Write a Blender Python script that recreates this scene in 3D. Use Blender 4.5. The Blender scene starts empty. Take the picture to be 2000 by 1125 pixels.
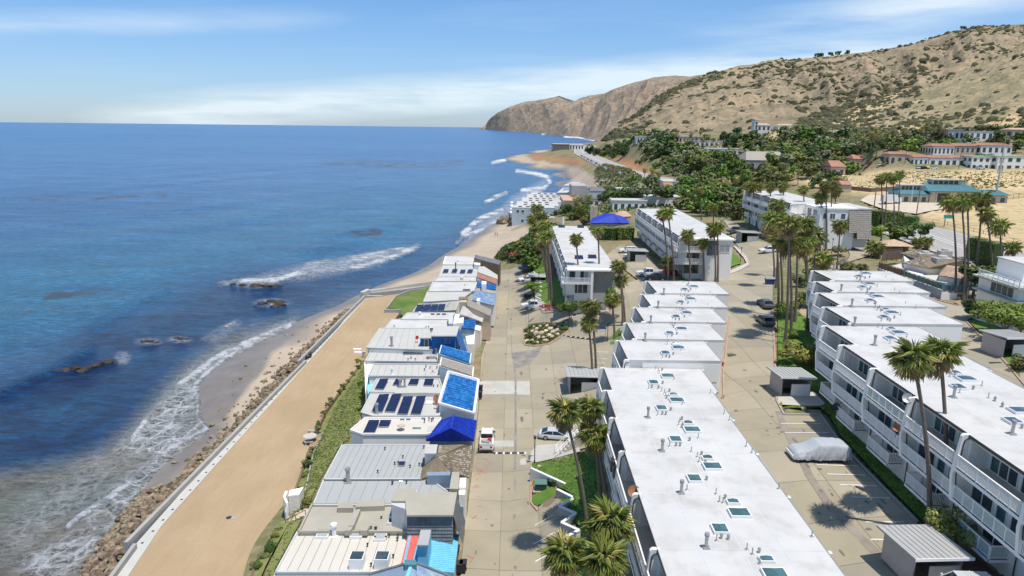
import bpy, bmesh, math, random
import numpy as np
from mathutils import Vector, Matrix, noise
from mathutils.geometry import tessellate_polygon
random.seed(7)
R = math.radians
sc = bpy.context.scene
COL = sc.collection
# ------------------------------------------------------------------ camera
F = 1350.0; CAMH = 42.0
PITCH = math.atan((562.5-244)/F); ROLL = R(.7)
SEA = -6.5
cam = bpy.data.cameras.new('camera'); cam.sensor_width = 36; cam.lens = 36*F/2000
cam.clip_start = .5; cam.clip_end = 90000
camo = bpy.data.objects.new('camera', cam); COL.objects.link(camo)
_f = Vector((0, math.cos(PITCH), -math.sin(PITCH))); _r0 = Vector((1, 0, 0)); _d0 = Vector((0, -math.sin(PITCH), -math.cos(PITCH)))
_r = _r0*math.cos(ROLL)-_d0*math.sin(ROLL); _d = _r0*math.sin(ROLL)+_d0*math.cos(ROLL)
M3 = Matrix((_r, -_d, -_f)).transposed()
camo.matrix_world = Matrix.Translation((0, 0, CAMH)) @ M3.to_4x4()
sc.camera = camo
sc.render.resolution_x = 1024; sc.render.resolution_y = 576
# ------------------------------------------------------------------ world
SUN_EL = R(74); SUN_DIR = Vector((.70, -.71, 0)).normalized()      # horizontal direction towards the sun
w = bpy.data.worlds.new('World'); sc.world = w; w.use_nodes = True
nt = w.node_tree; N = nt.nodes; L = nt.links; N.clear()
out = N.new('ShaderNodeOutputWorld'); bg = N.new('ShaderNodeBackground')
sky = N.new('ShaderNodeTexSky'); sky.sky_type = 'NISHITA'; sky.sun_disc = False
sky.sun_elevation = SUN_EL; sky.sun_rotation = math.atan2(SUN_DIR.x, SUN_DIR.y)
sky.altitude = 50; sky.air_density = 1.0; sky.dust_density = .25; sky.ozone_density = 2.2
tc = N.new('ShaderNodeTexCoord'); sep = N.new('ShaderNodeSeparateXYZ'); L.new(tc.outputs['Generated'], sep.inputs[0])
def mnode(op, a, b=None, c=None, clamp=False, tree=None):
 t = tree or nt
 n = t.nodes.new('ShaderNodeMath'); n.operation = op; n.use_clamp = clamp
 for i, v in enumerate((a, b, c)):
  if v is None: continue
  if isinstance(v, (int, float)): n.inputs[i].default_value = v
  else: t.links.new(v, n.inputs[i])
 return n.outputs[0]
zc = mnode('MAXIMUM', sep.outputs[2], .0)
zq = mnode('ADD', zc, .09)
cx = mnode('DIVIDE', sep.outputs[0], zq); cy = mnode('DIVIDE', sep.outputs[1], zq)
comb = N.new('ShaderNodeCombineXYZ'); L.new(cx, comb.inputs[0]); L.new(cy, comb.inputs[1])
mp = N.new('ShaderNodeMapping'); mp.inputs['Rotation'].default_value = (0, 0, R(62)); mp.inputs['Scale'].default_value = (.16, .62, 1); mp.inputs['Location'].default_value = (2.35, 1.3, 0)
L.new(comb.outputs[0], mp.inputs[0])
n1 = N.new('ShaderNodeTexNoise'); n1.inputs['Scale'].default_value = 1.0; n1.inputs['Detail'].default_value = 9; n1.inputs['Roughness'].default_value = .55; n1.inputs['Distortion'].default_value = .5
L.new(mp.outputs[0], n1.inputs['Vector'])
r1 = N.new('ShaderNodeMapRange'); r1.inputs[1].default_value = .47; r1.inputs[2].default_value = .74; r1.inputs[3].default_value = 0; r1.inputs[4].default_value = .8
L.new(n1.outputs[0], r1.inputs[0])
hs = N.new('ShaderNodeHueSaturation'); hs.inputs['Saturation'].default_value = 1.0; hs.inputs['Value'].default_value = 1.0
tz = N.new('ShaderNodeMapRange'); tz.inputs[1].default_value = 0; tz.inputs[2].default_value = .3; L.new(zc, tz.inputs[0])
tcol = N.new('ShaderNodeMix'); tcol.data_type = 'RGBA'; L.new(tz.outputs[0], tcol.inputs[0]); tcol.inputs[6].default_value = (.42, .565, .86, 1); tcol.inputs[7].default_value = (.54, .78, .93, 1)
tm = N.new('ShaderNodeMix'); tm.data_type = 'RGBA'; tm.blend_type = 'MULTIPLY'; tm.inputs[0].default_value = 1; L.new(sky.outputs[0], tm.inputs[6]); L.new(tcol.outputs[2], tm.inputs[7])
L.new(tm.outputs[2], hs.inputs['Color'])
hz = N.new('ShaderNodeMapRange'); hz.inputs[1].default_value = .0; hz.inputs[2].default_value = .16; hz.inputs[3].default_value = .14; hz.inputs[4].default_value = 0
L.new(zc, hz.inputs[0])
xr = mnode('DIVIDE', sep.outputs[0], mnode('MAXIMUM', mnode('ABSOLUTE', sep.outputs[1]), .15))
def bank(c0, sl, wd, xa, xb, amt):
 ctr = mnode('MULTIPLY_ADD', xr, sl, c0); d_ = mnode('ABSOLUTE', mnode('SUBTRACT', zc, ctr)); e_ = mnode('SUBTRACT', 1.0, mnode('DIVIDE', d_, wd), clamp=True)
 fa = N.new('ShaderNodeMapRange'); fa.interpolation_type = 'SMOOTHSTEP'; fa.inputs[1].default_value = xa; fa.inputs[2].default_value = xa+.35; L.new(xr, fa.inputs[0])
 fb = N.new('ShaderNodeMapRange'); fb.interpolation_type = 'SMOOTHSTEP'; fb.inputs[1].default_value = xb-.35; fb.inputs[2].default_value = xb; fb.inputs[3].default_value = 1; fb.inputs[4].default_value = 0; L.new(xr, fb.inputs[0])
 return mnode('MULTIPLY', mnode('MULTIPLY', e_, mnode('MULTIPLY', fa.outputs[0], fb.outputs[0])), amt)
bm_ = N.new('ShaderNodeMapping'); bm_.inputs['Rotation'].default_value = (0, R(7), 0); bm_.inputs['Scale'].default_value = (3.2, 1.0, 26); L.new(tc.outputs['Generated'], bm_.inputs[0])
n2 = N.new('ShaderNodeTexNoise'); n2.inputs['Scale'].default_value = 1.0; n2.inputs['Detail'].default_value = 9; n2.inputs['Roughness'].default_value = .6; L.new(bm_.outputs[0], n2.inputs['Vector'])
bk = mnode('ADD', mnode('ADD', bank(.050, .085, .036, -.72, .75, .95), bank(.150, .07, .022, -1.6, -.15, .38)), bank(.100, .075, .03, .15, 1.6, .7))
bk = mnode('MULTIPLY', bk, mnode('MULTIPLY_ADD', n2.outputs[0], 5.0, -1.35, clamp=False), clamp=True)
bk = mnode('MULTIPLY', bk, .78)
cm = mnode('MAXIMUM', mnode('MAXIMUM', mnode('MULTIPLY', r1.outputs[0], .3), bk), hz.outputs[0], clamp=True)
mix = N.new('ShaderNodeMix'); mix.data_type = 'RGBA'; L.new(cm, mix.inputs[0]); L.new(hs.outputs[0], mix.inputs[6])
mix.inputs[7].default_value = (5.6, 6.3, 6.7, 1)
L.new(mix.outputs[2], bg.inputs[0]); bg.inputs[1].default_value = .13; L.new(bg.outputs[0], out.inputs[0])
# ------------------------------------------------------------------ sun
sun = bpy.data.lights.new('sun', 'SUN'); sun.energy = 3.8; sun.angle = R(.55); sun.color = (1, .935, .84)
suno = bpy.data.objects.new('sun', sun); COL.objects.link(suno)
sd = -(SUN_DIR*math.cos(SUN_EL)+Vector((0, 0, math.sin(SUN_EL))))
suno.rotation_euler = sd.to_track_quat('-Z', 'Y').to_euler(); suno.location = (0, 0, 200)
sc.view_settings.view_transform = 'Standard'; sc.view_settings.look = 'None'
sc.view_settings.exposure = .27; sc.view_settings.gamma = 1
sc.view_settings.use_curve_mapping = False
sc.cycles.max_bounces = 7; sc.cycles.diffuse_bounces = 6; sc.cycles.transparent_max_bounces = 6
# ------------------------------------------------------------------ geometry helpers
def ray(px, py):
 u = (px-1000)/F; v = (py-562.5)/F
 return _f + _r*u + _d*v
def P(px, py, z):                       # photo pixel -> point on the level z
 d = ray(px, py); t = (z-CAMH)/d.z
 return Vector((d.x*t, d.y*t, z))
def PD(px, py, dist):                   # photo pixel -> point at forward distance
 d = ray(px, py); t = dist/d.y
 return Vector((d.x*t, dist, CAMH+d.z*t))
def proj(x, y, z):                      # numpy: world -> photo pixel
 q = np.stack([x, y, z-CAMH], -1)
 a = q@np.array(_f); return 1000+F*(q@np.array(_r))/a, 562.5+F*(q@np.array(_d))/a
CP = [(-1,40,0),(-1,60,0),(-1,80,0),(-1,110,0),(-1,150,0),(-1,185,0),(-1,205,.3),(-5,30,0),(-5,70,0),(-5,130,0),(-5,180,0),(3,50,0),(3,70,0),(3,95,.2),(3,115,.3),
 (9,96,.6),(12,108,.8),(9.5,120,.8),(3.5,135,.2),(4,160,0),(4,185,0),(12,84,1.0),(14,128,1.6),
 (9,50,3.6),(9,65,3.8),(8.5,40,3.5),(8.5,78,3),(14,50,5),(6.4,55,.2),(6.4,45,.2),(4.5,60,0),(4.2,48,0),(6,70,1.9),(6,78,1.2),
 (9,140,4.2),(9.5,160,4.3),(10,180,4.5),(10,197,5),(7,165,2.6),(6.5,140,1.2),(7,150,2.2),(7,185,3),(16,132,2.8),(22,134,5),
 (20,118,3.2),(25,128,5.6),(30,135,8),(26,150,8.6),(30,150,8.9),(34,150,9),(28,180,9),(30,200,9.2),(24,170,8.6),(24,190,8.8),
 (25,60,10.4),(28,40,10.5),(30,60,10.5),(29,80,10.4),(31,100,10.2),(34,120,9.9),(38,130,9.8),(44,145,9.4),(52,165,9),(58,185,9),(62,205,9.2),(55,215,9.5),
 (33.5,45,10.4),(33.5,60,10.3),(34,75,10.3),(38,85,10.3),(41,100,10.4),(45,118,10.3),(50,60,14),(56,70,14),(58,88,13.4),(62,100,12.6),(68,115,11.6),(60,125,11.2),
 (50,45,14.2),(62,60,14.5),(75,75,14.5),(75,95,13.5),(72,110,12),(85,130,10.6),(80,150,10),(70,140,10),(95,125,10.6),(95,155,9.6),(70,165,10),(88,170,11.5),(100,100,13.5),(120,140,10.5),(73,185,11.5),(74,215,12),(90,225,12),
 (36,220,10),(47,220,10.5),(20,215,7),(5,215,2),(10,240,4),(25,240,6),(0,230,-.5),
 (115,170,9),(130,190,9),(135,215,9),(145,245,9),(120,225,8.6),(105,200,9.5),(110,260,8.6),(130,280,9),(95,290,8.6),(121,330,8.4),(100,340,8),(108,400,8.2),(95,400,8),(120,400,8.6),(100,456,8),(89,490,7.6),(133,280,8.8),(88,600,7.2),(90,760,6.6),(93,936,6),(60,486,5),(40,330,5),(60,400,6),(55,290,7.5),
 (180,200,9.5),(230,200,12),(170,300,10.6),(220,310,11),(200,280,10),(260,290,13),(150,320,11),(180,335,12),(240,345,15),(200,365,17),(240,390,21),(180,380,16),(280,400,23),(210,420,25),(260,440,27),(300,360,22),(150,400,14),(160,440,18),
 (-23.5,60,-1.7),(-23.5,90,-1.7),(-23.5,130,-1.7),(-26.5,60,-2.3),(-26.5,90,-2.3),(-27.5,130,-2.4),(-22,165,-2.4),(-34,60,-3.2),(-34,120,-3.2),(-34,170,-3.4),(-12,55,-.8),(-12,100,-.8),(-12,150,-.8),(-12,195,-1),(-20,35,-2),(-34,35,-3.2),
 (-43.5,60,-5.9),(-43.5,80,-5.8),(-43.5,100,-5.5),(-43.5,120,-5.3),(-43.5,150,-5.4),(-43.5,175,-5.6),(-42,45,-6.2),(-30,185,-4.2),(-22,205,-3.6),(-12,215,-2.8),(-8,235,-2.5)]
def pp(z, *pts): return [tuple(P(a, b, z)) for a, b in pts]
SHORE = [(150,1125),(190,1070),(240,1000),(300,930),(345,890),(400,845),(397,800),(388,765),(400,735),(440,705),(500,672),(560,640),(620,612),(690,580),(720,566),(775,545),(850,508),(900,478),(935,450),(975,433),(1002,422),(1040,402),(1066,385),(1084,362),(1092,345),(1076,332),(1040,322),(1008,316),(985,312),(1000,307),(1040,300),(1078,293),(1085,288),(1120,278),(1160,274)]
CP += pp(SEA, *SHORE)
CP += pp(-9, (60,1125),(110,1000),(230,900),(300,800),(330,720),(430,660),(560,600),(650,560),(760,515),(850,470),(900,430),(960,400),(1000,370),(1010,340),(950,325),(950,308),(1000,296),(1050,286),(1100,276))
CP += pp(-5.2, (470,720),(540,690),(440,780),(905,492),(950,462),(800,546))
CP += pp(-4.6, (985,450),(960,478),(1110,382),(1120,350),(1110,335),(1150,375),(1060,318))
CP += pp(-3.2, (1020,470),(1165,360),(1180,372),(1155,330))
CP += pp(4, (1070,302),(1110,304),(1130,309),(1170,340),(1205,372))
CP += pp(1, (1040,468),(1100,425),(1165,398),(1192,352))
CP += pp(-4.4, (1150,346),(1158,364),(1130,330),(1140,380))
CP += pp(3.5, (1090,420),(1150,408),(1200,400),(1240,385))
CP += pp(20, (1200,292),(1260,305),(1240,300))
CP += pp(26, (1230,278),(1300,283)) + pp(20, (1380,300)) + pp(15, (1400,320)) + pp(12, (1300,325),(1480,352))
CP += pp(26, (1350,276),(1440,280)) + pp(22, (1560,300))
CP += pp(17, (1500,335),(1600,338),(1680,336))
CP += [tuple(PD(px, py, d)) for px, py, d in [(1480,258,640),(1560,262,620),(1650,275,560),(1750,285,540),(1850,280,520),(1950,270,500),(2050,265,480),(1300,268,900),(1200,272,1000),(1400,262,900),(1600,250,800),(1800,262,700),(2000,240,640),(2100,250,560)]]
CP += [(320,300,17),(320,200,14),(260,120,14),(160,60,16),(120,30,16),(60,20,14),(-60,20,-9),(-100,60,-10),(-100,120,-10),(-80,180,-10),(-80,250,-10),(-50,350,-10),(-30,500,-10),(-30,800,-10),(0,1200,-9),(500,500,45),(600,800,80)]
_c = np.array([(a[0], a[1]) for a in CP], float); _z = np.array([a[2] for a in CP], float)
def _phi(d2): return np.sqrt(d2+49.0)
_n = len(_c); _A = np.zeros((_n+3, _n+3)); _A[:_n, :_n] = _phi(((_c[:, None]-_c[None])**2).sum(-1))+np.eye(_n)*-.25
_S = 300.
_A[:_n, _n] = 1; _A[:_n, _n+1:] = _c/_S; _A[_n, :_n] = 1; _A[_n+1:, :_n] = (_c/_S).T
_w = np.linalg.solve(_A, np.concatenate([_z, [0, 0, 0]]))
HWL = [(150,90),(135,150),(129,190),(135,230),(134,275),(123,330),(110,395),(100,450),(90,490),(86,560),(88,700),(93,936),(104,1080),(135,1250)]
def H(xs, ys):
 xs = np.asarray(xs, float); ys = np.asarray(ys, float); sh = xs.shape
 q = np.stack([xs.ravel(), ys.ravel()], -1); o = np.empty(len(q))
 for i in range(0, len(q), 20000):
  s = q[i:i+20000]; o[i:i+20000] = _phi(((s[:, None]-_c[None])**2).sum(-1))@_w[:_n]+_w[_n]+s@_w[_n+1:]/_S
 k = (q[:, 1] > 225) & (q[:, 0] > 30) & (q[:, 0] < 200)
 if k.any():
  f_ = (1-np.clip((dline(HWL, q[k, 0], q[k, 1])-15)/22, 0, 1)); f_ = f_*f_*(3-2*f_); o[k] = o[k]*(1-f_)+np.interp(q[k, 1], [225, 330, 450, 560, 760, 936, 1250], [9, 8.5, 8, 7.4, 6.6, 6, 8])*f_
 return o.reshape(sh)
def h1(x, y): return float(H([x], [y])[0])
def G(px, py, z0=8.):                   # photo pixel -> point on the terrain
 d = ray(px, py); t = 20.; last = t
 ts = np.geomspace(20, 2500, 900); xs = d.x*ts; ys = d.y*ts; zs = CAMH+d.z*ts; hh = H(xs, ys)
 k = np.argmax(zs < hh) if (zs < hh).any() else -1
 a, b = ts[k-1], ts[k]
 fa = zs[k-1]-hh[k-1]; fb = zs[k]-hh[k]; t = a+(b-a)*fa/(fa-fb) if fa != fb else b
 return Vector((d.x*t, d.y*t, CAMH+d.z*t))
def pin(poly, x, y):                    # numpy point in polygon
 x = np.asarray(x); y = np.asarray(y); c = np.zeros(x.shape, bool); n = len(poly)
 for i in range(n):
  x1, y1 = poly[i][:2]; x2, y2 = poly[(i+1) % n][:2]
  if y1 == y2: continue
  c ^= ((y1 > y) != (y2 > y)) & (x < (x2-x1)*(y-y1)/(y2-y1)+x1)
 return c
def dline(pts, x, y):                   # numpy distance to a polyline
 best = np.full(np.shape(x), 1e9)
 for (x1, y1), (x2, y2) in zip([p[:2] for p in pts[:-1]], [p[:2] for p in pts[1:]]):
  dx, dy = x2-x1, y2-y1; t = np.clip(((x-x1)*dx+(y-y1)*dy)/(dx*dx+dy*dy+1e-9), 0, 1)
  best = np.minimum(best, np.hypot(x-x1-t*dx, y-y1-t*dy))
 return best
def sdf(poly, x, y):                    # signed: positive inside
 d = dline(list(poly)+[poly[0]], x, y); return np.where(pin(poly, x, y), d, -d)
class MB:
 def __init__(s): s.v = []; s.f = []; s.m = []
 def add(s, vs, fs, m=0):
  o = len(s.v); s.v += [tuple(v) for v in vs]; s.f += [tuple(i+o for i in f) for f in fs]; s.m += [m]*len(fs); return s
 def box(s, x0, x1, y0, y1, z0, z1, m=0):
  return s.add([(x0,y0,z0),(x1,y0,z0),(x1,y1,z0),(x0,y1,z0),(x0,y0,z1),(x1,y0,z1),(x1,y1,z1),(x0,y1,z1)],
                     [(0,3,2,1),(4,5,6,7),(0,1,5,4),(1,2,6,5),(2,3,7,6),(3,0,4,7)], m)
 def quad(s, a, b, c, d, m=0): return s.add([a, b, c, d], [(0, 1, 2, 3)], m)
 def slab(s, top, zb=None, th=None, m=0):       # polygon of 3-D points with a skirt down to zb or by th
  n = len(top); ar = sum(top[i][0]*top[(i+1) % n][1]-top[(i+1) % n][0]*top[i][1] for i in range(n))
  if ar < 0: top = list(top)[::-1]
  bot = [(p[0], p[1], zb if zb is not None else p[2]-th) for p in top]
  return s.add(list(top)+bot, [tuple(range(n)), tuple(range(2*n-1, n-1, -1))]+[(i, i+n, (i+1) % n+n, (i+1) % n) for i in range(n)], m)
 def tube(s, p0, p1, r0, r1=None, n=8, m=0, cap=True):
  p0 = Vector(p0); p1 = Vector(p1); r1 = r0 if r1 is None else r1; d = (p1-p0).normalized()
  a = d.orthogonal().normalized(); b = d.cross(a); vs = []
  for p, r in ((p0, r0), (p1, r1)):
   vs += [p+(a*math.cos(2*math.pi*i/n)+b*math.sin(2*math.pi*i/n))*r for i in range(n)]
  fs = [(i, (i+1) % n, (i+1) % n+n, i+n) for i in range(n)]
  if cap: fs += [tuple(range(n))[::-1], tuple(range(n, 2*n))]
  return s.add(vs, fs, m)
 def beam(s, a, b, wd, ht, m=0):                # box section from a to b, upright
  a = Vector(a); b = Vector(b); d = b-a; h = Vector((-d.y, d.x, 0))
  h = h.normalized()*wd/2 if h.length > 1e-6 else Vector((wd/2, 0, 0)); u = Vector((0, 0, ht/2))
  if Vector((d.x, d.y, 0)).length < 1e-4: u = Vector((0, ht/2, 0))
  vs = [a-h-u, a+h-u, a+h+u, a-h+u, b-h-u, b+h-u, b+h+u, b-h+u]
  return s.add(vs, [(0,1,2,3),(7,6,5,4),(0,4,5,1),(1,5,6,2),(2,6,7,3),(3,7,4,0)], m)
 def chain(s, pts, rs, n=7, m=0):
  for i in range(len(pts)-1): s.tube(pts[i], pts[i+1], rs[i], rs[i+1], n, m, i in (0, len(pts)-2))
  return s
 def mesh(s, name, mats, smooth=False):
  me = bpy.data.meshes.new(name); me.from_pydata(s.v, [], s.f)
  for q in (mats if isinstance(mats, (list, tuple)) else [mats]): me.materials.append(q)
  if any(s.m): me.polygons.foreach_set('material_index', s.m)
  if smooth: me.polygons.foreach_set('use_smooth', [True]*len(s.f))
  me.update(); return me
 def build(s, name, mats, parent=None, world=False, smooth=False):
  o = bpy.data.objects.new(name, s.mesh(name, mats, smooth)); COL.objects.link(o)
  if parent:
   o.parent = parent
   if world:
    o.matrix_parent_inverse = (Matrix.Translation(parent.location) @ parent.rotation_euler.to_matrix().to_4x4()).inverted()
  return o
def tag(o, label=None, cat=None, group=None, kind=None):
 if label: o['label'] = label
 if cat: o['category'] = cat
 if group: o['group'] = group
 if kind: o['kind'] = kind
 return o
def thing(name, label, cat, loc=(0, 0, 0), rz=0, group=None):
 o = bpy.data.objects.new(name, None); COL.objects.link(o); o.empty_display_size = .3
 o.location = loc; o.rotation_euler = (0, 0, rz); return tag(o, label, cat, group)
def inst(me, name, loc=(0, 0, 0), rz=0, s=1, parent=None, rot=None):
 o = bpy.data.objects.new(name, me); COL.objects.link(o); o.location = loc
 o.rotation_euler = rot or (0, 0, rz); o.scale = (s, s, s) if isinstance(s, (int, float)) else s
 if parent: o.parent = parent
 return o
def copy_tree(o, parent=None):
 c = o.copy(); COL.objects.link(c); c.parent = parent
 for ch in o.children: copy_tree(ch, c)
 return c
def drape(poly, lift, cell=2.5, off=None):          # polygon (world xy) laid on the terrain
 bm = bmesh.new(); vs = [bm.verts.new((p[0], p[1], 0)) for p in poly]
 for t in tessellate_polygon([[Vector((p[0], p[1], 0)) for p in poly]]):
  try: bm.faces.new([vs[i] for i in t])
  except ValueError: pass
 xs = [p[0] for p in poly]; ys = [p[1] for p in poly]
 for ax, lo, hi in ((0, min(xs), max(xs)), (1, min(ys), max(ys))):
  k = math.floor(lo/cell)+1
  while k*cell < hi:
   co = [0, 0, 0]; co[ax] = k*cell; no = [0, 0, 0]; no[ax] = 1
   bmesh.ops.bisect_plane(bm, geom=bm.verts[:]+bm.edges[:]+bm.faces[:], plane_co=co, plane_no=no); k += 1
 co = np.array([v.co[:2] for v in bm.verts]); zz = H(co[:, 0], co[:, 1])+lift
 for v, z in zip(bm.verts, zz): v.co.z = z
 for f in bm.faces:
  f.normal_update()
  if f.normal.z < 0: f.normal_flip()
 return bm
DRAPED = []
def drape_obj(name, poly, lift, m, cell=2.5, kind='structure', parent=None):
 if len(poly) > 4 or 'road' in name: DRAPED.append([tuple(p[:2]) for p in poly])
 bm = drape(poly, lift, cell); me = bpy.data.meshes.new(name); bm.to_mesh(me); bm.free(); me.materials.append(m)
 o = bpy.data.objects.new(name, me); COL.objects.link(o)
 if parent: o.parent = parent
 elif kind: o['kind'] = kind
 return o
def ribbon(pts, wd):                                # world polyline -> band polygon
 L_, R_ = [], []
 for i, p in enumerate(pts):
  a = Vector(pts[max(i-1, 0)][:2]); b = Vector(pts[min(i+1, len(pts)-1)][:2]); d = (b-a).normalized(); n_ = Vector((-d.y, d.x))
  L_.append(Vector(p[:2])+n_*wd/2); R_.append(Vector(p[:2])-n_*wd/2)
 return L_+R_[::-1]
def GP(*pts): return [G(a, b).to_2d() for a, b in pts]
# ------------------------------------------------------------------ materials
def new_mat(name):
 m = bpy.data.materials.new(name); m.use_nodes = True; t = m.node_tree; b = t.nodes['Principled BSDF']; return m, t, b
def mat(name, col, rough=.75, var=.12, scale=1.0, col2=None, bump=.0, bscale=None, metal=0, obj_rand=0, spec=.4, dirt=None, coord='Position', stretch=None):
 m, t, b = new_mat(name); nn = t.nodes; ll = t.links
 b.inputs['Roughness'].default_value = rough; b.inputs['Metallic'].default_value = metal; b.inputs['Specular IOR Level'].default_value = spec
 g = nn.new('ShaderNodeNewGeometry').outputs['Position'] if coord == 'Position' else nn.new('ShaderNodeTexCoord').outputs['Object']
 if stretch:
  mm = nn.new('ShaderNodeMapping'); mm.inputs['Scale'].default_value = stretch; ll.new(g, mm.inputs[0]); g = mm.outputs[0]
 n_ = nn.new('ShaderNodeTexNoise'); n_.inputs['Scale'].default_value = scale; n_.inputs['Detail'].default_value = 6; n_.inputs['Roughness'].default_value = .6; ll.new(g, n_.inputs['Vector'])
 rr = nn.new('ShaderNodeMapRange'); rr.inputs[1].default_value = .3; rr.inputs[2].default_value = .7; ll.new(n_.outputs[0], rr.inputs[0])
 c2 = col2 or tuple(min(1, c*(1+var)) for c in col); c1 = col if col2 else tuple(c*(1-var) for c in col)
 x = nn.new('ShaderNodeMix'); x.data_type = 'RGBA'; ll.new(rr.outputs[0], x.inputs[0]); x.inputs[6].default_value = (*c1, 1); x.inputs[7].default_value = (*c2, 1)
 c = x.outputs[2]
 if dirt:                                        # (colour, scale, threshold, amount) stains with a shape of their own
  d_ = nn.new('ShaderNodeTexNoise'); d_.inputs['Scale'].default_value = dirt[1]; d_.inputs['Detail'].default_value = 8; d_.inputs['Roughness'].default_value = .65; ll.new(g, d_.inputs['Vector'])
  dr = nn.new('ShaderNodeMapRange'); dr.inputs[1].default_value = dirt[2]; dr.inputs[2].default_value = dirt[2]+.2; dr.inputs[4].default_value = dirt[3]; ll.new(d_.outputs[0], dr.inputs[0])
  y = nn.new('ShaderNodeMix'); y.data_type = 'RGBA'; ll.new(dr.outputs[0], y.inputs[0]); ll.new(c, y.inputs[6]); y.inputs[7].default_value = (*dirt[0], 1); c = y.outputs[2]
 if obj_rand:
  oi = nn.new('ShaderNodeObjectInfo'); hv = nn.new('ShaderNodeHueSaturation'); mr = nn.new('ShaderNodeMapRange'); mr.inputs[3].default_value = 1-obj_rand; mr.inputs[4].default_value = 1+obj_rand
  ll.new(oi.outputs['Random'], mr.inputs[0]); ll.new(mr.outputs[0], hv.inputs['Value']); ll.new(c, hv.inputs['Color'])
  m2 = nn.new('ShaderNodeMapRange'); m2.inputs[3].default_value = .5-obj_rand*.06; m2.inputs[4].default_value = .5+obj_rand*.06; ll.new(oi.outputs['Random'], m2.inputs[0]); ll.new(m2.outputs[0], hv.inputs['Hue'])
  c = hv.outputs[0]
 ll.new(c, b.inputs['Base Color'])
 if bump:
  bn = nn.new('ShaderNodeTexNoise'); bn.inputs['Scale'].default_value = bscale or scale*6; bn.inputs['Detail'].default_value = 5; ll.new(g, bn.inputs['Vector'])
  bb = nn.new('ShaderNodeBump'); bb.inputs['Strength'].default_value = bump; bb.inputs['Distance'].default_value = .1; ll.new(bn.outputs[0], bb.inputs['Height']); ll.new(bb.outputs[0], b.inputs['Normal'])
 return m
def glass(name, col, rough=.08, var=.4):
 m = mat(name, col, rough, var, .8, spec=.55); return m
M = {}
M['concrete'] = mat('concrete_road', (.50,.43,.33), .85, .1, .12, dirt=((.30,.27,.23), .16, .57, .55), bump=.12, bscale=9)
M['concrete2'] = mat('concrete_pale', (.48,.46,.41), .85, .1, .5, dirt=((.42,.39,.34), .5, .58, .5), bump=.12, bscale=9)
M['joint'] = mat('joint_filler', (.16,.14,.12), .95)
M['stain'] = mat('road_stain', (.25,.23,.205), .8, .25, .6)
M['wetstain'] = mat('road_spill', (.24,.175,.12), .5, .15, .8)
M['asphalt'] = mat('asphalt', (.20,.19,.18), .9, .12, .5, bump=.2, bscale=10)
M['rubber'] = mat('rubber_bump', (.05,.05,.05), .85, .3, 2)
M['paint'] = mat('white_road_paint', (.75,.74,.70), .8, .1, 1.5, dirt=((.45,.42,.36), 1.2, .56, .6))
M['redpaint'] = mat('red_kerb_paint', (.44,.27,.225), .8, .15, 1.2, dirt=((.50,.46,.40), .9, .55, .8))
M['redmark'] = mat('red_survey_paint', (.70,.13,.10), .8, .2, 3)
M['white'] = mat('white_render', (.86,.83,.77), .8, .03, .4, dirt=((.62,.60,.55), .5, .62, .35))
M['white_trim'] = mat('white_trim', (.82,.81,.79), .6, .03, 1)
M['roof_white'] = mat('white_membrane_roof', (.56,.55,.525), .7, .07, .25, dirt=((.42,.405,.37), .35, .48, .75))
M['roof_cream'] = mat('cream_coated_roof', (.60,.56,.48), .7, .03, .3, dirt=((.52,.46,.38), .45, .63, .6))
M['roof_grey'] = mat('grey_membrane_roof', (.385,.395,.38), .75, .05, .3, dirt=((.42,.38,.31), .4, .62, .6))
M['roof_pale'] = mat('pale_grey_roof', (.50,.49,.45), .75, .05, .3, dirt=((.48,.43,.36), .3, .58, .5))
M['roof_beige'] = mat('beige_membrane_roof', (.40,.37,.30), .8, .08, .4, dirt=((.50,.46,.38), .5, .6, .4))
M['seam'] = mat('roof_seam', (.27,.27,.265), .8, .15, 3)
M['parapet'] = mat('painted_parapet', (.55,.56,.55), .7, .08, 1)
M['shingle_br'] = mat('brown_shingle', (.22,.18,.12), .9, .3, 1.5, dirt=((.30,.20,.09), .8, .55, .6), bump=.4, bscale=8)
M['shingle_tan'] = mat('tan_shingle', (.36,.32,.27), .9, .12, 2, bump=.3, bscale=8)
M['shingle_gr'] = mat('grey_shingle', (.34,.32,.28), .9, .15, 2, bump=.3, bscale=8)
M['shingle_dk'] = mat('slate_shingle', (.16,.17,.18), .8, .3, 1.6, bump=.3, bscale=6)
M['siding_blue'] = mat('slate_blue_paint', (.22,.30,.38), .6, .1, 1)
M['tileA'] = mat('blue_tile', (.015,.14,.42), .5, .35, 1.2, spec=.3)
M['tileB'] = mat('pale_blue_tile', (.03,.19,.47), .5, .3, 1.2, spec=.3)
M['tileC'] = mat('dark_blue_tile', (.012,.10,.33), .45, .3, 1.2, spec=.5)
M['tile_cob'] = mat('cobalt_tile', (.012,.045,.42), .55, .3, 2, spec=.25)
M['tile_lt'] = mat('light_blue_tile', (.22,.60,.80), .5, .08, 1)
M['tile_red'] = mat('terracotta_tile', (.42,.21,.14), .8, .25, 1.5, bump=.3)
M['tile_tan'] = mat('tan_clay_tile', (.52,.36,.25), .85, .2, 1.5, bump=.3)
M['mottle'] = mat('mottled_blue_roof', (.06,.18,.50), .7, .2, 1.2, col2=(.42,.50,.46))
M['teal'] = mat('teal_metal_roof', (.09,.22,.25), .5, .12, .5)
M['solar'] = mat('solar_cell', (.012,.018,.06), .22, .35, .7, spec=.6)
M['metal'] = mat('galvanised_metal', (.42,.42,.40), .45, .12, 3, metal=.5)
M['darkmetal'] = mat('dark_metal', (.05,.05,.05), .5, .2, 3)
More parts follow.
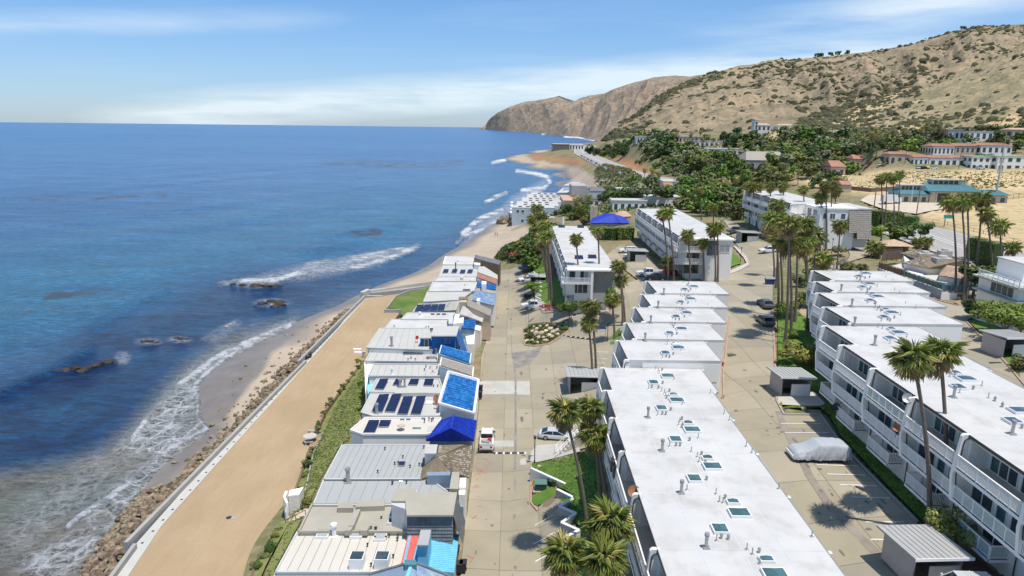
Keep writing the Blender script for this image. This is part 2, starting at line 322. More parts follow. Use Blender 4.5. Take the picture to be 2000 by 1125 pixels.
M['rust'] = mat('rusty_dish', (.38,.17,.09), .8, .25, 4)
M['glass'] = glass('window_glass', (.05,.075,.08))
M['glass_g'] = glass('greenish_skylight', (.06,.13,.13))
M['glass_b'] = glass('bluish_skylight', (.06,.11,.15))
M['curtain'] = mat('curtained_glass', (.35,.37,.36), .3, .2, 2, spec=.8)
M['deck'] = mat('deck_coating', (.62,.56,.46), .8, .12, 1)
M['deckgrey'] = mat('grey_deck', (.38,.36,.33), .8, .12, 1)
M['greywall'] = mat('grey_painted_wall', (.40,.38,.38), .85, .06, .6, dirt=((.52,.50,.50), .3, .62, .6))
M['shedroof'] = mat('grey_metal_roof', (.40,.40,.39), .6, .05, 1)
M['wood'] = mat('weathered_wood', (.20,.14,.10), .85, .25, 3)
M['tan'] = mat('tan_stucco', (.55,.44,.34), .85, .08, .5)
M['paleblue'] = mat('pale_blue_siding', (.46,.53,.57), .8, .06, .6)
M['stone'] = mat('riprap_stone', (.25,.185,.125), .9, .4, 1.4, dirt=((.06,.042,.03), .9, .43, .9), bump=.8, bscale=2.5, obj_rand=.35)
M['boulder'] = mat('buff_boulder', (.55,.46,.32), .9, .2, 1, dirt=((.38,.31,.21), .8, .55, .6), bump=.5, bscale=3, obj_rand=.12)
M['reef'] = mat('reef_rock', (.045,.035,.025), .7, .5, .8, bump=.8, bscale=2)
M['kelp'] = mat('kelp_bed', (.05,.035,.03), .7, .3, .5)
M['seawall'] = mat('seawall_concrete', (.36,.35,.32), .85, .08, .6, dirt=((.34,.33,.30), .7, .57, .6), bump=.2)
M['grass'] = mat('lawn_grass', (.07,.16,.018), .95, .3, .7, col2=(.15,.24,.04), dirt=((.20,.19,.07), .5, .6, .7), bump=.6, bscale=5)
M['slopegrass'] = mat('coarse_slope_grass', (.13,.17,.04), .95, .3, .8, col2=(.26,.25,.10), bump=.9, bscale=3)
M['drygrass'] = mat('dry_gold_grass', (.42,.30,.145), .95, .15, .03, col2=(.50,.385,.20), dirt=((.30,.24,.12), .05, .55, .6), bump=.4, bscale=1)
M['mulch'] = mat('bark_mulch', (.16,.09,.055), .95, .3, 3)
M['leafA'] = mat('leaf_mid_green', (.09,.15,.02), .65, .35, .6, obj_rand=.3)
M['leafB'] = mat('leaf_bright_green', (.15,.23,.028), .6, .35, .6, obj_rand=.25)
M['leafC'] = mat('leaf_dark_green', (.05,.085,.02), .7, .35, .5, obj_rand=.3)
M['leafD'] = mat('leaf_olive', (.16,.17,.05), .7, .35, .5, obj_rand=.3)
M['leafG'] = mat('leaf_grey_green', (.19,.21,.11), .75, .3, .5, obj_rand=.25)
M['leafP'] = mat('leaf_yellow_green', (.24,.24,.045), .6, .35, .6, obj_rand=.2)
M['red_fl'] = mat('red_blossom', (.42,.02,.03), .7, .4, 2)
M['pink_fl'] = mat('pink_blossom', (.75,.14,.28), .7, .3, 2)
M['frond'] = mat('palm_frond', (.23,.26,.06), .5, .35, 1.0, obj_rand=.22)
M['frond2'] = mat('palm_frond_yellow', (.50,.44,.15), .6, .35, 1.0, obj_rand=.15)
M['frond_dead'] = mat('dead_palm_frond', (.42,.31,.18), .9, .3, 1.0, obj_rand=.15)
M['bark'] = mat('palm_bark', (.19,.15,.12), .95, .25, 2, bump=.6, bscale=6, stretch=(1,1,4))
M['bark2'] = mat('tree_bark', (.20,.17,.14), .95, .3, 3, bump=.5)
M['car_white'] = mat('white_car_paint', (.78,.78,.77), .22, .02, 1, spec=.6)
M['car_silver'] = mat('silver_car_paint', (.70,.71,.72), .22, .03, 1, metal=.3, spec=.6)
M['car_grey'] = mat('grey_car_paint', (.14,.145,.16), .25, .05, 1, metal=.2, spec=.6)
M['car_black'] = mat('black_car_paint', (.018,.018,.02), .2, .1, 1, spec=.6)
M['car_glass'] = mat('car_glass', (.012,.014,.018), .08, .2, 1, spec=.9)
M['tyre'] = mat('tyre', (.025,.025,.025), .9)
M['rim'] = mat('alloy_rim', (.45,.45,.46), .3, .05, 1, metal=.8)
M['lamp'] = mat('clear_lamp_lens', (.75,.76,.78), .15, .05, 1)
M['lampred'] = mat('red_lamp_lens', (.45,.02,.02), .2, .05, 1)
M['cover'] = mat('grey_car_cover', (.40,.43,.46), .65, .05, .8, bump=.5, bscale=1.5)
M['bin'] = mat('dark_bin_plastic', (.03,.035,.04), .6)
M['binblue'] = mat('blue_bin_plastic', (.03,.06,.2), .6)
M['turq'] = mat('turquoise_panel', (.03,.50,.66), .6, .08, 1)
M['binturq'] = M['turq']
M['orange'] = mat('orange_plastic', (.75,.13,.03), .6)
M['yellow'] = mat('yellow_paint', (.75,.5,.05), .6)
M['green_sign'] = mat('green_sign_face', (.02,.33,.25), .5, .05, 1)
M['skin'] = mat('skin', (.50,.27,.19), .7)
M['redcloth'] = mat('red_cloth', (.40,.07,.06), .8)
# ================================================================== GROUND SHEET
def set_attr(me, name, arr):
 a = me.attributes.new(name, 'FLOAT', 'POINT'); a.data.foreach_set('value', np.ascontiguousarray(arr, dtype=np.float32).ravel())
def grid_mesh(name, X, Y, Z, m, smooth=True):
 nr, nc = X.shape; co = np.stack([X, Y, Z], -1).reshape(-1, 3)
 i = np.arange(nr*nc).reshape(nr, nc); q = np.stack([i[:-1, :-1], i[:-1, 1:], i[1:, 1:], i[1:, :-1]], -1).reshape(-1, 4)
 me = bpy.data.meshes.new(name); me.vertices.add(len(co)); me.vertices.foreach_set('co', co.astype(np.float32).ravel())
 me.loops.add(q.size); me.loops.foreach_set('vertex_index', q.ravel().astype(np.int32))
 me.polygons.add(len(q)); me.polygons.foreach_set('loop_start', np.arange(0, q.size, 4, dtype=np.int32))
 me.polygons.foreach_set('use_smooth', np.full(len(q), smooth)); me.update(calc_edges=True); me.validate(); me.materials.append(m)
 o = bpy.data.objects.new(name, me); COL.objects.link(o); return o
def fnoise(x, y, s, seed=0, oct=4, ridge=False):      # numpy value-noise fractal
 o = np.zeros(x.shape); amp = 1; tot = 0; rs = np.random.RandomState(seed); T = rs.rand(256, 256)
 for k in range(oct):
  u = x/s*2**k+17.3*k; v = y/s*2**k+9.1*k; iu = np.floor(u).astype(int); iv = np.floor(v).astype(int); fu = u-iu; fv = v-iv
  fu = fu*fu*(3-2*fu); fv = fv*fv*(3-2*fv)
  a = T[iu % 256, iv % 256]; b = T[(iu+1) % 256, iv % 256]; c = T[iu % 256, (iv+1) % 256]; d = T[(iu+1) % 256, (iv+1) % 256]
  n_ = (a*(1-fu)+b*fu)*(1-fv)+(c*(1-fu)+d*fu)*fv
  if ridge: n_ = 1-abs(2*n_-1)
  o += n_*amp; tot += amp; amp *= .5
 return o/tot
def ramp(x, a, b): return np.clip((x-a)/(b-a), 0, 1)
az = np.radians(np.linspace(-46, 52, 440)); ds = np.geomspace(22, 1700, 330)
A_, D_ = np.meshgrid(az, ds); GX = D_*np.sin(A_); GY = D_*np.cos(A_); GZ = H(GX, GY)
GZ += (fnoise(GX, GY, 60, 3)-.5)*ramp(D_, 300, 700)*8*(GZ > 3)*ramp(dline(HWL, GX, GY), 18, 70)
px, py = proj(GX, GY, GZ)
def attr_node(t, name):
 a = t.nodes.new('ShaderNodeAttribute'); a.attribute_name = name; return a.outputs['Fac']
def nmix(t, f, a, b):
 x = t.nodes.new('ShaderNodeMix'); x.data_type = 'RGBA'
 for i, v in ((0, f), (6, a), (7, b)):
  if isinstance(v, (int, float)): x.inputs[i].default_value = v
  elif isinstance(v, tuple): x.inputs[i].default_value = (*v, 1)
  else: t.links.new(v, x.inputs[i])
 return x.outputs[2]
def nnoise(t, scale, detail=6, rough=.6, stretch=None, dist=0, vec=None):
 g = vec or t.nodes.new('ShaderNodeNewGeometry').outputs['Position']
 if stretch:
  mm = t.nodes.new('ShaderNodeMapping'); mm.inputs['Scale'].default_value = stretch[:3]
  if len(stretch) > 3: mm.inputs['Rotation'].default_value = (0, 0, R(stretch[3]))
  t.links.new(g, mm.inputs[0]); g = mm.outputs[0]
 n_ = t.nodes.new('ShaderNodeTexNoise'); n_.inputs['Scale'].default_value = scale; n_.inputs['Detail'].default_value = detail; n_.inputs['Roughness'].default_value = rough; n_.inputs['Distortion'].default_value = dist
 t.links.new(g, n_.inputs['Vector']); return n_.outputs[0]
def nramp(t, v, a, b, c=0, d=1, smooth=False):
 r = t.nodes.new('ShaderNodeMapRange'); r.inputs[1].default_value = a; r.inputs[2].default_value = b; r.inputs[3].default_value = c; r.inputs[4].default_value = d
 if smooth: r.interpolation_type = 'SMOOTHSTEP'
 t.links.new(v, r.inputs[0]); return r.outputs[0]
gm, t, b = new_mat('ground_cover'); b.inputs['Roughness'].default_value = .95; b.inputs['Specular IOR Level'].default_value = .15
scrub = nmix(t, nramp(t, nnoise(t, .05), .42, .58), (.24, .20, .115), (.14, .15, .06))
scrub = nmix(t, nramp(t, nnoise(t, .6), .45, .7), scrub, (.32, .26, .17))
gold = nmix(t, nramp(t, nnoise(t, .05, 8), .4, .62), (.60, .46, .26), (.47, .37, .20))
gold = nmix(t, nramp(t, nnoise(t, .35, 8), .52, .64), gold, (.34, .28, .15))
clay = nmix(t, nramp(t, nnoise(t, .12), .4, .6), (.42, .21, .10), (.30, .19, .11))
sand = nmix(t, nramp(t, nnoise(t, .12), .35, .65), (.49, .40, .30), (.41, .335, .25))
sand = nmix(t, nramp(t, nnoise(t, 1.4, 8), .62, .7, 0, .4), sand, (.30, .24, .18))
wet = nmix(t, nramp(t, nnoise(t, .25), .35, .65), (.185, .16, .14), (.235, .205, .175))
c = nmix(t, attr_node(t, 'gold'), scrub, gold); c = nmix(t, attr_node(t, 'clay'), c, clay); c = nmix(t, attr_node(t, 'sand'), c, sand); c = nmix(t, attr_node(t, 'wet'), c, wet)
t.links.new(c, b.inputs['Base Color'])
rg = nramp(t, attr_node(t, 'wet'), 0, 1, .95, .35); t.links.new(rg, b.inputs['Roughness'])
bb = t.nodes.new('ShaderNodeBump'); bb.inputs['Strength'].default_value = .35; bb.inputs['Distance'].default_value = .25; t.links.new(nnoise(t, 1.2, 8), bb.inputs['Height']); t.links.new(bb.outputs[0], b.inputs['Normal'])
ground = grid_mesh('ground', GX, GY, GZ, gm); ground['kind'] = 'structure'
goldm = np.zeros(px.shape)
for poly in ([(1795,392),(2080,372),(2080,520),(2000,500),(1900,462),(1800,430)], [(1540,352),(1640,338),(1700,332),(1830,334),(2080,326),(2080,392),(1760,388),(1640,376)], [(1560,300),(1500,262),(1600,240),(2080,225),(2080,262),(1900,262),(1720,262),(1620,262)]):
 goldm = np.maximum(goldm, ramp(sdf(poly, px, py), -6, 6))
claym = np.zeros(px.shape)
for poly in ([(1028,304),(1050,303),(1135,312),(1152,330),(1120,322),(1040,313)], [(1190,305),(1215,308),(1262,322),(1300,346),(1278,350),(1236,334)]):
 claym = np.maximum(claym, ramp(sdf(poly, px, py)+8*(fnoise(GX, GY, 20, 5)-.5), -3, 3))
cove = ramp(sdf([(1000,305),(1040,302),(1040,318),(1130,322),(1172,352),(1172,374),(1120,388),(1150,420),(990,440),(1030,480),(985,500),(940,515),(870,540),(850,700),(300,1200),(60,1200),(300,880),(380,700),(800,480),(980,400),(1050,340),(990,330)], px, py), -2, 3)
sandm = np.maximum(ramp(-GZ, 3.0, 3.7), cove*ramp(-GZ, 1., 2.))
beach2 = ramp(sdf([(800,575),(870,520),(935,478),(960,466),(1025,440),(1040,452),(1000,490),(960,508),(880,545)], px, py), -3, 4)
sandm = np.maximum(sandm, beach2)
sandm = np.maximum(sandm, ramp(sdf([(1005,314),(1060,318),(1130,326),(1168,350),(1172,374),(1130,392),(1108,402),(1080,380),(1105,345),(1060,322)], px, py), -2, 2))
wetm = np.maximum(ramp(sdf([(380,830),(375,765),(390,735),(440,700),(560,635),(640,600),(690,578),(712,578),(660,605),(580,652),(530,690),(505,735),(470,775),(440,820),(405,850)], px, py)+10*(fnoise(GX, GY, 8, 9)-.5), -5, 5), ramp(-GZ, 5.3, 6.1))
wetm = np.maximum(wetm, ramp(sdf([(1066,388),(1100,345),(1060,325),(1105,328),(1118,350),(1100,375),(1080,392)], px, py), -4, 4))
for n_, a in (('gold', goldm), ('clay', claym), ('sand', sandm), ('wet', wetm)): set_attr(ground.data, n_, a)
# ================================================================== SEA
RE = 6371000.
az = np.radians(np.linspace(-52, 30, 700)); ds = np.concatenate([np.geomspace(35, 1500, 480), np.geomspace(1520, 31000, 150)])
A_, D_ = np.meshgrid(az, ds); SX = D_*np.sin(A_); SY = D_*np.cos(A_); SZ = SEA-D_**2/(2*RE)
px, py = proj(SX, SY, SZ)
ph = (SX*.80+SY*-.35)
sw = (np.sin(ph/9.5+3*fnoise(SX, SY, 90, 2))*.16+np.sin(ph/4.1+4*fnoise(SX, SY, 40, 4))*.07)*ramp(D_, 50, 120)*(1-ramp(D_, 700, 1500))
crest = np.zeros(px.shape)
def pl(pts, wd, soft=3.): return 1-ramp(dline(pts, px, py), wd, wd+soft)
near = 1-ramp(D_, 1500, 2600)
foam = np.zeros(px.shape); web = np.zeros(px.shape)
wob = (fnoise(SX, SY, 7, 21)-.5)
for pts, wd, soft, amt in [
 ([(135,1030),(165,1005),(200,985),(245,950),(270,925),(310,897)], 5, 8, 1.),
 ([(258,862),(290,815),(325,772),(375,735),(410,708),(440,690),(490,668),(530,652),(566,638)], 5, 7, 1.),
 ([(330,880),(385,850),(405,842),(385,815),(388,780),(380,755),(398,735),(440,700),(500,668),(555,645)], 4, 5, .95),
 ([(430,553),(480,549),(540,548),(590,532),(650,528),(710,522),(760,505),(800,490),(815,482)], 4, 6, 1.),
 ([(600,520),(660,512),(740,498),(790,488)], 7, 8, .75),
 ([(415,650),(435,640),(458,631)], 2.5, 4, .9),
 ([(892,475),(905,463),(935,452),(955,440),(975,432)], 3, 4, .9),
 ([(905,458),(930,432),(950,422),(978,411)], 5, 6, 1.),
 ([(950,395),(968,385),(988,378)], 3.5, 4, 1.),
 ([(1010,334),(1040,338),(1068,345),(1074,356),(1062,368),(1020,372)], 3, 4, 1.),
 ([(1030,372),(1060,368),(1040,380)], 4, 5, .8),
 ([(962,318),(975,315),(986,313)], 2.6, 3, 1.),
 ([(1060,262),(1065,260)], 1.2, 2, 1.), ([(1103,267),(1130,268),(1150,272),(1160,274)], 1.2, 2, 1.), ([(1125,291),(1140,290)], 1, 2, .8)]:
 foam = np.maximum(foam, pl([(a, b_) for a, b_ in pts], wd*.6, soft)*amt)
foam = foam*(.5+.6*ramp(fnoise(SX, SY, 9, 33, 4), .36, .56)); crest = foam.copy()
webpoly = [(60,1125),(20,1100),(150,1035),(190,970),(300,895),(230,880),(330,770),(400,700),(450,685),(570,632),(440,705),(395,735),(385,790),(405,845),(340,895),(300,940),(240,1010),(170,1100),(100,1140)]
web = ramp(sdf(webpoly, px, py)+18*wob, -16, 16)
web = np.maximum(web, ramp(sdf([(0,1040),(60,960),(160,905),(230,880),(300,860),(170,1000),(60,1080),(0,1100)], px, py), -20, 30)*.45)
web = np.maximum(web, ramp(sdf([(470,545),(590,515),(760,492),(815,480),(740,520),(600,548),(500,552)], px, py), -6, 14)*.8)
web = np.maximum(web, ramp(sdf([(900,480),(930,440),(980,405),(1000,385),(1075,345),(1050,385),(985,430),(930,470)], px, py), -6, 8)*.7)
web = np.maximum(web, ramp(sdf([(395,660),(460,628),(470,632),(420,668)], px, py), -8, 8)*.5)
for q in ((500,555,40,8), (530,592,30,8), (350,664,22,6), (240,700,14,12), (290,668,24,6)): web = np.maximum(web, (1-ramp(np.hypot((px-q[0])/q[2], (py-q[1])/q[3]), .5, 1.4))*.55)
turb = ramp(sdf([(-60,930),(120,900),(190,880),(240,840),(300,780),(370,705),(450,655),(520,640),(580,620),(620,640),(450,760),(400,900),(250,1050),(120,1180),(-60,1180)], px, py)+26*(fnoise(SX, SY, 18, 8)-.5), -22, 22)
turb = np.maximum(turb, ramp(sdf([(560,640),(640,590),(720,562),(700,585),(600,640)], px, py), -10, 8)*.35)
kelp = ramp(sdf([(-60,760),(60,720),(170,640),(300,600),(420,550),(500,530),(620,530),(760,520),(840,490),(905,460),(870,505),(780,545),(700,570),(600,610),(480,640),(380,690),(300,770),(230,840),(160,890),(60,905),(-60,925)], px, py)+30*(fnoise(SX, SY, 22, 6)-.5), -26, 30)
kelp2 = np.zeros(px.shape)
for pts, wd in (([(60,390),(130,387),(200,385),(250,382),(320,382)], 3), ([(190,385),(250,381)], 5), ([(620,320),(720,316),(830,324),(900,318)], 3), ([(700,318),(780,322)], 4), ([(0,620),(60,605),(120,600)], 5), ([(90,580),(180,570),(240,575)], 4), ([(690,456),(740,454)], 4), ([(915,252),(990,253)], 1.5)):
 kelp2 = np.maximum(kelp2, pl(pts, wd, 5))
turq = ramp(sdf([(-80,520),(200,470),(500,420),(800,380),(980,355),(1060,340),(1000,400),(900,460),(700,500),(520,520),(420,540),(300,590),(160,640),(-80,720)], px, py)+40*(fnoise(SX, SY, 60, 12)-.5), -60, 50)
SZ = SZ+sw*(1-turb*.7)+.35*crest*near
for pts, h_ in (([(640,462),(700,450),(760,440),(800,430)], .5), ([(590,490),(660,478),(740,462)], .35), ([(780,420),(850,404),(880,398)], .35), ([(0,770),(100,725),(180,680)], .5), ([(180,640),(260,590),(330,560)], .35)):
 SZ += h_*(1-ramp(dline(pts, px, py), 0, 9))
sm, t, b = new_mat('sea_water'); b.inputs['Specular IOR Level'].default_value = .5; b.inputs['IOR'].default_value = 1.33
blue = nmix(t, nramp(t, nnoise(t, .0009, 5, .6, (1, 5, 1, 18)), .38, .62), (.025, .115, .30), (.05, .16, .36))
blue = nmix(t, nramp(t, nnoise(t, .006, 6, .65, (1, 5, 1, 25), 1.2), .5, .62, 0, .55), blue, (.075, .205, .42))
c = nmix(t, attr_node(t, 'turq'), blue, nmix(t, nramp(t, nnoise(t, .02, 6, .6, (1, 2.2, 1, 25)), .4, .6), (.025, .15, .31), (.035, .20, .36)))
c = nmix(t, nramp(t, nnoise(t, .06, 5, .6, (1, 2.5, 1, 25)), .45, .75, 0, .35), c, (.012, .10, .22))
kk = nmix(t, nramp(t, nnoise(t, .07, 7, .7, (1, 2, 1, 25)), .4, .62), (.010, .035, .13), (.015, .10, .24))
kk = nmix(t, nramp(t, nnoise(t, .5, 6, .7), .5, .7, 0, .6), kk, (.014, .016, .045))
c = nmix(t, attr_node(t, 'kelp'), c, kk)
tt = nmix(t, nramp(t, nnoise(t, .06, 7, .6, (1, 2, 1, 35)), .42, .6), (.30, .265, .20), (.20, .22, .175))
c = nmix(t, attr_node(t, 'turb'), c, tt)
k2 = mnode('MULTIPLY', attr_node(t, 'kelp2'), nramp(t, nnoise(t, .08, 8, .75), .47, .58), tree=t); c = nmix(t, k2, c, (.05, .05, .075))
chop_shade = nramp(t, nnoise(t, .32, 10, .72, (1, 3, 1, 25)), .36, .64, .5, 1.42); cv = t.nodes.new('ShaderNodeVectorMath'); cv.operation = 'SCALE'; t.links.new(c, cv.inputs[0]); t.links.new(chop_shade, cv.inputs['Scale']); c = cv.outputs[0]  # light and dark of the wave slopes put into the water colour by noise
c3_ = nramp(t, nnoise(t, 1.3, 8, .75, (1, 2.6, 1, 25)), .36, .64, .68, 1.32); cv = t.nodes.new('ShaderNodeVectorMath'); cv.operation = 'SCALE'; t.links.new(c, cv.inputs[0]); t.links.new(c3_, cv.inputs['Scale']); c = cv.outputs[0]  # finer ripple shading, likewise painted into the colour
c2_ = nramp(t, nnoise(t, .035, 8, .7, (1, 4, 1, 22)), .38, .62, .8, 1.15); cv = t.nodes.new('ShaderNodeVectorMath'); cv.operation = 'SCALE'; t.links.new(c, cv.inputs[0]); t.links.new(c2_, cv.inputs['Scale']); c = cv.outputs[0]
fo = attr_node(t, 'foam'); we = attr_node(t, 'web')
geo = t.nodes.new('ShaderNodeNewGeometry').outputs['Position']
dn = t.nodes.new('ShaderNodeTexNoise'); dn.inputs['Scale'].default_value = .45; dn.inputs['Detail'].default_value = 6; t.links.new(geo, dn.inputs['Vector'])
vm = t.nodes.new('ShaderNodeVectorMath'); vm.operation = 'MULTIPLY_ADD'; t.links.new(dn.outputs['Color'], vm.inputs[0]); vm.inputs[1].default_value = (3.2, 3.2, 0); t.links.new(geo, vm.inputs[2])
def vor(scale):
 v = t.nodes.new('ShaderNodeTexVoronoi'); v.feature = 'DISTANCE_TO_EDGE'; v.inputs['Scale'].default_value = scale; t.links.new(vm.outputs[0], v.inputs['Vector']); return v.outputs['Distance']
net = mnode('MAXIMUM', nramp(t, vor(.42), .0, .17, 1.15, 0), nramp(t, vor(1.1), .0, .2, .9, 0), tree=t)
brk = nramp(t, nnoise(t, .22, 6, .65, (1, 1, 1)), .27, .46)
webf = mnode('MULTIPLY', mnode('MULTIPLY', net, brk, tree=t), we, tree=t)
sheet = mnode('MULTIPLY', we, nramp(t, nnoise(t, .35, 9, .72, (1, 1.6, 1, 40)), .50, .63), tree=t)
webf = mnode('MAXIMUM', webf, mnode('MULTIPLY', sheet, .8, tree=t), tree=t)
sol = nramp(t, mnode('ADD', fo, mnode('MULTIPLY', nramp(t, nnoise(t, .45, 12, .8), .3, .7, -1, 1), .75, tree=t), tree=t), .2, .95)
sol = mnode('MULTIPLY', sol, nramp(t, fo, 0, .15), tree=t)
allf = mnode('MAXIMUM', webf, sol, clamp=True, tree=t)
c = nmix(t, allf, c, nmix(t, nramp(t, nnoise(t, .8, 8, .7), .35, .6), (.64, .67, .68), (.86, .87, .87))); t.links.new(c, b.inputs['Base Color'])
rg = nmix(t, allf, (.2, .2, .2), (.9, .9, .9)); t.links.new(rg, b.inputs['Roughness'])
b1 = t.nodes.new('ShaderNodeBump'); b1.inputs['Strength'].default_value = 1.0; b1.inputs['Distance'].default_value = 2.6
w1 = nnoise(t, .22, 9, .72, (1, 2.6, 1, 25)); w2 = nnoise(t, .035, 3, .5, (1, 3, 1, 20))
hh = mnode('ADD', w1, mnode('MULTIPLY', w2, 2.0, tree=t), tree=t); hh = mnode('ADD', hh, mnode('MULTIPLY', allf, .25, tree=t), tree=t)
t.links.new(hh, b1.inputs['Height']); t.links.new(b1.outputs[0], b.inputs['Normal'])
sea = grid_mesh('sea', SX, SY, SZ, sm); sea['kind'] = 'structure'
for n_, a in (('foam', foam), ('web', web), ('turb', turb), ('kelp', kelp), ('kelp2', kelp2), ('turq', turq)): set_attr(sea.data, n_, a)
# ================================================================== HILLS
def hill_mat(name, a, bcol, ccol, spots=.5, sc_=.01, gold=None):
 m, t, b = new_mat(name); b.inputs['Roughness'].default_value = .95; b.inputs['Specular IOR Level'].default_value = .1
 c = nmix(t, nramp(t, nnoise(t, sc_*.5, 8, .65), .38, .62), a, bcol)
 c = nmix(t, nramp(t, nnoise(t, sc_*1.6, 8, .7), .47, .62, 0, .8), c, ccol)
 c = nmix(t, nramp(t, nnoise(t, sc_*9, 6, .7), .42, .66, 0, .55), c, tuple(v*.55 for v in ccol))
 gl = mnode('MULTIPLY', attr_node(t, 'gully'), nramp(t, nnoise(t, sc_*2.2, 8, .7), .35, .6), tree=t); c = nmix(t, mnode('MULTIPLY', gl, .85, tree=t), c, (.125, .13, .075))
 if gold: c = nmix(t, attr_node(t, 'gold'), c, gold)
 c = nmix(t, nramp(t, nnoise(t, sc_*14, 3, .6), .60, .68, 0, spots), c, (.045, .05, .028))
 t.links.new(c, b.inputs['Base Color'])
 bb = t.nodes.new('ShaderNodeBump'); bb.inputs['Strength'].default_value = .8; bb.inputs['Distance'].default_value = .12/sc_; t.links.new(nnoise(t, sc_*3, 9, .7), bb.inputs['Height']); t.links.new(bb.outputs[0], b.inputs['Normal'])
 return m
def hill(name, cols, m, amp, ns, nu=260, nv=90, prof=1.25, seed=1, backd=1.35, sw_=34., sk_=.5):
 c = np.array(cols, float); s = np.linspace(0, len(c)-1, nu); k = np.arange(len(c))
 C = np.stack([np.interp(s, k, c[:, j]) for j in range(6)], 1)
 for j in range(6): C[:, j] = np.convolve(np.pad(C[:, j], 3, mode='edge'), np.ones(7)/7, 'valid') if j not in (4,) else C[:, j]
 f = np.array([PD(a, b_, d) for a, b_, d in C[:, :3]]); tp = np.array([PD(a, b_, d) for a, b_, d in C[:, 3:]])
 T = np.linspace(-.08, 1, nv)[:, None]; tt = np.clip(T, 0, 1)
 X = f[:, 0]+(tp[:, 0]-f[:, 0])*T; Y = f[:, 1]+(tp[:, 1]-f[:, 1])*T; zz = tt**prof
 Z = f[:, 2]+(tp[:, 2]-f[:, 2])*zz + np.minimum(T, 0)*200
 hgt = (tp[:, 2]-f[:, 2])
 env = np.sin(np.pi*np.clip(T, 0, 1))**.7
 g = fnoise(X*1.0+Y*.15, Y*.38, ns, seed, 5, True)-.5
 sp = C[:, 3][None]/sw_+T*1.1; g = g*.6+(fnoise(sp+np.zeros_like(T), T*1.6+np.zeros_like(sp), 1.0, seed+9, 4, True)-.5)*sk_
 Z = Z+g*env*amp*hgt + (fnoise(X, Y, ns*.25, seed+5, 4, True)-.6)*amp*.30*hgt*(env*.85+.15*(T > 0))
 bk = np.linspace(0, 1, 22)[1:, None]; d0 = np.hypot(tp[:, 0], tp[:, 1]); sc2 = 1+(backd-1)*bk
 BX = tp[:, 0]*sc2; BY = tp[:, 1]*sc2; BZ = Z[-1]*(1-bk**1.4)-60*bk
 o = grid_mesh(name, np.vstack([X, BX]), np.vstack([Y, BY]), np.vstack([Z, BZ]), m); set_attr(o.data, 'gully', np.vstack([ramp(-g, -.08, .22), np.zeros(BX.shape)])); return o, (X, Y, Z)
hm_far = hill_mat('far_peak_scrub', (.20, .18, .16), (.16, .15, .14), (.12, .12, .10), 0, .002)
hm_head = hill_mat('headland_scrub', (.47, .35, .25), (.31, .25, .195), (.225, .20, .15), .5, .004)
hm_main = hill_mat('brown_hill_scrub', (.50, .375, .24), (.375, .30, .20), (.26, .225, .145), .7, .009)
hm_right = hill_mat('near_hill_scrub', (.54, .42, .26), (.37, .31, .19), (.26, .24, .13), .7, .016, gold=(.62, .47, .26))
o, _ = hill('far_peak', [(1060,250,12500,1070,206,13500),(1075,250,12500,1082,190,13500),(1090,250,12500,1092,187,13500),(1105,250,12500,1109,193,13500),(1120,250,12500,1123,198,13500),(1130,250,12500,1130,193,13500),(1142,250,12500,1142,189,13500),(1160,250,12500,1170,192,13500),(1200,250,12500,1200,200,13500)], hm_far, .1, 900, 90, 30); o['kind'] = 'structure'
def fd(px, py, z=-9): return P(px, py, z).y
o, _ = hill('headland', [(938,251.5,fd(938,251.5),940,250.6,fd(938,251.5)+60),(943,252,fd(943,252),947,246,fd(943,252)+150),(947,252,fd(947,252),953,236,fd(947,252)+260),(955,253,fd(955,253),960,229,fd(955,253)+350),(968,254,fd(968,254),973,219.5,fd(968,254)+450),(990,256,fd(990,256),996,208,7000),(1015,257.5,fd(1015,257.5),1025,199,6800),(1035,259,fd(1035,259),1049,196,6600),(1060,261,fd(1060,261),1072,192,6300),(1080,263,fd(1080,263),1090,189.5,6100),(1100,264,3700,1110,199,5800),(1130,266,3300,1135,200,5600),(1170,268,2900,1180,200,5200)], hm_head, .34, 420, 420, 110, 1.0, 4); o['kind'] = 'structure'
o, _ = hill('middle_ridge', [(1068,263.5,fd(1068,263.5),1086,222,4300),(1084,264.5,fd(1084,264.5),1104,207,4400),(1100,266,fd(1100,266),1123,197,4500),(1115,267.5,fd(1115,267.5),1150,187,4500),(1130,268,fd(1130,268),1180,183,4400),(1150,268,2700,1200,173,4200),(1170,268,2500,1232,163,4000),(1185,268,2300,1276,152,3900),(1200,268,2100,1320,147,3800),(1240,266,2000,1345,150,3700),(1300,262,1900,1420,142,3500),(1400,260,1900,1520,140,3400)], hm_head, .36, 330, 420, 120, 1.05, 14); o['kind'] = 'structure'
o, main_h = hill('brown_hill', [(1186,272,1350,1190,266,1380),(1192,274,1250,1205,248,1500),(1205,276,1150,1236,229,1600),(1225,277,1100,1262,212,1700),(1250,277,1050,1285,192,1750),(1280,276,1000,1310,175,1850),(1310,274,950,1350,155,1950),(1360,271,900,1395,143,2000),(1400,269,860,1440,131,2050),(1460,267,830,1500,122,2100),(1520,265,800,1545,116,2100),(1570,264,800,1600,112,2100),(1640,262,800,1680,103,2100),(1700,262,800,1760,92,2000),(1760,262,800,1830,72,1950),(1840,262,800,1880,60,1900),(1920,262,800,1935,52,1850),(2000,262,800,2000,47,1800),(2140,262,800,2140,44,1700)], hm_main, .36, 260, 620, 170, 1.05, 7, 1.35, 90, .5); o['kind'] = 'structure'
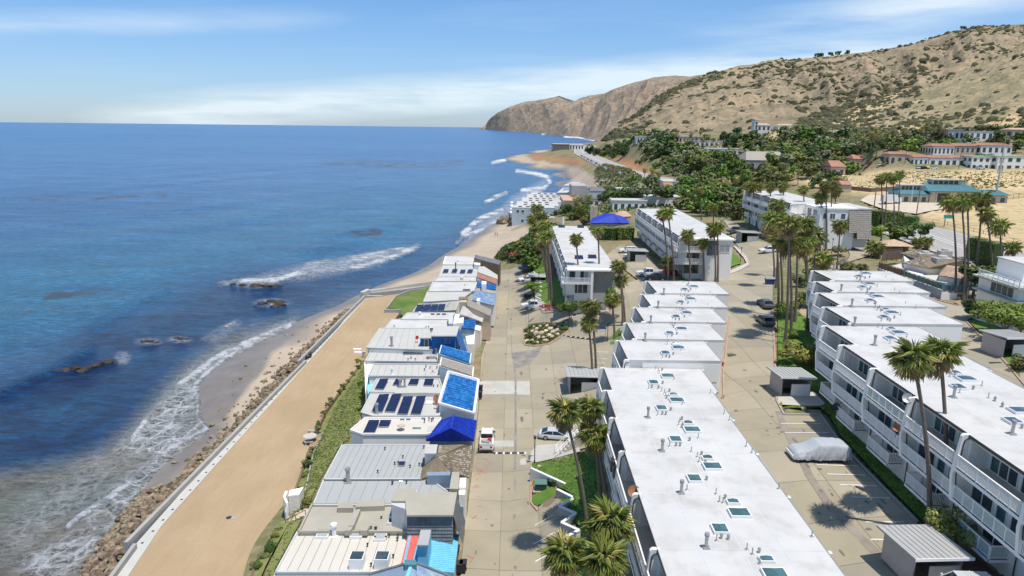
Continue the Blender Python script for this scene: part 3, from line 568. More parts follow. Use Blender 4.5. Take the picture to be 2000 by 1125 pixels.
o, near_h = hill('golden_spur', [(1540,262,640,1572,232,900),(1590,266,620,1622,214,960),(1640,270,600,1660,206,1000),(1700,274,580,1712,192,1000),(1770,276,560,1775,176,990),(1840,276,545,1850,150,960),(1900,274,530,1930,118,930),(1960,270,520,2000,84,900),(2040,266,515,2080,55,860),(2140,262,500,2180,40,820)], hm_right, .26, 110, 420, 150, 1.1, 23, 1.35, 120, .35); o['kind'] = 'structure'
pxh, pyh = proj(near_h[0], near_h[1], near_h[2]); me = o.data; co = np.empty(len(me.vertices)*3, np.float32); me.vertices.foreach_get('co', co); co = co.reshape(-1, 3)
ax, ay = proj(co[:, 0], co[:, 1], co[:, 2])
nz = 22*(fnoise(co[:, 0], co[:, 1], 50, 31)-.5)
gd = np.maximum(ramp(sdf([(1520,262),(1540,235),(1620,200),(1700,176),(1800,160),(1740,205),(1700,235),(1650,245),(1690,275),(1560,275)], ax, ay)+nz, -8, 8), ramp(sdf([(1740,250),(1790,240),(1800,262),(1750,275)], ax, ay)+nz, -6, 6))
gd = np.maximum(gd, ramp(sdf([(1930,240),(2010,218),(2100,205),(2100,250),(1960,255)], ax, ay)+nz, -6, 6))
set_attr(me, 'gold', gd*.9)
def scatter_bushes(name, H3, n, smin, smax, m, seed, cond=None):
 X, Y, Z = H3; rs = np.random.RandomState(seed); ii = rs.randint(8, X.shape[0]-3, n*3); jj = rs.randint(2, X.shape[1]-2, n*3)
 dens = fnoise(X, Y, 160, seed, 3)[ii, jj]; keep = (rs.rand(n*3) < np.clip((dens-.42)*5, .05, 1)); ii = ii[keep][:n]; jj = jj[keep][:n]
 base = [(1,0,0),(.5,.87,0),(-.5,.87,0),(-1,0,0),(-.5,-.87,0),(.5,-.87,0)]
 vs, fs = [], []
 for i, j in zip(ii, jj):
  s = smin+(smax-smin)*rs.rand()**2.2; x = X[i, j]+rs.randn()*4; y = Y[i, j]+rs.randn()*4; z = Z[i, j]; o = len(vs); st = .7+.9*rs.rand()
  for bx, by, _ in base: vs.append((x+bx*s*(st+rs.rand()*.5), y+by*s*(.8+rs.rand()*.5), z-s*.35))
  for bx, by, _ in base: vs.append((x+bx*s*.75*(st+rs.rand()*.4), y+by*s*.7*(.8+rs.rand()*.5), z+s*(.35+rs.rand()*.35)))
  vs.append((x, y, z+s*(.8+.3*rs.rand())))
  for a in range(6): fs += [(o+a, o+(a+1) % 6, o+6+(a+1) % 6, o+6+a), (o+6+a, o+6+(a+1) % 6, o+12)]
 mb = MB(); mb.add(vs, fs); ob = mb.build(name, m); ob['kind'] = 'stuff'; tag(ob, 'dark green chaparral bushes dotted over the dry brown slope', 'bushes'); return ob
M['chap'] = mat('chaparral', (.085,.085,.04), .9, .4, .05)
scatter_bushes('chaparral_bushes', main_h, 5200, 1.2, 5.6, M['chap'], 3)
ob = scatter_bushes('chaparral_bushes', near_h, 2300, .7, 3.8, M['chap'], 5); ob['label'] = 'dark green chaparral bushes dotted over the nearer golden spur'
# ================================================================== PAVEMENT
def clip_cell(poly, x0, x1, y0, y1):
 for ax, v, sg in ((0, x0, 1), (0, x1, -1), (1, y0, 1), (1, y1, -1)):
  o = []; n = len(poly)
  for i in range(n):
   a, b_ = poly[i], poly[(i+1) % n]; da = (a[ax]-v)*sg; db = (b_[ax]-v)*sg
   if da >= 0: o.append(a)
   if (da >= 0) != (db >= 0):
    k = da/(da-db); o.append((a[0]+(b_[0]-a[0])*k, a[1]+(b_[1]-a[1])*k))
  poly = o
  if len(poly) < 3: return []
 return poly
def parea(p): return abs(sum(p[i][0]*p[(i+1) % len(p)][1]-p[(i+1) % len(p)][0]*p[i][1] for i in range(len(p))))/2
def mb_obj(name, bm, m, parent=None):
 me = bpy.data.meshes.new(name); bm.to_mesh(me); bm.free(); me.materials.append(m); o = bpy.data.objects.new(name, me); COL.objects.link(o)
 if parent: o.parent = parent
 return o
slabm = [mat('concrete_slab_%s' % n_, c, .85, .07, .25, dirt=(d, .22, .56, .5), bump=.12, bscale=9) for n_, c, d in (('buff', (.335,.295,.21), (.235,.21,.165)), ('pale', (.37,.325,.24), (.27,.245,.195)), ('worn', (.30,.27,.205), (.21,.195,.165)))]
rng = random.Random(11)
def pavement(name, poly, cw, cl, ox=0, oy=0, cell=3.0):
 poly = [(p[0], p[1]) for p in poly]
 base = drape_obj(name, poly, .03, M['joint'], cell)
 xs = [p[0] for p in poly]; ys = [p[1] for p in poly]; g = .018; cnt = 0
 k = math.floor((min(xs)-ox)/cw)
 while ox+k*cw < max(xs):
  j = math.floor((min(ys)-oy)/cl)
  while oy+j*cl < max(ys):
   q = clip_cell(poly, ox+k*cw+g, ox+(k+1)*cw-g, oy+j*cl+g, oy+(j+1)*cl-g)
   if len(q) > 2 and parea(q) > .4:
    bm = drape(q, .10, cell)
    if bm.faces: mb_obj('slab', bm, slabm[rng.choice((0, 0, 0, 1, 1, 2))], base); cnt += 1
    else: bm.free()
   j += 1
  k += 1
 return base
lower = GP((935,800),(940,700),(958,640),(965,560),(975,530),(1013,522),(1030,545),(1043,585),(1058,607),(1100,612),(1145,605),(1180,590),(1205,560)) + [Vector((28,150)), Vector((24,178)), Vector((30,192)), Vector((36,190)), Vector((34.5,150)), Vector((36,133)), Vector((31,127)), Vector((24,118)), Vector((19,108)), Vector((14.3,97)), Vector((12.5,84))] + [Vector((8,82)), Vector((8.2,77)), Vector((4.0,79)), Vector((3.1,76))] + GP((1037,925),(1037,985),(1052,991),(1086,968),(1122,974),(1094,989),(1126,1004),(1098,1021),(1131,1037),(1104,1050),(1100,1125)) + [Vector((5.6,34)), Vector((-4.6,34)), Vector((-4.7,80))]
pavement('lower_road', lower, 4.15, 6.4, -5.05, 1.5)
upper = [Vector((24.6,34)), Vector((24.6,79)), Vector((28.0,88.5)), Vector((31,97.5)), Vector((34,106)), Vector((37,115)), Vector((38,126))] + GP((1395,545),(1440,528),(1462,518),(1458,505),(1440,480),(1425,450),(1400,425),(1440,438),(1460,462),(1508,478),(1530,500),(1510,530),(1508,600),(1513,690),(1517,785),(1530,812),(1600,812),(1625,850),(1660,893),(1788,1022)) + [Vector((33.2,41)), Vector((33.3,34))]
pavement('upper_road', upper, 4.6, 5.6, 24.6, 2)
eastr = [Vector((47.5,42)), Vector((55,42)), Vector((55.5,60))] + GP((1955,690),(1900,640),(1885,628),(1945,600),(1940,590),(1870,596),(1830,585),(1790,560)) + [Vector((66,132)), Vector((62,150))] + GP((1700,500),(1690,470),(1660,445),(1645,450),(1650,475),(1660,500),(1650,520)) + [Vector((60,118)), Vector((58,108)), Vector((54,92)), Vector((49,78)), Vector((47.4,66))]
base_e = pavement('entrance_road', eastr, 5.2, 7, 48, 3)
def Gz(px_, py_, z): return P(px_, py_, z).to_2d()
hw = [Vector((150,90)), Vector((135,150)), Vector((129,190)), Vector((135,230)), Vector((134,275)), Vector((123,330)), Vector((110,395)), Vector((100,450)), Vector((90,490)), Vector((86,560)), Vector((88,700)), Vector((93,936)), Vector((104,1080)), Vector((135,1250))]
M['hwy'] = mat('highway_asphalt', (.36,.34,.315), .9, .08, .3)
drape_obj('highway', ribbon(hw, 25), .2, M['hwy'], 5)
hwfar = ribbon([(a.x, a.y) for a in hw[6:]], 22)
for off, nm in ((-11.2, 'edge_line'), (11.2, 'edge_line'), (-1, 'centre_line'), (1, 'centre_line')):
 ln = []
 for i, p in enumerate(hw):
  a = hw[max(i-1, 0)]; b_ = hw[min(i+1, len(hw)-1)]; d = (b_-a).normalized(); ln.append(p+Vector((-d.y, d.x))*off)
 drape_obj(nm, ribbon(ln, .35), .24, M['paint'], 6)
dash = []
for off in (-5.6, 5.6):
 for i in range(len(hw)-1):
  a, b_ = hw[i], hw[i+1]; L_ = (b_-a).length; d = (b_-a)/L_; n_ = Vector((-d.y, d.x))
  if a.y > 500: break
  k = 0
  while k < L_-4: dash.append((a+d*k+n_*off, a+d*(k+4)+n_*off)); k += 11
mb = MB()
for a, b_ in dash:
 n_ = (b_-a).normalized(); n_ = Vector((-n_.y, n_.x))*.16; za = h1(a.x, a.y)+.26; zb = h1(b_.x, b_.y)+.26
 mb.quad((*(a-n_), za), (*(b_-n_), zb), (*(b_+n_), zb), (*(a+n_), za))
o = mb.build('lane_dashes', M['paint']); o['kind'] = 'structure'
def kerb(pts, m='seawall', wd=.2, h=.16, lift=.08, name='kerb'):
 p3 = []
 for i in range(len(pts)-1):
  a = Vector(pts[i][:2]); b_ = Vector(pts[i+1][:2]); n_ = max(1, int((b_-a).length/2.5))
  for k in range(n_): p3.append(a.lerp(b_, k/n_))
 p3.append(Vector(pts[-1][:2])); z = H([p.x for p in p3], [p.y for p in p3]); mb = MB()
 for i in range(len(p3)-1): mb.beam((*p3[i], z[i]+lift+h/2-.1), (*p3[i+1], z[i+1]+lift+h/2-.1), wd, h+.2)
 o = mb.build(name, M[m]); o['kind'] = 'structure'; return o
kerb(GP((1037,905),(1037,925),(1037,985),(1050,1000)), 'redpaint'); kerb(GP((1056,607),(1062,613),(1100,616),(1145,609),(1182,595)), 'redpaint')
kerb(GP((1400,547),(1440,531),(1464,520),(1460,505),(1445,487)), 'redpaint'); kerb(GP((1508,600),(1513,690),(1517,785)), 'redpaint', .25)
kerb(GP((1517,785),(1531,812),(1602,812)), 'seawall'); kerb(GP((1602,812),(1630,852),(1664,893),(1720,950),(1792,1022)), 'seawall')
kerb([Vector((24.55,40)), Vector((24.55,79))], 'seawall'); kerb([Vector((26.3,80)), Vector((28.6,88)), Vector((31.6,97)), Vector((34.6,106)), Vector((37.6,115))], 'redpaint')
kerb(GP((1886,628),(1910,655),(1955,700),(2010,765)), 'redpaint'); kerb(GP((1940,592),(1870,598),(1832,588),(1792,562)), 'redpaint')
kerb(GP((1672,455),(1660,470),(1655,480)), 'redpaint')
isl = GP((1021,645),(1040,634),(1085,632),(1105,636),(1113,645),(1098,657),(1072,674),(1045,678),(1026,676),(1021,668))
kerb(isl+[isl[0]], 'redpaint', .25, .2)
drape_obj('planted_island', isl, .2, M['slopegrass'], 2)
drape_obj('sidewalk', GP((1040,597),(1060,608),(1100,612),(1145,605),(1180,592),(1176,586),(1145,598),(1100,604),(1066,600),(1046,588)), .22, M['concrete2'], 2)
drape_obj('sidewalk', GP((1400,540),(1440,524),(1458,515),(1452,504),(1432,482),(1438,482),(1458,500),(1464,518),(1442,530),(1402,547)), .22, M['concrete2'], 2)
drape_obj('sidewalk', GP((1050,872),(1105,868),(1128,856),(1134,884),(1085,897),(1036,907),(1036,885)), .2, M['concrete2'], 2)
drape_obj('sidewalk', GP((1517,772),(1590,768),(1612,792),(1600,796),(1519,793)), .2, M['concrete2'], 2)
def lawn(name, pts, m='grass', lift=.12): return drape_obj(name, pts, lift, M[m], 2)
lawn('lawn', GP((1037,903),(1085,899),(1134,885),(1165,880),(1185,960),(1170,1000),(1135,1030),(1105,1010),(1122,1002),(1090,975),(1122,968),(1085,948),(1108,945),(1037,915)))
lawn('lawn', GP((1038,940),(1085,955),(1085,968),(1050,990),(1038,985)), 'grass', .16)
lawn('lawn', GP((1105,1035),(1130,1036),(1180,1000),(1200,1100),(1190,1180),(1120,1180),(1112,1090)), 'grass')
lawn('lawn', GP((1050,600),(1090,608),(1135,600),(1085,540),(1075,500),(1062,480),(1040,520),(1050,560)))
lawn('lawn', GP((1325,548),(1400,538),(1432,520),(1447,515),(1440,500),(1425,492),(1400,500),(1345,530)))
lawn('lawn', GP((1519,600),(1530,590),(1600,640),(1640,740),(1625,770),(1590,765),(1560,720),(1519,725)))
lawn('lawn', GP((1522,798),(1600,797),(1620,812),(1640,850),(1700,915),(1800,1018),(1840,1060),(1870,1060),(1760,940),(1690,850),(1640,780),(1600,785)))
lawn('lawn', GP((1190,655),(1212,640),(1212,670),(1192,675)))
lawn('lawn', GP((1890,628),(1935,625),(1990,700),(1992,740),(1950,688)))
drape_obj('planting_bed', GP((1540,735),(1600,760),(1640,800),(1690,870),(1760,960),(1850,1050),(1960,1130),(1900,1140),(1870,1100),(1800,1010),(1700,890),(1640,815),(1590,775)), .06, M['mulch'], 3)
drape_obj('planting_bed', GP((1066,470),(1078,470),(1085,540),(1080,552),(1072,520)), .15, M['mulch'], 3)
drape_obj('dirt_yard', GP((1605,545),(1620,500),(1650,540),(1610,600),(1590,640),(1560,610)), .08, mat('bare_dirt', (.42,.30,.20), .95, .15, .5, bump=.4), 3)
drape_obj('dirt_lot', GP((1680,392),(1700,380),(1850,398),(1845,408),(1790,418),(1730,410)), .1, mat('pale_gravel', (.55,.47,.36), .95, .1, .3), 5)
drape_obj('dirt_bank', GP((1862,592),(1895,575),(1945,592),(1938,600),(1885,600)), .15, mat('bank_soil', (.36,.24,.15), .95, .2, .5, bump=.5), 3)
def strip(a, b_, wd=.12, lift=.13, m='paint', name='stall_line'):
 a = Vector(a[:2]); b_ = Vector(b_[:2]); d = (b_-a).normalized(); n_ = Vector((-d.y, d.x))*wd/2
 o = drape_obj(name, [a-n_, b_-n_, b_+n_, a+n_], lift, M[m], 3); return o
for (x0, y0, x1, y1) in [(1525,829,1602,829),(1533,847,1618,847),(1595,910,1675,912),(1615,928,1690,930),(1640,949,1712,951),(1662,973,1738,975),(1690,1022,1765,1022),(1700,1056,1776,1057),
 (1150,686,1187,689),(1155,700,1184,702),(1158,710,1182,710),(1122,779,1163,782),(1124,793,1162,795),(1128,806,1160,808),(1075,831,1118,836),(1070,838,1112,852),(1040,1030,1085,1005),(1040,1065,1086,1040),(1043,1100,1085,1075)]:
 q = GP((x0, y0), (x1, y1)); strip(q[0], q[1], .13)
for i, yy in enumerate((500, 508, 517)): q = GP((1232, yy), (1262, yy+2)); strip(q[0], q[1], .13)
def blot(pts, m, lift=.115, name='road_stain'): return drape_obj(name, GP(*pts), lift, M[m], 3)
gut = GP((1003,1130),(1004,1040),(1006,960),(1006,900),(1007,850),(1007,800),(1007,740),(1003,705),(1000,690)); drape_obj('gutter_stain', ribbon(gut, .32), .115, M['stain'], 3)
gut = GP((1000,690),(999,670),(999,655)); drape_obj('gutter_stain', ribbon(gut, .15), .115, M['stain'], 3)
gut = GP((1012,530),(1010,560),(1009,590),(1000,610),(997,650),(1020,652)); drape_obj('gutter_stain', ribbon(gut, .2), .115, M['stain'], 3)
gut = GP((1520,805),(1530,835),(1556,880),(1580,930),(1610,975),(1650,1020),(1680,1052),(1710,1080)); drape_obj('gutter_stain', ribbon(gut, .75), .115, mat('gutter_wear', (.27,.235,.19), .9, .2, .8), 3)
blot([(1055,985),(1062,972),(1090,968),(1088,975),(1072,990),(1060,993)], 'wetstain'); blot([(1064,1022),(1075,1000),(1080,995),(1092,1000),(1085,1012),(1075,1022)], 'wetstain')
blot([(1000,690),(1045,683),(1062,672),(1050,695),(1035,712),(1003,722)], 'stain'); 
M['patch'] = mat('pale_patch', (.44,.43,.385), .85, .06, .5)
blot([(960,750),(988,749),(988,760),(961,761)], 'patch', .118, 'concrete_patch'); blot([(960,862),(1003,862),(1004,874),(962,874)], 'patch', .118, 'concrete_patch')
blot([(930,746),(1035,746),(1035,773),(1000,771),(940,772)], 'concrete2', .116, 'concrete_patch'); blot([(1016,898),(1028,896),(1027,910),(1016,910)], 'concrete2', .118, 'concrete_patch')
mk = MB(); rm = random.Random(4)
for (a, b_) in [(935,893),(938,902),(932,915),(944,922),(930,935),(928,952),(938,968),(934,988),(922,1010),(930,1022),(915,1035),(925,700),(938,708),(946,712),(950,726),(945,735),(938,728),(931,716),(940,930),(926,1090),(948,905),(943,760),(952,755)]:
 c_ = G(a, b_)
 for _ in range(rm.choice((2, 3, 3))):
  an = rm.uniform(0, 3.14); ln = rm.uniform(.2, .5); d = Vector((math.cos(an), math.sin(an), 0)); n_ = Vector((-d.y, d.x, 0))*.022; c2 = c_+Vector((rm.uniform(-.5, .5), rm.uniform(-.8, .8), .135))
  mk.quad(c2-d*ln-n_, c2+d*ln-n_, c2+d*ln+n_, c2-d*ln+n_)
o = mk.build('survey_marks', M['redmark']); o['kind'] = 'structure'
M['oil'] = mat('oil_spot', (.185,.165,.135), .7, .3, 1.5)
ov = MB(); ro = random.Random(8)
for x0_, x1_, y0_, y1_, n_ in ((-4, 3, 42, 200, 60), (26, 32.5, 44, 130, 60), (27.5, 33, 45, 72, 26), (4, 13, 88, 118, 24), (25, 34, 150, 188, 20), (50, 55, 50, 100, 16)):
 for _ in range(n_):
  x, y = ro.uniform(x0_, x1_), ro.uniform(y0_, y1_); z = h1(x, y)+.125; a0_ = ro.uniform(.05, .28); st = ro.choice((1, 1, 1.6, 4)); k0 = len(ov.v); ring = [(x+math.cos(q*.785)*a0_*ro.uniform(.6, 1.2), y+math.sin(q*.785)*a0_*st*ro.uniform(.6, 1.2), z) for q in range(8)]; ov.add(ring, [tuple(range(8))])
o = ov.build('oil_spots', M['oil']); o['kind'] = 'structure'
for px_, py_ in ((447, 1011), (456, 1012)):
 p = P(px_, py_, -2.19); mb = MB(); mb.tube(p, p+Vector((0, 0, .03)), .32, .32, 14); tag(mb.build('manhole_cover', M['darkmetal'] if px_ == 447 else M['seawall']), '%s round cover set in the near part of the sand terrace' % ('left dark' if px_ == 447 else 'right pale'), 'manhole cover')
def grate(px_, py_, w_, l_, m='darkmetal', rz=0):
 c_ = G(px_, py_); t_ = thing('drain_grate', None, None, (c_.x, c_.y, c_.z+.11), rz)
 f_ = MB(); f_.box(-w_/2, w_/2, -l_/2, l_/2, 0, .02); f_.build('frame', M['metal'], t_)
 n_ = max(4, int(w_/.12)); s_ = MB()
 for i in range(n_): s_.box(-w_/2+.04+i*(w_-.08)/n_, -w_/2+.04+(i+.6)*(w_-.08)/n_, -l_/2+.05, l_/2-.05, .021, .04)
 s_.build('bars', M[m], t_); return t_
for px_, py_, w_, l_, lab in [(1044,895,1.6,1.2,'rusty square drain grate beside the black lamp post'),(1430,694,1.2,.9,'small iron drain grate in the middle of the upper road'),(1553,783,1.8,.8,'rusty drain grate on the path in front of the upper shed'),(1945,710,1.6,.5,'long iron drain grate on the entrance road')]:
 t_ = grate(px_, py_, w_, l_); tag(t_, lab, 'drain grate')
def speed_bump(a, b_, wd=.45, lab=''):
 a = G(*a); b_ = G(*b_); t_ = thing('speed_bump', lab, 'speed bump', a); d = (b_-a); L_ = d.to_2d().length; n_ = max(3, round(L_/1.0)); a2, d2 = Vector((0, 0, 0)), d
 nrm = Vector((-d.y, d.x, 0)).normalized()*wd/2; u = Vector((0, 0, .09))
 for i in range(n_):
  p = d2*(i/n_); q = d2*((i+.72)/n_); r = d2*((i+1)/n_)
  mb = MB(); up = u+Vector((0, 0, .06)); mb.slab([p-nrm+u, q-nrm+u, q+nrm+u, p+nrm+u], None, .05); mb.slab([p-nrm*.5+up, q-nrm*.5+up, q+nrm*.5+up, p+nrm*.5+up], None, .06); mb.build('rubber_section', M['rubber'], t_)
  mb = MB(); mb.slab([q-nrm+u, r-nrm+u, r+nrm+u, q+nrm+u], None, .05); mb.build('painted_section', M['paint'], t_)
speed_bump((930,886), (1028,886), .55, 'black and white speed bump across the lower road behind the white pickup')
speed_bump((1097,633), (1126,613), .6, 'black and white speed bump running diagonally beyond the boulder island')
speed_bump((1098,656), (1165,664), .6, 'black and white speed bump between the boulder island and the small corner lawn')
speed_bump((1408,779), (1510,781), .4, 'black and white speed bump across the upper road')
# ================================================================== SEA TERRACE
slp = [P(a, b_, -2.2) for a, b_ in [(240,1140),(316,1026),(500,821),(560,755),(640,665),(716,582),(795,572),(775,578),(757,601),(780,612),(757,641),(740,662),(697,719),(635,802),(618,840),(580,949),(560,985),(549,1022),(480,1140)]]
sandm_, t, b = new_mat('terrace_sand'); b.inputs['Roughness'].default_value = .95
c = nmix(t, nramp(t, nnoise(t, .08, 7), .38, .62), (.385, .275, .155), (.44, .325, .195)); c = nmix(t, nramp(t, nnoise(t, .25, 9, .7, (1, .25, 1, -12)), .47, .66, 0, .7), c, (.36, .26, .155))
c = nmix(t, nramp(t, nnoise(t, 1.6, 7, .7, (1, .1, 1, -9)), .5, .66, 0, .38), c, (.33, .235, .135)); c = nmix(t, nramp(t, nnoise(t, 5, 5, .7), .56, .66, 0, .4), c, (.30, .215, .125))
c = nmix(t, nramp(t, nnoise(t, 2.5, 4, .6), .68, .72, 0, .6), c, (.25, .18, .11)); t.links.new(c, b.inputs['Base Color'])
bb = t.nodes.new('ShaderNodeBump'); bb.inputs['Strength'].default_value = .5; bb.inputs['Distance'].default_value = .12; t.links.new(nnoise(t, 2.2, 7), bb.inputs['Height']); t.links.new(bb.outputs[0], b.inputs['Normal'])
mb = MB(); mb.slab(slp, -6.8); o = mb.build('sand_terrace', sandm_); o['kind'] = 'structure'
def wall(name, lab, pts, wd, zt, zb, m, cat='wall', cap=None):
 t_ = thing(name, lab, cat, (pts[0][0], pts[0][1], zb)); mb = MB()
 for a, b_ in zip(pts[:-1], pts[1:]):
  za = a[2] if len(a) > 2 and a[2] is not None else zt; zc_ = b_[2] if len(b_) > 2 and b_[2] is not None else zt
  d = Vector((b_[0]-a[0], b_[1]-a[1])).normalized(); n_ = Vector((-d.y, d.x))*wd/2; e = d*wd*.4
  mb.slab([(a[0]-n_.x-e.x, a[1]-n_.y-e.y, za), (b_[0]-n_.x+e.x, b_[1]-n_.y+e.y, zc_), (b_[0]+n_.x+e.x, b_[1]+n_.y+e.y, zc_+.0), (a[0]+n_.x-e.x, a[1]+n_.y-e.y, za)], zb)
 mb.build('wall_body', M[m], t_, world=True)
 if cap:
  mc = MB()
  for a, b_ in zip(pts[:-1], pts[1:]):
   za = a[2] if len(a) > 2 and a[2] is not None else zt; zc_ = b_[2] if len(b_) > 2 and b_[2] is not None else zt
   mc.beam((a[0], a[1], za+.04), (b_[0], b_[1], zc_+.04), wd+.1, .08)
  mc.build('coping', M[cap], t_, world=True)
 return t_
A = P(712, 577, -1.3); Bp = P(583, 704, -1.3); C2p = P(596, 704, -1.5); D = P(247, 1057, -1.5); E2 = P(262, 1063, -1.5); F2 = P(205, 1140, -1.5)
wall('seawall', 'long grey concrete seawall parapet along the far half of the sand terrace', [A, Bp], .45, -1.3, -6.9, 'seawall')
wall('seawall', 'grey concrete seawall parapet along the middle of the terrace above the boulders', [C2p, D], .45, -1.5, -7, 'seawall')
wall('seawall', 'short nearest length of the concrete seawall at the bottom left', [E2, F2], .4, -1.5, -7, 'seawall')
wk = [P(a, b_, -2.1) for a, b_ in [(716,582),(640,665),(560,755),(500,821),(316,1026),(240,1140),(212,1140),(262,1066),(480,820),(596,706),(660,640),(707,581)]]
mb = MB(); mb.slab(wk, -6.5); walk = mb.build('seawall_walkway', mat('walkway_concrete', (.50,.49,.45), .85, .06, .5, dirt=((.36,.35,.32), .9, .6, .6))); walk['kind'] = 'structure'
for i in range(46):
 k = i/45; p = P(698, 603, -2.1).lerp(P(270, 1085, -2.1), k)+Vector((-.75, 0, 0))
 inst(bpy.data.meshes.get('drain_hole') or MB().box(-.12, .12, -.12, .12, 0, .03).mesh('drain_hole', M['darkmetal']), 'drain_hole', p, 0, 1, walk)
mb = MB(); mb.slab([P(a, b_, -1.7) for a, b_ in [(708,577),(716,566),(790,557),(846,550),(850,556),(792,565),(720,573)]], -6); o = tag(mb.build('beach_ramp', M['seawall']), kind='structure')
wall('concrete_wall', 'low white concrete wall running from the seawall corner towards the far white houses', [P(722,568,-1.2), P(790,557,-1.0), P(846,549,-.6)], .4, -1.2, -6, 'concrete2')
wall('concrete_block', 'small pale concrete block standing on the outer corner of the seawall', [P(708,570,-.6), P(718,565,-.6)], 1.1, -.6, -6, 'concrete2')
wall('concrete_steps', 'short row of concrete kerb steps at the far end of the sand terrace', [P(716,577,-1.9), P(746,577,-1.9)], .6, -1.9, -2.6, 'concrete2')
plw = [P(a, b_, -1.7) for a, b_ in [(480,1140),(549,1022)]]; wall('retaining_wall', 'low dark timber planter wall at the bottom edge of the sand terrace', plw, .25, -1.7, -3, 'wood')
wall('retaining_wall', 'long low timber planter wall between the sand terrace and the sloping lawn', [P(a, b_, -1.7) for a, b_ in [(578,952),(604,876)]], .25, -1.7, -3, 'wood')
wall('retaining_wall', 'low timber planter wall beyond the round table deck', [P(a, b_, -1.7) for a, b_ in [(618,842),(635,802),(710,703)]], .25, -1.7, -3, 'wood')
wall('retaining_wall', 'thin dark edging wall where the terrace meets the white houses', [P(a, b_, -1.7) for a, b_ in [(742,660),(757,641),(780,612)]], .2, -1.7, -3, 'wood')
wall('concrete_wall', 'L shaped concrete edging wall round the small far lawn', [P(a, b_, -1.7) for a, b_ in [(838,562),(800,566),(773,578),(756,600)]], .3, -1.7, -3, 'seawall')
wall('concrete_wall', 'short concrete wall at the foot of the small far lawn', [P(a, b_, -1.4) for a, b_ in [(752,604),(782,604)]], .5, -1.4, -3, 'seawall')
drape_obj('planter_soil', [P(a, b_, -2).to_2d() for a, b_ in [(480,1140),(549,1022),(567,1025),(520,1110),(505,1145)]], .25, M['slopegrass'], 2)
def uneven(bm, amp, s):
 for v in bm.verts: v.co.z += noise.noise(v.co*s)*amp
bm = drape([P(a, b_, -1.7).to_2d() for a, b_ in [(505,1150),(562,1030),(590,960),(612,880),(632,842),(650,800),(715,708),(720,770),(690,850),(660,880),(625,940),(585,1030),(540,1110),(525,1150)]], .25, 1.0); uneven(bm, .25, .6); o = mb_obj('slope_lawn', bm, M['slopegrass']); o['kind'] = 'structure'
drape_obj('planter_soil', [P(a, b_, -1.9).to_2d() for a, b_ in [(580,950),(606,876),(620,842),(637,802),(710,703),(716,712),(652,800),(634,842),(614,880),(596,955)]], .3, M['slopegrass'], 2)
mb = MB(); mb.slab([P(a, b_, -1.6) for a, b_ in [(759,601),(775,579),(838,561),(846,580),(822,600),(795,625),(782,612),(784,604)]], -3); o = mb.build('far_lawn', mat('far_lawn_grass', (.06,.15,.015), .95, .3, .25, col2=(.19,.20,.06), bump=.6, bscale=4)); o['kind'] = 'structure'
wall('concrete_edging', 'pale concrete edging strip between the planter and the sloping lawn', [P(a, b_, -1.45) for a, b_ in [(596,958),(612,884),(632,842)]], .18, -1.45, -2.5, 'seawall')
# ================================================================== RIPRAP
def rock_mesh(name, seed, m, sub=2, flat=.7):
 bm = bmesh.new(); bmesh.ops.create_icosphere(bm, subdivisions=sub, radius=1); r_ = random.Random(seed); off = Vector((r_.uniform(0, 50),)*3)
 for v in bm.verts:
  n_ = noise.noise(v.co*.9+off)*.55+noise.noise(v.co*2.2+off)*.25; v.co *= 1+n_; v.co.z *= flat
 for k in range(9):
  d = Vector((r_.uniform(-1, 1), r_.uniform(-1, 1), r_.uniform(-.3, 1))).normalized(); lim = r_.uniform(.42, .72)
  for v in bm.verts:
   q = v.co.dot(d)
   if q > lim: v.co -= d*(q-lim)*.9
 me = bpy.data.meshes.new(name); bm.to_mesh(me); bm.free(); me.materials.append(m); return me
ROCKS = [rock_mesh('riprap_rock_%d' % i, i*7+1, M['stone']) for i in range(8)]
rr = random.Random(5)
def seaedge(y):   # x of the wall's outer face at y
 pts = [(F2.y, F2.x), (E2.y, E2.x), (D.y, D.x), (C2p.y, C2p.x), (Bp.y, Bp.x), (A.y, A.x)]
 return float(np.interp(y, [p[0] for p in pts], [p[1] for p in pts]))-.4
_sh = sorted((P(a, b_, SEA).y, P(a, b_, SEA).x) for a, b_ in SHORE[:8]); SHY = [q[0] for q in _sh]; SHX = [q[1] for q in _sh]
spots = []
y = 46.
while y < 172:
 wd = 7.0 if y < 72 else 5.4 if y < 86 else (5.5 if y < 130 else 5.0)
 wd = wd+1.5*noise.noise(Vector((y*.12, 3, 0)))
 if y < 84: wd = max(4.5, seaedge(y)-float(np.interp(y, SHY, SHX))-.6)
 for _ in range(int(wd*3) if y < 84 else 17 if y < 100 else 13 if y < 125 else 7):
  off = abs(rr.gauss(0, .5))*wd*.95 if y > 90 else rr.uniform(0, 1)*wd
  r_ = rr.uniform(.28, .8)*(1.1 if y < 90 else 1)*rr.choice((1, 1, .7))*(1-.3*min(1, off/wd)); x = seaedge(y)-.5-off
  spots.append((x, y+rr.uniform(-.8, .8), r_, off/wd))
 y += .95
for a, b_ in [(455,770),(462,765),(572,655),(600,640),(430,800),(520,700),(500,668),(470,740),(560,655),(415,830),(480,715),(455,745),(620,635),(585,690),(545,700),(535,715),(548,690),(500,760),(515,745),(160,1040),(120,1085),(365,900),(340,905),(300,955),(290,985),(250,1020),(190,1090),(385,890)]:
 p = G(a, b_); spots.append((p.x, p.y, rr.uniform(.25, .55), 1))
spots.sort(key=lambda q: q[1])
lab_near = 'brown riprap boulder heaped against the foot of the grey seawall'
cnt = 0; rest = MB()
order = sorted(range(len(spots)), key=lambda i: -spots[i][2]/spots[i][1]); keep = set(order[:296])
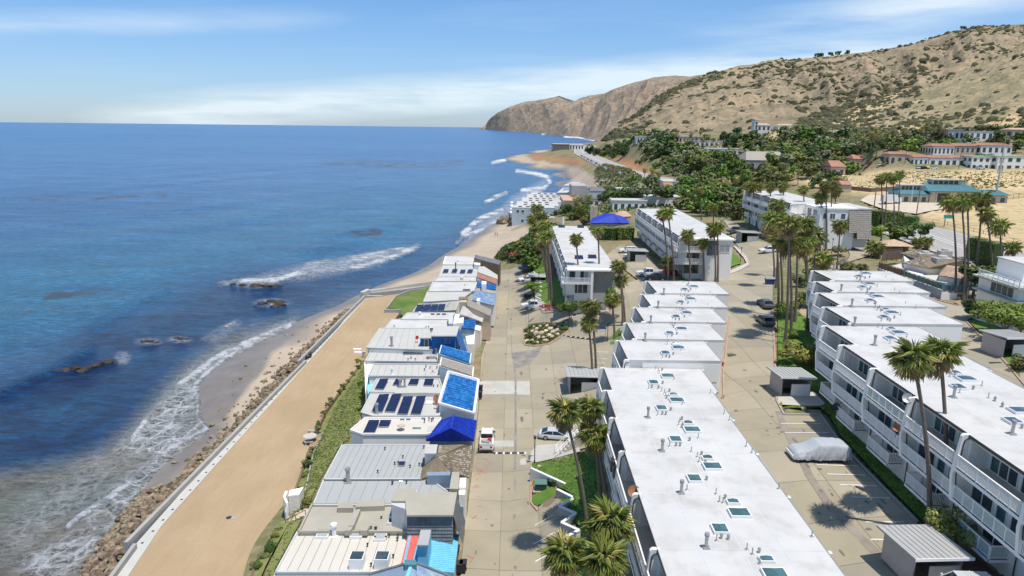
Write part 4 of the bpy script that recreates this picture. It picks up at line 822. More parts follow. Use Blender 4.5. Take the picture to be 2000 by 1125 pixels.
for i, (x, y, r_, o_) in enumerate(spots):
 z = max(h1(x, y), SEA-.4)+r_*.25+(1-min(1, o_))*1.3*(1 if y < 140 else .7); rot = (rr.uniform(-.5, .5), rr.uniform(-.5, .5), rr.uniform(0, 6.28)); me = rr.choice(ROCKS)
 s_ = (r_*rr.uniform(.9, 1.5), r_*rr.uniform(.8, 1.1), r_*rr.uniform(.8, 1.2))
 if i in keep:
  o = inst(me, 'riprap_boulder', (x, y, z), 0, s_, None, rot); zn = 'nearest stretch of the' if y < 85 else 'middle stretch of the' if y < 125 else 'farthest stretch of the'; tag(o, 'brown riprap boulder heaped at the foot of the %s grey seawall' % zn, 'boulder', 'riprap boulders, '+zn+' seawall')
 else:
  Mx = Matrix.Translation((x, y, z)) @ Matrix.Rotation(rot[2], 4, 'Z') @ Matrix.Rotation(rot[0], 4, 'X') @ Matrix.Diagonal((*s_, 1))
  rest.add([Mx @ v.co for v in me.vertices], [tuple(p.vertices) for p in me.polygons])
for _ in range(3600):
 y = 44+130*rr.random()**1.2; wd = 6 if y < 85 else 4.5; x = seaedge(y)-.2-rr.random()*wd; z = max(h1(x, y), SEA-.1)+.1+max(0, (1-(seaedge(y)-x)/wd))*.9; s_ = rr.uniform(.12, .32)
 me = ROCKS[rr.randrange(8)]; 
 rest.add([Vector((x, y, z))+Vector((v.co.x*s_*1.2, v.co.y*s_, v.co.z*s_)) for v in SMALL.vertices] if 0 else [(x-s_, y-s_*.6, z-.2), (x+s_, y-s_*.8, z-.2), (x+s_*.8, y+s_, z-.2), (x-s_*.9, y+s_*.7, z-.2), (x-s_*.5, y-s_*.3, z+s_*.6), (x+s_*.6, y-s_*.5, z+s_*.5), (x+s_*.3, y+s_*.5, z+s_*.7)], [(0,1,5,4),(1,2,6,5),(2,3,6),(3,0,4,6),(4,5,6)])
o = rest.build('riprap_rubble', M['stone']); tag(o, 'smaller brown stones filling the riprap below the seawall', 'rubble', kind='stuff')
REEF = [rock_mesh('reef_rock_%d' % i, 90+i, M['reef'], 3, .5) for i in range(4)]
for lab, pts in (('long low dark reef ridge breaking the surface nearest the left edge', [(95,727,2.2),(110,726,2),(128,724,2.2),(145,722,3),(160,726,2.6),(172,720,2.6),(187,716,2.2),(200,711,2.2),(213,708,2.6),(222,707,2)]),
 ('small flat reef rock awash left of the round one', [(283,668,2),(296,668,2),(305,670,1.3)]), ('small round dark rock awash in the kelp', [(346,661,1.6),(354,663,1.9),(362,662,1.2)]),
 ('broad dark reef rock standing below the breaking wave', [(455,556,2.2),(475,558,3.2),(498,560,4),(520,561,3.6),(538,560,3),(548,559,2)]), ('double reef rock between the broad reef and the beach', [(513,594,3),(530,590,3.4),(545,592,3.4),(548,598,3),(537,600,3),(500,598,1.6),(515,603,1.6)])):
 t_ = None
 for k, (a, b_, s_) in enumerate(pts):
  p = P(a, b_, SEA); rz = k*2.1
  if t_ is None: t_ = thing('reef_rock', lab, 'rock', p)
  o = inst(REEF[k % 4], 'rock', p-Vector(t_.location)+Vector((0, 0, .0)), rz, (s_*.62, s_*.5, s_*.45), t_)
for a, b_, r_ in [(985,312,4),(1000,311,5),(1015,309,5),(1030,309,5)]:
 pass
for i, (a, b_, s_) in enumerate([(975,432,2.2),(982,427,2.4),(990,430,2.6),(998,433,2.4),(1008,432,2.6),(1018,433,2.4),(1028,432,2.2),(1038,430,2),(992,424,2.2),(1003,427,2.4),(1013,428,2.2),(985,434,2),(1022,428,2.3),(1000,437,1.8),(1012,437,2),(1025,437,1.8)]):
 p = P(a, b_, -4.5); o = inst(ROCKS[i % 8], 'riprap_boulder', p, i, s_); tag(o, 'brown boulder heaped at the seaward corner of the pale blue beach apartments', 'boulder', 'boulders at the corner of the beach apartments')
# ================================================================== TERRACED WHITE APARTMENT BLOCKS
_cache = {}
def cached(k, f):
 if k not in _cache: _cache[k] = f()
 return _cache[k]
def rail_posts(L_, side=False):
 mb = MB(); n_ = max(1, round(L_/1.15))
 for i in range(n_+1): y = min(max(i*L_/n_, .04), L_-.04); mb.box(-.04, .04, y-.04, y+.04, 0, 1.03)
 mb.box(-.055, .055, 0, L_, 1.0, 1.07); mb.box(-.03, .03, 0, L_, .08, .15); mb.box(-.09, .06, 0, L_, -.24, .0); return mb
def pickets(L_):
 mb = MB(); n_ = int(L_/.13)
 for i in range(n_): y = (i+.5)*L_/n_; mb.box(-.018, .018, y-.03, y+.03, .1, 1.0)
 return mb
def gpanel(L_):
 mb = MB(); n_ = max(1, round(L_/1.15))
 for i in range(n_): mb.box(-.012, .012, i*L_/n_+.07, (i+1)*L_/n_-.07, .16, .98)
 return mb
RG, RT, _b = new_mat('railing_glass'); _b.inputs['Base Color'].default_value = (.72, .84, .80, 1); _b.inputs['Alpha'].default_value = .35; _b.inputs['Roughness'].default_value = .05
def railing(parent, x, y, z, L_, rz=0, kind='picket'):
 L_ = round(L_, 2)
 o = inst(cached(('rp', L_), lambda: rail_posts(L_).mesh('railing', M['white_trim'])), 'railing', (x, y, z), rz, 1, parent)
 if kind == 'glass': inst(cached(('gp', L_), lambda: gpanel(L_).mesh('railing_glass', RG)), 'glass_panel', (0, 0, 0), 0, 1, o)
 else:
  q = inst(cached(('pk', L_), lambda: pickets(L_).mesh('balusters', M['white_trim'])), 'balusters', (0, 0, 0), 0, 1, o); q['kind'] = 'stuff'
 return o
def door_frame(wd, ht, n_):
 mb = MB(); mb.box(-.06, .03, 0, wd, ht-.07, ht); mb.box(-.06, .03, 0, wd, 0, .07)
 for i in range(n_+1): y = i*wd/n_; mb.box(-.07, .03, max(0, y-.04), min(wd, y+.04), .07, ht-.07)
 return mb
def slider(parent, x, y, z, wd, ht, n_, rz=0, glassm='glass', name='sliding_door'):
 wd = round(wd, 2)
 f_ = inst(cached(('df', wd, ht, n_), lambda: door_frame(wd, ht, n_).mesh('door_frame', M['white_trim'])), name, (x, y, z), rz, 1, parent)
 for i in range(n_):
  g_ = glassm if not isinstance(glassm, (list, tuple)) else glassm[i % len(glassm)]
  inst(cached(('pn', round(wd/n_, 2), ht, g_), lambda: MB().box(-.02, .0, .04, round(wd/n_, 2)-.04, .07, ht-.07).mesh('pane', M[g_])), 'pane', (0, i*wd/n_, 0), 0, 1, f_)
 return f_
def fin_mesh(deep):
 def f():
  pr = [(.15, .03), (-.35, .03), (-.5, -.12), (-.8, -3.3), (-.6, -4.9), (-.55, -5.4), (-.1, -5.6), (1.6, -5.6), (1.6, -2.7), (.15, -2.7)]
  mb = MB(); n_ = len(pr)
  mb.add([(x, -.15, z) for x, z in pr]+[(x, .15, z) for x, z in pr], [tuple(range(n_)), tuple(range(2*n_-1, n_-1, -1))]+[(i, i+n_, (i+1) % n_+n_, (i+1) % n_) for i in range(n_)])
  return mb.mesh('party_wall_fin', M['white'])
 return cached(('fin', deep), f)
def drain_mesh():
 def f():
  mb = MB(); mb.chain([(.12, -.2, -.28), (-.2, -.2, -.28), (-.38, -.2, -.45), (-.6, -.2, -3.2), (-.42, -.2, -4.6), (-.4, -.2, -5.4)], [.045]*6, 6); return mb.mesh('downpipe', M['darkmetal'])
 return cached('dp', f)
def skylight(parent, x, y, wd, ln, z=0, g='glass_g', tilt=0):
 k = ('sk', wd, ln); f_ = inst(cached(k, lambda: MB().slab([(-wd/2-.08, -ln/2-.08, .22), (wd/2+.08, -ln/2-.08, .22), (wd/2+.08, ln/2+.08, .22), (-wd/2-.08, ln/2+.08, .22)], 0).mesh('skylight', M['white_trim'])), 'skylight', (x, y, z), 0, 1, parent)
 inst(cached(k+(g,), lambda: MB().add([(-wd/2, -ln/2, .225), (wd/2, -ln/2, .225), (wd/2, ln/2, .225), (-wd/2, ln/2, .225), (0, -ln*.2, .36), (0, ln*.2, .36)], [(0, 1, 4), (1, 2, 5, 4), (2, 3, 5), (3, 0, 4, 5)]).mesh('skylight_pane', M[g])), 'pane', (0, 0, 0), 0, 1, f_)
 return f_
def chimney_mesh():
 def f():
  mb = MB(); mb.box(-.22, .22, -.22, .22, 0, .12); mb.tube((0, 0, .1), (0, 0, .95), .12, .12, 10); mb.tube((0, 0, .9), (0, 0, .97), .17, .17, 10); mb.tube((0, 0, 1.02), (0, 0, 1.14), .18, .16, 10); return mb.mesh('flue_pipe', M['metal'])
 return cached('chim', f)
def vent_mesh():
 def f():
  mb = MB(); mb.tube((0, 0, 0), (0, 0, .28), .09, .09, 7); mb.tube((0, 0, .24), (0, 0, .36), .13, .09, 8); return mb.mesh('roof_vent', M['metal'])
 return cached('vent', f)
def pipe_mesh():
 def f():
  mb = MB(); mb.tube((0, 0, 0), (0, 0, .05), .16, .1, 7); mb.tube((0, 0, .04), (0, 0, .5), .04, .04, 6); return mb.mesh('vent_pipe', M['metal'])
 return cached('pipe', f)
def _rp(a, b_): q = P(1150+a/2.648, 700+b_/2.648, 14.5); return q.x, q.y
_ox, _oy = _rp(285, 697)
TPL = dict(chim=[_rp(402, 478)], big=[_rp(662, 562)], sq=[_rp(570, 625)], small=[_rp(636, 518)], vent=[_rp(570, 662), _rp(596, 662), _rp(598, 492), _rp(642, 630), _rp(606, 534)], pipe=[_rp(570, 487), _rp(582, 505), _rp(592, 527), _rp(535, 668), _rp(704, 600), _rp(865, 495), _rp(838, 452)])
TPL = {k: [(x-_ox, y-_oy) for x, y in v] for k, v in TPL.items()}
def condo(lab, x0, y0, n, w_, depth, zr, zb, ze, offs=None, name='apartment_block', lod=0, glassmix=None, roofm='roof_white', skg='glass_g', south=True, lower=True, group=None, cat='apartment block', dirn=1, balc=(.42, .95)):
 offs = offs or [0]*n; base = min(zb, ze)-1.2; t_ = thing(name, lab, cat, (x0, y0, base), 0, group); Z = zr-base
 z1, z2, z3 = Z-2.65, Z-5.1, Z-7.7; gb = zb-base
 for i in range(n):
  o_ = offs[i]; a = i*w_; b_ = (i+1)*w_
  mb = MB(); mb.box(o_+1.7, o_+depth-.12, a, b_, z1-.02, Z-.34); mb.box(o_+.75, o_+depth-.12, a+.001, b_-.001, z2-.19, z1-.2); mb.box(o_+1.5, o_+depth-.12, a+.002, b_-.002, 0, z2-.19); mb.build('wall', M['white'], t_)
  mb = MB(); mb.box(o_, o_+depth, a, b_, Z-.34, Z); o = mb.build('roof', M[roofm], t_)
  mb = MB(); mb.box(o_-.06, o_-.003, a+.02, b_-.02, Z-.2, Z+.03); mb.build('gutter', M['darkmetal'], o); mb = MB(); mb.box(o_+depth+.003, o_+depth+.08, a+.02, b_-.02, Z-.16, Z+.03); mb.build('gutter', M['metal'], o)
  ph_ = .07 if n == 1 else .012; mb = MB(); mb.box(o_+.0, o_+depth-.02, b_-.1, b_+.1, Z, Z+ph_); mb.build('parapet', M[roofm], o)
  for q in range(1, 4): mb = MB(); mb.box(o_+depth*q/4-.04, o_+depth*q/4+.04, a+.1, b_-.1, Z, Z+.008); mb.build('membrane_seam', M['parapet'], o)
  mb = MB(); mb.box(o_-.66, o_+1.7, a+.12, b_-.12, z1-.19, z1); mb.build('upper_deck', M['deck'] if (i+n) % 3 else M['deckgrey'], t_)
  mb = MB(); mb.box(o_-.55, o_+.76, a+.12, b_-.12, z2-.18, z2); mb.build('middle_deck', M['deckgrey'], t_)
  for q in range(2):                       # side cheeks closing the recess
   y_ = a+.12 if q == 0 else b_-.24
   mb = MB(); mb.box(o_+.15, o_+1.7, y_, y_+.12, z1, Z-.34); mb.build('side_wall', M['white'], t_)
  kind = 'glass' if (glassmix and i in glassmix) else 'picket'
  railing(t_, o_-.6, a+.16, z1, w_-.32, 0, 'glass' if (glassmix and (i, 1) in glassmix) else 'picket')
  railing(t_, o_-.48, a+.16, z2, w_-.32, 0, 'glass' if (glassmix and (i, 2) in glassmix) else 'picket')
  gm_ = [('glass',), ('glass', 'curtain'), ('glass', 'glass_g')][(i*7+n) % 3]
  slider(t_, o_+1.69, a+.5, z1+.05, 2.9, 2.2, 3, 0, ['glass', 'curtain'][:1+(i % 2)]); slider(t_, o_+1.69, a+3.8, z1+.05, 2.8, 2.2, 3, 0, ['glass', 'glass', 'glass_g'])
  slider(t_, o_+.74, a+.6, z2+.05, 1.9, 2.1, 2, 0, ['curtain', 'glass'][:1+(i % 2)]); slider(t_, o_+.74, a+3.0, z2+.05, 1.0, 2.1, 1, 0, 'glass_g'); slider(t_, o_+.74, a+4.4, z2+.05, 2.3, 2.1, 2, 0, 'glass')
  if lower and z3 > .9:
   la, lb = a+w_*balc[0], a+w_*balc[1]
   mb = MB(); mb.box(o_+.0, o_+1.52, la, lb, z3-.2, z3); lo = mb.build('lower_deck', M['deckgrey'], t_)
   kd = 'glass' if (glassmix and (i, 3) in glassmix) else 'picket'
   railing(t_, o_+.06, la+.05, z3, lb-la-.1, 0, kd); railing(t_, o_+1.48, la+.05, z3, 1.42, R(90), kd); railing(t_, o_+1.48, lb-.05, z3, 1.42, R(90), 'picket')
   slider(t_, o_+1.49, la+.5, z3+.05, 2.4, 2.0, 2, 0, 'glass')
   mb = MB(); mb.tube((o_+1.4, la-.7, gb-.2), (o_+1.4, la-.7, z2-.2), .05, .05, 6); mb.build('downpipe', M['darkmetal'], t_)
  elif lower:
   slider(t_, o_+1.49, a+1.2, max(.9, gb)+.1, 2.2, 1.9, 2, 0, 'glass'); slider(t_, o_+1.49, a+4.3, max(.9, gb)+.1, 1.5, 1.9, 1, 0, 'glass')
  inst(fin_mesh(-6), 'party_wall_fin', (o_, a, Z), 0, 1, t_); inst(drain_mesh(), 'downpipe', (o_, a, Z), 0, 1, t_)
  if i == n-1 or offs[i+1] != o_: inst(fin_mesh(-6), 'party_wall_fin', (o_+.001, b_-.001, Z), 0, 1, t_)
  if lod < 2:
   rj = random.Random(int(x0*10)+i)
   for x, y in TPL['chim']:
    if rj.random() < .8: inst(chimney_mesh(), 'flue_pipe', (o_+x, a+y, Z), 0, 1, t_)
   for x, y in TPL['big']: skylight(t_, o_+x, a+y, 1.35, 1.0, Z, skg)
   for x, y in TPL['sq']: skylight(t_, o_+x, a+y, .95, 1.0, Z, skg)
   for x, y in TPL['small']: rj.random() < .75 and skylight(t_, o_+x, a+y, .8, .5, Z, skg)
   if lod < 1 or 1:
    for x, y in TPL['vent']: rj.random() < .85 and inst(vent_mesh(), 'roof_vent', (o_+x+rj.uniform(-.25, .25), a+y+rj.uniform(-.3, .3), Z), 0, 1, t_)
    for x, y in TPL['pipe']:
     if o_+x < depth and rj.random() < .8: inst(pipe_mesh(), 'vent_pipe', (o_+x+rj.uniform(-.3, .3), a+y+rj.uniform(-.4, .4), Z), 0, 1, t_)
   mb = MB(); mb.box(o_+depth-.02, o_+depth+.32, b_-.3, b_+.02, Z-.5, Z-.02); mb.build('rain_hopper', M['white_trim'], t_)
 return t_
ctr = condo('long white flat roofed block nearest the camera with blue boxes on one deck', 9.95, 34.0, 6, 7.07, 11.3, 14.5, 4.4, 10.3, [0, 0, 0, .1, .3, .9], skg='glass_g')
for i, (xw, ya, yb, z, xe, lab) in enumerate([(13.65, 76.6, 83.9, 15.5, 24.5, 'stepped white townhouse joined to the far end of the near block'), (15.8, 84.1, 91.3, 15.7, 27.1, 'second stepped white townhouse behind the near block, level with the small corner lawn'), (18.3, 91.5, 98.8, 15.9, 29.5, 'third stepped white townhouse, middle of the five staggered roofs'), (20.7, 99.0, 106.4, 16.1, 32.0, 'fourth stepped white townhouse, between the middle one and the last of the row'), (23.1, 106.6, 115.2, 16.3, 34.5, 'farthest of the five staggered white townhouses, in front of the black parked hatchback')]):
 condo(lab, xw, ya, 1, yb-ya, xe-xw, z, 3.5 if i < 3 else 4.6, 10, None, 'townhouse', group='staggered white townhouses in the middle', cat='townhouse', skg='glass_b')
rgt = condo('long white block on the right with tiers of picket balconies above the lawn', 34.1, 33.4, 6, 7.13, 10.6, 20, 10.1, 14, [0, 0, .05, .3, .6, 1.9], glassmix=[(1, 2), (1, 3), (3, 1)], skg='glass_b')
for i, (xw, ya, yb, z, xe, lab) in enumerate([(39.2, 76.5, 83.6, 20.3, 52.0, 'stepped white townhouse joined to the far end of the right hand block'), (41.2, 83.8, 90.3, 20.5, 54.4, 'second stepped white townhouse beyond the right hand block'), (43.5, 90.5, 96.5, 20.7, 56.3, 'third stepped white townhouse beyond the right hand block'), (46.0, 96.7, 103.3, 20.9, 57.6, 'farthest stepped white townhouse, facing the brown roofed building')]):
 condo(lab, xw, ya, 1, yb-ya, xe-xw, z, 10.4, 13, None, 'townhouse', group='staggered white townhouses on the right', cat='townhouse', skg='glass_b')
c1 = condo('white block beside the lower road with solar panels on its roof', 11.2, 137.2, 8, 7.45, 9.9, 14, 5, 6.5, None, lod=2, lower=True, balc=(.1, .6))
c2 = condo('white block between the parking court and the upper road, with wrap round end balconies', 36.8, 150, 7, 7.6, 11.2, 18.5, 9.2, 10.2, None, lod=2)
c3 = condo('white block by the dark hedge with shingled end wall', 74.2, 184, 5, 7.6, 11.4, 22.5, 12, 12, None, lod=2)
def shingle_wall(parent, x0, x1, y, z0, z1, m='shingle_gr', rows=12, lean=.0, th=.12):
 mb = MB(); rj = random.Random(3)
 for r in range(rows):
  za = z0+(z1-z0)*r/rows; zb_ = z0+(z1-z0)*(r+1)/rows; ya = y-th-lean*(1-r/rows); yb = y-.03-lean*(1-(r+1)/rows); n_ = max(2, int((x1-x0)/.6)); x = x0
  for k in range(n_):
   e = x0+(x1-x0)*(k+1)/n_; j = rj.uniform(-.02, .02)
   mb.quad((x+.01, ya+j, za), (e-.01, ya+j, za), (e-.01, yb, zb_), (x+.01, yb, zb_)); x = e
  mb.quad((x0, ya, za), (x0, y+.2, za), (x1, y+.2, za), (x1, ya, za))
 mb.slab([(x0+.05, y-.02, z1-.02), (x1-.05, y-.02, z1-.02), (x1-.05, y+.3, z1-.02), (x0+.05, y+.3, z1-.02)], z0)
 o = mb.build('shingle_cladding', M[m], parent); return o
def relz(t_, z): return z-t_.location.z
shingle_wall(c1, 5.2, 9.7, 0, relz(c1, 8.9), relz(c1, 13.6), 'shingle_gr', 12)
mb = MB(); mb.box(-1.3, 4.6, -1.9, -.05, relz(c1, 11.05), relz(c1, 11.25)); mb.box(4.6, 5.1, -1.9, 0, relz(c1, 4), relz(c1, 13.7)); mb.box(-.2, 9.8, -2.0, 0.0, relz(c1, 13.72), relz(c1, 14.02)); mb.build('end_balcony', M['white'], c1)
railing(c1, 4.55, -1.85, relz(c1, 11.25), 5.8, R(90)); railing(c1, -1.2, -1.85, relz(c1, 11.25), 1.8)
slider(c1, 4.2, -.02, relz(c1, 11.3), 1.6, 2.2, 2, R(90), ['curtain', 'glass']); slider(c1, 1.6, -.02, relz(c1, 11.3), 1.2, 2.2, 1, R(90)); slider(c1, 4.2, -.02, relz(c1, 8.7), 3.0, 1.9, 3, R(90))
for x, y in ((3.2, 10), (6.2, 11), (2.6, 57), (8.0, 57)):
 mb = MB(); mb.slab([(x-.9, y-.8, relz(c1, 14.15)), (x+.9, y-.8, relz(c1, 14.15)), (x+.9, y+.8, relz(c1, 14.6)), (x-.9, y+.8, relz(c1, 14.6))], None, .1); mb.build('solar_panel', M['solar'], c1)
mb = MB(); mb.tube((3.1, 58.5, relz(c1, 14)), (3.1, 58.5, relz(c1, 16.6)), .25, .25, 8); mb.build('flue_pipe', M['white_trim'], c1)
mb = MB(); mb.box(-1.4, 5.0, -2.2, -.05, relz(c2, 15.55), relz(c2, 15.75)); mb.box(-1.6, 5.0, -2.2, -.05, relz(c2, 12.9), relz(c2, 13.1)); mb.box(5.0, 5.3, -2.3, 0, relz(c2, 9), relz(c2, 15.8)); mb.box(-.1, 11.25, -2.3, 0, relz(c2, 18.2), relz(c2, 18.52)); mb.box(5.3, 10.9, -2.0, 1, relz(c2, 9), relz(c2, 18.2)); mb.build('end_balcony', M['white'], c2)
for zz in (15.75, 13.1): railing(c2, 4.95, -2.15, relz(c2, zz), 6.3, R(90)); railing(c2, -1.35, -2.15, relz(c2, zz), 2.1)
slider(c2, 4.4, -.02, relz(c2, 15.8), 2.6, 2.1, 2, R(90), ['glass', 'curtain']); slider(c2, 4.4, -.02, relz(c2, 13.15), 3.4, 2.0, 2, R(90)); slider(c2, 4.4, -.02, relz(c2, 10.4), 3.4, 2.1, 2, R(90))
shingle_wall(c2, 5.4, 7.7, -2.0, relz(c2, 14.9), relz(c2, 18.1), 'shingle_dk', 9)
slider(c2, 10.3, -2.02, relz(c2, 15.6), 2.2, 1.6, 2, R(90), 'curtain', 'window')
mb = MB(); mb.box(3.6, 12.6, -9.2, .1, relz(c3, 12), relz(c3, 22.2)); mb.box(3.4, 12.9, -9.4, 0, relz(c3, 22.2), relz(c3, 22.52)); mb.build('end_wing', M['white'], c3)
mb = MB(); mb.box(-1.2, 3.6, -9.0, -.1, relz(c3, 19.3), relz(c3, 19.5)); mb.box(-1.4, 3.6, -9.0, -.1, relz(c3, 16.4), relz(c3, 16.6)); mb.build('end_balcony', M['white'], c3)
railing(c3, -1.15, -8.95, relz(c3, 19.5), 8.8); railing(c3, 3.5, -8.95, relz(c3, 19.5), 4.7, R(90)); railing(c3, -1.35, -8.95, relz(c3, 16.6), 8.8)
slider(c3, 5.2, -9.22, relz(c3, 19.7), .9, 1.5, 1, R(90), 'glass_b', 'window'); slider(c3, 7.4, -9.22, relz(c3, 19.7), 1.3, 1.5, 2, R(90), 'glass_b', 'window'); slider(c3, 10, -9.22, relz(c3, 19.7), 1.1, 1.5, 1, R(90), 'glass_b', 'window')
slider(c3, 3.58, -7.6, relz(c3, 19.6), 2.4, 2.2, 2, 0, 'glass'); slider(c3, 3.58, -4, relz(c3, 19.6), 2.4, 2.2, 2, 0, 'glass')
shingle_wall(c3, 9.4+1.4, 12.8, -9.2, relz(c3, 16.5), relz(c3, 22.1), 'shingle_tan', 12, 1.2)
shingle_wall(c3, 12.8, 16.4, -9.2, relz(c3, 15.0), relz(c3, 22.1), 'shingle_tan', 14, 1.6)
mb = MB(); mb.box(12.6, 16.3, -9.0, 2, relz(c3, 12.5), relz(c3, 22.1)); mb.box(12.9, 16.7, -9.4, 4, relz(c3, 22.12), relz(c3, 22.5)); mb.build('end_wing', M['roof_white'], c3)
def deckthing(lab, name, cat, build, m):
 mb = MB(); build(mb); return tag(mb.build(name, m), lab, cat)
def at_deck(t_, x, y, lev): return (t_.location.x+x, t_.location.y+y, t_.location.z*0+lev)
x_, y_ = 9.95, 34.0
deckthing('bright turquoise storage box standing on an open deck of the near block', 'deck_box', 'storage box', lambda mb: mb.box(x_+.3-.85, x_+.3+.35, 63.2, 65.1, 11.87, 12.7), M['turq'])
deckthing('dark blue covered couch in the shaded half of the turquoise box deck', 'covered_couch', 'couch', lambda mb: (mb.box(x_+.75, x_+1.9, 63.2, 65.0, 11.87, 12.35), mb.box(x_+1.6, x_+1.95, 63.2, 65.0, 12.35, 12.9)), mat('navy_fabric', (.02, .06, .25), .8))
def lump(mb, c_, s_, n_=4, seed=1):
 r_ = random.Random(seed)
 for _ in range(n_): q = [c_[0]+r_.uniform(-.5, .5)*s_[0], c_[1]+r_.uniform(-.5, .5)*s_[1]]; h_ = s_[2]*r_.uniform(.6, 1); w2 = s_[0]*r_.uniform(.25, .45); mb.slab([(q[0]-w2*.7, q[1]-w2*.7, c_[2]+h_), (q[0]+w2*.7, q[1]-w2*.7, c_[2]+h_*.9), (q[0]+w2*.6, q[1]+w2*.7, c_[2]+h_), (q[0]-w2*.7, q[1]+w2*.6, c_[2]+h_*.85)], c_[2])
deckthing('black covered furniture heaped on the deck next to the turquoise box', 'covered_furniture', 'furniture', lambda mb: lump(mb, (x_-.1, 56.6, 11.87), (1.2, 2.2, 1.1), 6), M['darkmetal'])
deckthing('dark covered grill on the farthest deck of the near block', 'covered_grill', 'grill', lambda mb: lump(mb, (x_+.9-.2, 70.9, 11.87), (.9, 1.2, 1.3), 4, 3), M['darkmetal'])
def dish(lab, loc, m, r_=.42, aim=(-.4, -.7, .5)):
 t_ = thing('satellite_dish', lab, 'satellite dish', loc); d = Vector(aim).normalized(); a = d.orthogonal().normalized(); b_ = d.cross(a); mb = MB(); vs = [Vector((0, 0, .9))+d*-.06]; fs = []
 for k, (rr_, dd) in enumerate(((.5, -.03), (1, .05))):
  vs += [Vector((0, 0, .9))+(a*math.cos(q*math.pi/6)+b_*math.sin(q*math.pi/6))*r_*rr_+d*dd for q in range(12)]
 for q in range(12): fs += [(0, 1+q, 1+(q+1) % 12), (1+q, 13+q, 13+(q+1) % 12, 1+(q+1) % 12)]
 mb.add(vs, fs); mb.build('reflector', m, t_); mb = MB(); mb.tube((0, 0, 0), (0, 0, .85), .03, .03, 6); mb.tube(Vector((0, 0, .9)), Vector((0, 0, .86))+d*.5-Vector((0, 0, .3)), .015, .015, 5); mb.build('mast', M['darkmetal'], t_); return t_
dish('rusty brown satellite dish standing above a deck of the near block', (9.75, 49.0, 13.3), M['rust'], .5)
dish('grey satellite dish on the top of a fin of the right hand block', (33.6, 54.9, 19.0), M['metal'], .42)
dish('rusty satellite dish half way down a fin of the right hand block', (33.2, 55.1, 16.2), M['rust'], .36)
dish('dark satellite dish on the lowest balcony beyond the upper shed', (34.6, 68.6, 12.4), M['darkmetal'], .4)
# ================================================================== THE ROW OF BEACH HOUSES
def pz(pts, z): return [P(a, b_, z if not isinstance(z, (list, tuple)) else z[i]) for i, (a, b_) in enumerate(pts)]
def house(lab, px_, py_, z=-3.2, name='beach_house', cat='house', group=None):
 p = P(px_, py_, 0); return thing(name, lab, cat, (p.x, p.y, z), 0, group)
def shrink(pts, k=.985):
 c_ = sum((Vector(p) for p in pts), Vector())/len(pts); return [Vector((c_.x+(p.x-c_.x)*k, c_.y+(p.y-c_.y)*k, p.z)) for p in pts]
def part(t_, name, pts, z, th=None, zb=None, m='white', lab=None):
 q = pz(pts, z); mb = MB(); mb.slab(q, zb, th); o = mb.build(name, M[m], t_, world=True)
 if lab: o['label'] = lab
 return o
def block(t_, pts, z, zb, roof='roof_pale', wallm='white', th=.22, rim=0, rimm='parapet'):
 q = pz(pts, z); mb = MB(); mb.slab([p-Vector((0, 0, th)) for p in shrink(q)], zb); mb.build('wall', M[wallm], t_, world=True)
 mb = MB(); mb.slab(q, None, th); o = mb.build('roof', M[roof], t_, world=True)
 if rim:
  for i in range(len(q)):
   a, b_ = q[i], q[(i+1) % len(q)]; u = Vector((0, 0, rim/2)); mb = MB(); mb.beam(a+u, b_+u, .16, rim); mb.build('parapet', M[rimm], t_, world=True)
 return o
def seams(t_, a, b_, d, c_, z, n_, m='seam', wd=.045, ks=None):
 A_, B_, D_, C_ = pz([a, b_, d, c_], z)
 for i in range(1, n_):
  k = i/n_; p = A_.lerp(B_, k); q = D_.lerp(C_, k); mb = MB(); mb.beam(p+Vector((0, 0, .015)), q+Vector((0, 0, .015)), wd, .03); mb.build('roof_seam', M[m], t_, world=True)
def solar(t_, pts, z, dz=.35, n_=1):
 A_, B_, C_, D_ = pz(pts, [z+.15+dz, z+.15+dz, z+.15, z+.15])
 for i in range(n_):
  a = A_.lerp(B_, (i+.03)/n_); b_ = A_.lerp(B_, (i+.97)/n_); c_ = D_.lerp(C_, (i+.97)/n_); d = D_.lerp(C_, (i+.03)/n_)
  mb = MB(); mb.slab([a, b_, c_, d], None, .06); o = mb.build('solar_panel', M['solar'], t_, world=True)
  mb = MB()
  for k in (.15, .85):
   for e, f_ in ((a, b_), (d, c_)): p = e.lerp(f_, k); mb.box(p.x-.03, p.x+.03, p.y-.03, p.y+.03, z, p.z-.05)
  mb.beam(d.lerp(c_, 0)+Vector((0, 0, -.02)), c_+Vector((0, 0, -.02)), .05, .12); q = mb.build('mounting_frame', M['metal'], t_, world=True); q['kind'] = 'stuff'
def flue(t_, px_, py_, z, h_=1.3, r_=.16, m='metal', name='flue_pipe'):
 p = P(px_, py_, z); mb = MB(); mb.tube(p, p+Vector((0, 0, h_)), r_, r_, 10); mb.tube(p+Vector((0, 0, h_)), p+Vector((0, 0, h_+.22)), r_*1.5, r_*1.4, 10); mb.box(p.x-r_*1.8, p.x+r_*1.8, p.y-r_*1.8, p.y+r_*1.8, p.z, p.z+.08); return mb.build(name, M[m], t_, world=True)
def vents(t_, pts, z, h_=.35):
 for a, b_ in pts: p = P(a, b_, z); mb = MB(); mb.tube(p, p+Vector((0, 0, h_)), .06, .06, 6); mb.tube(p+Vector((0, 0, h_*.8)), p+Vector((0, 0, h_*1.1)), .12, .1, 7); mb.build('roof_vent', M['darkmetal'], t_, world=True)
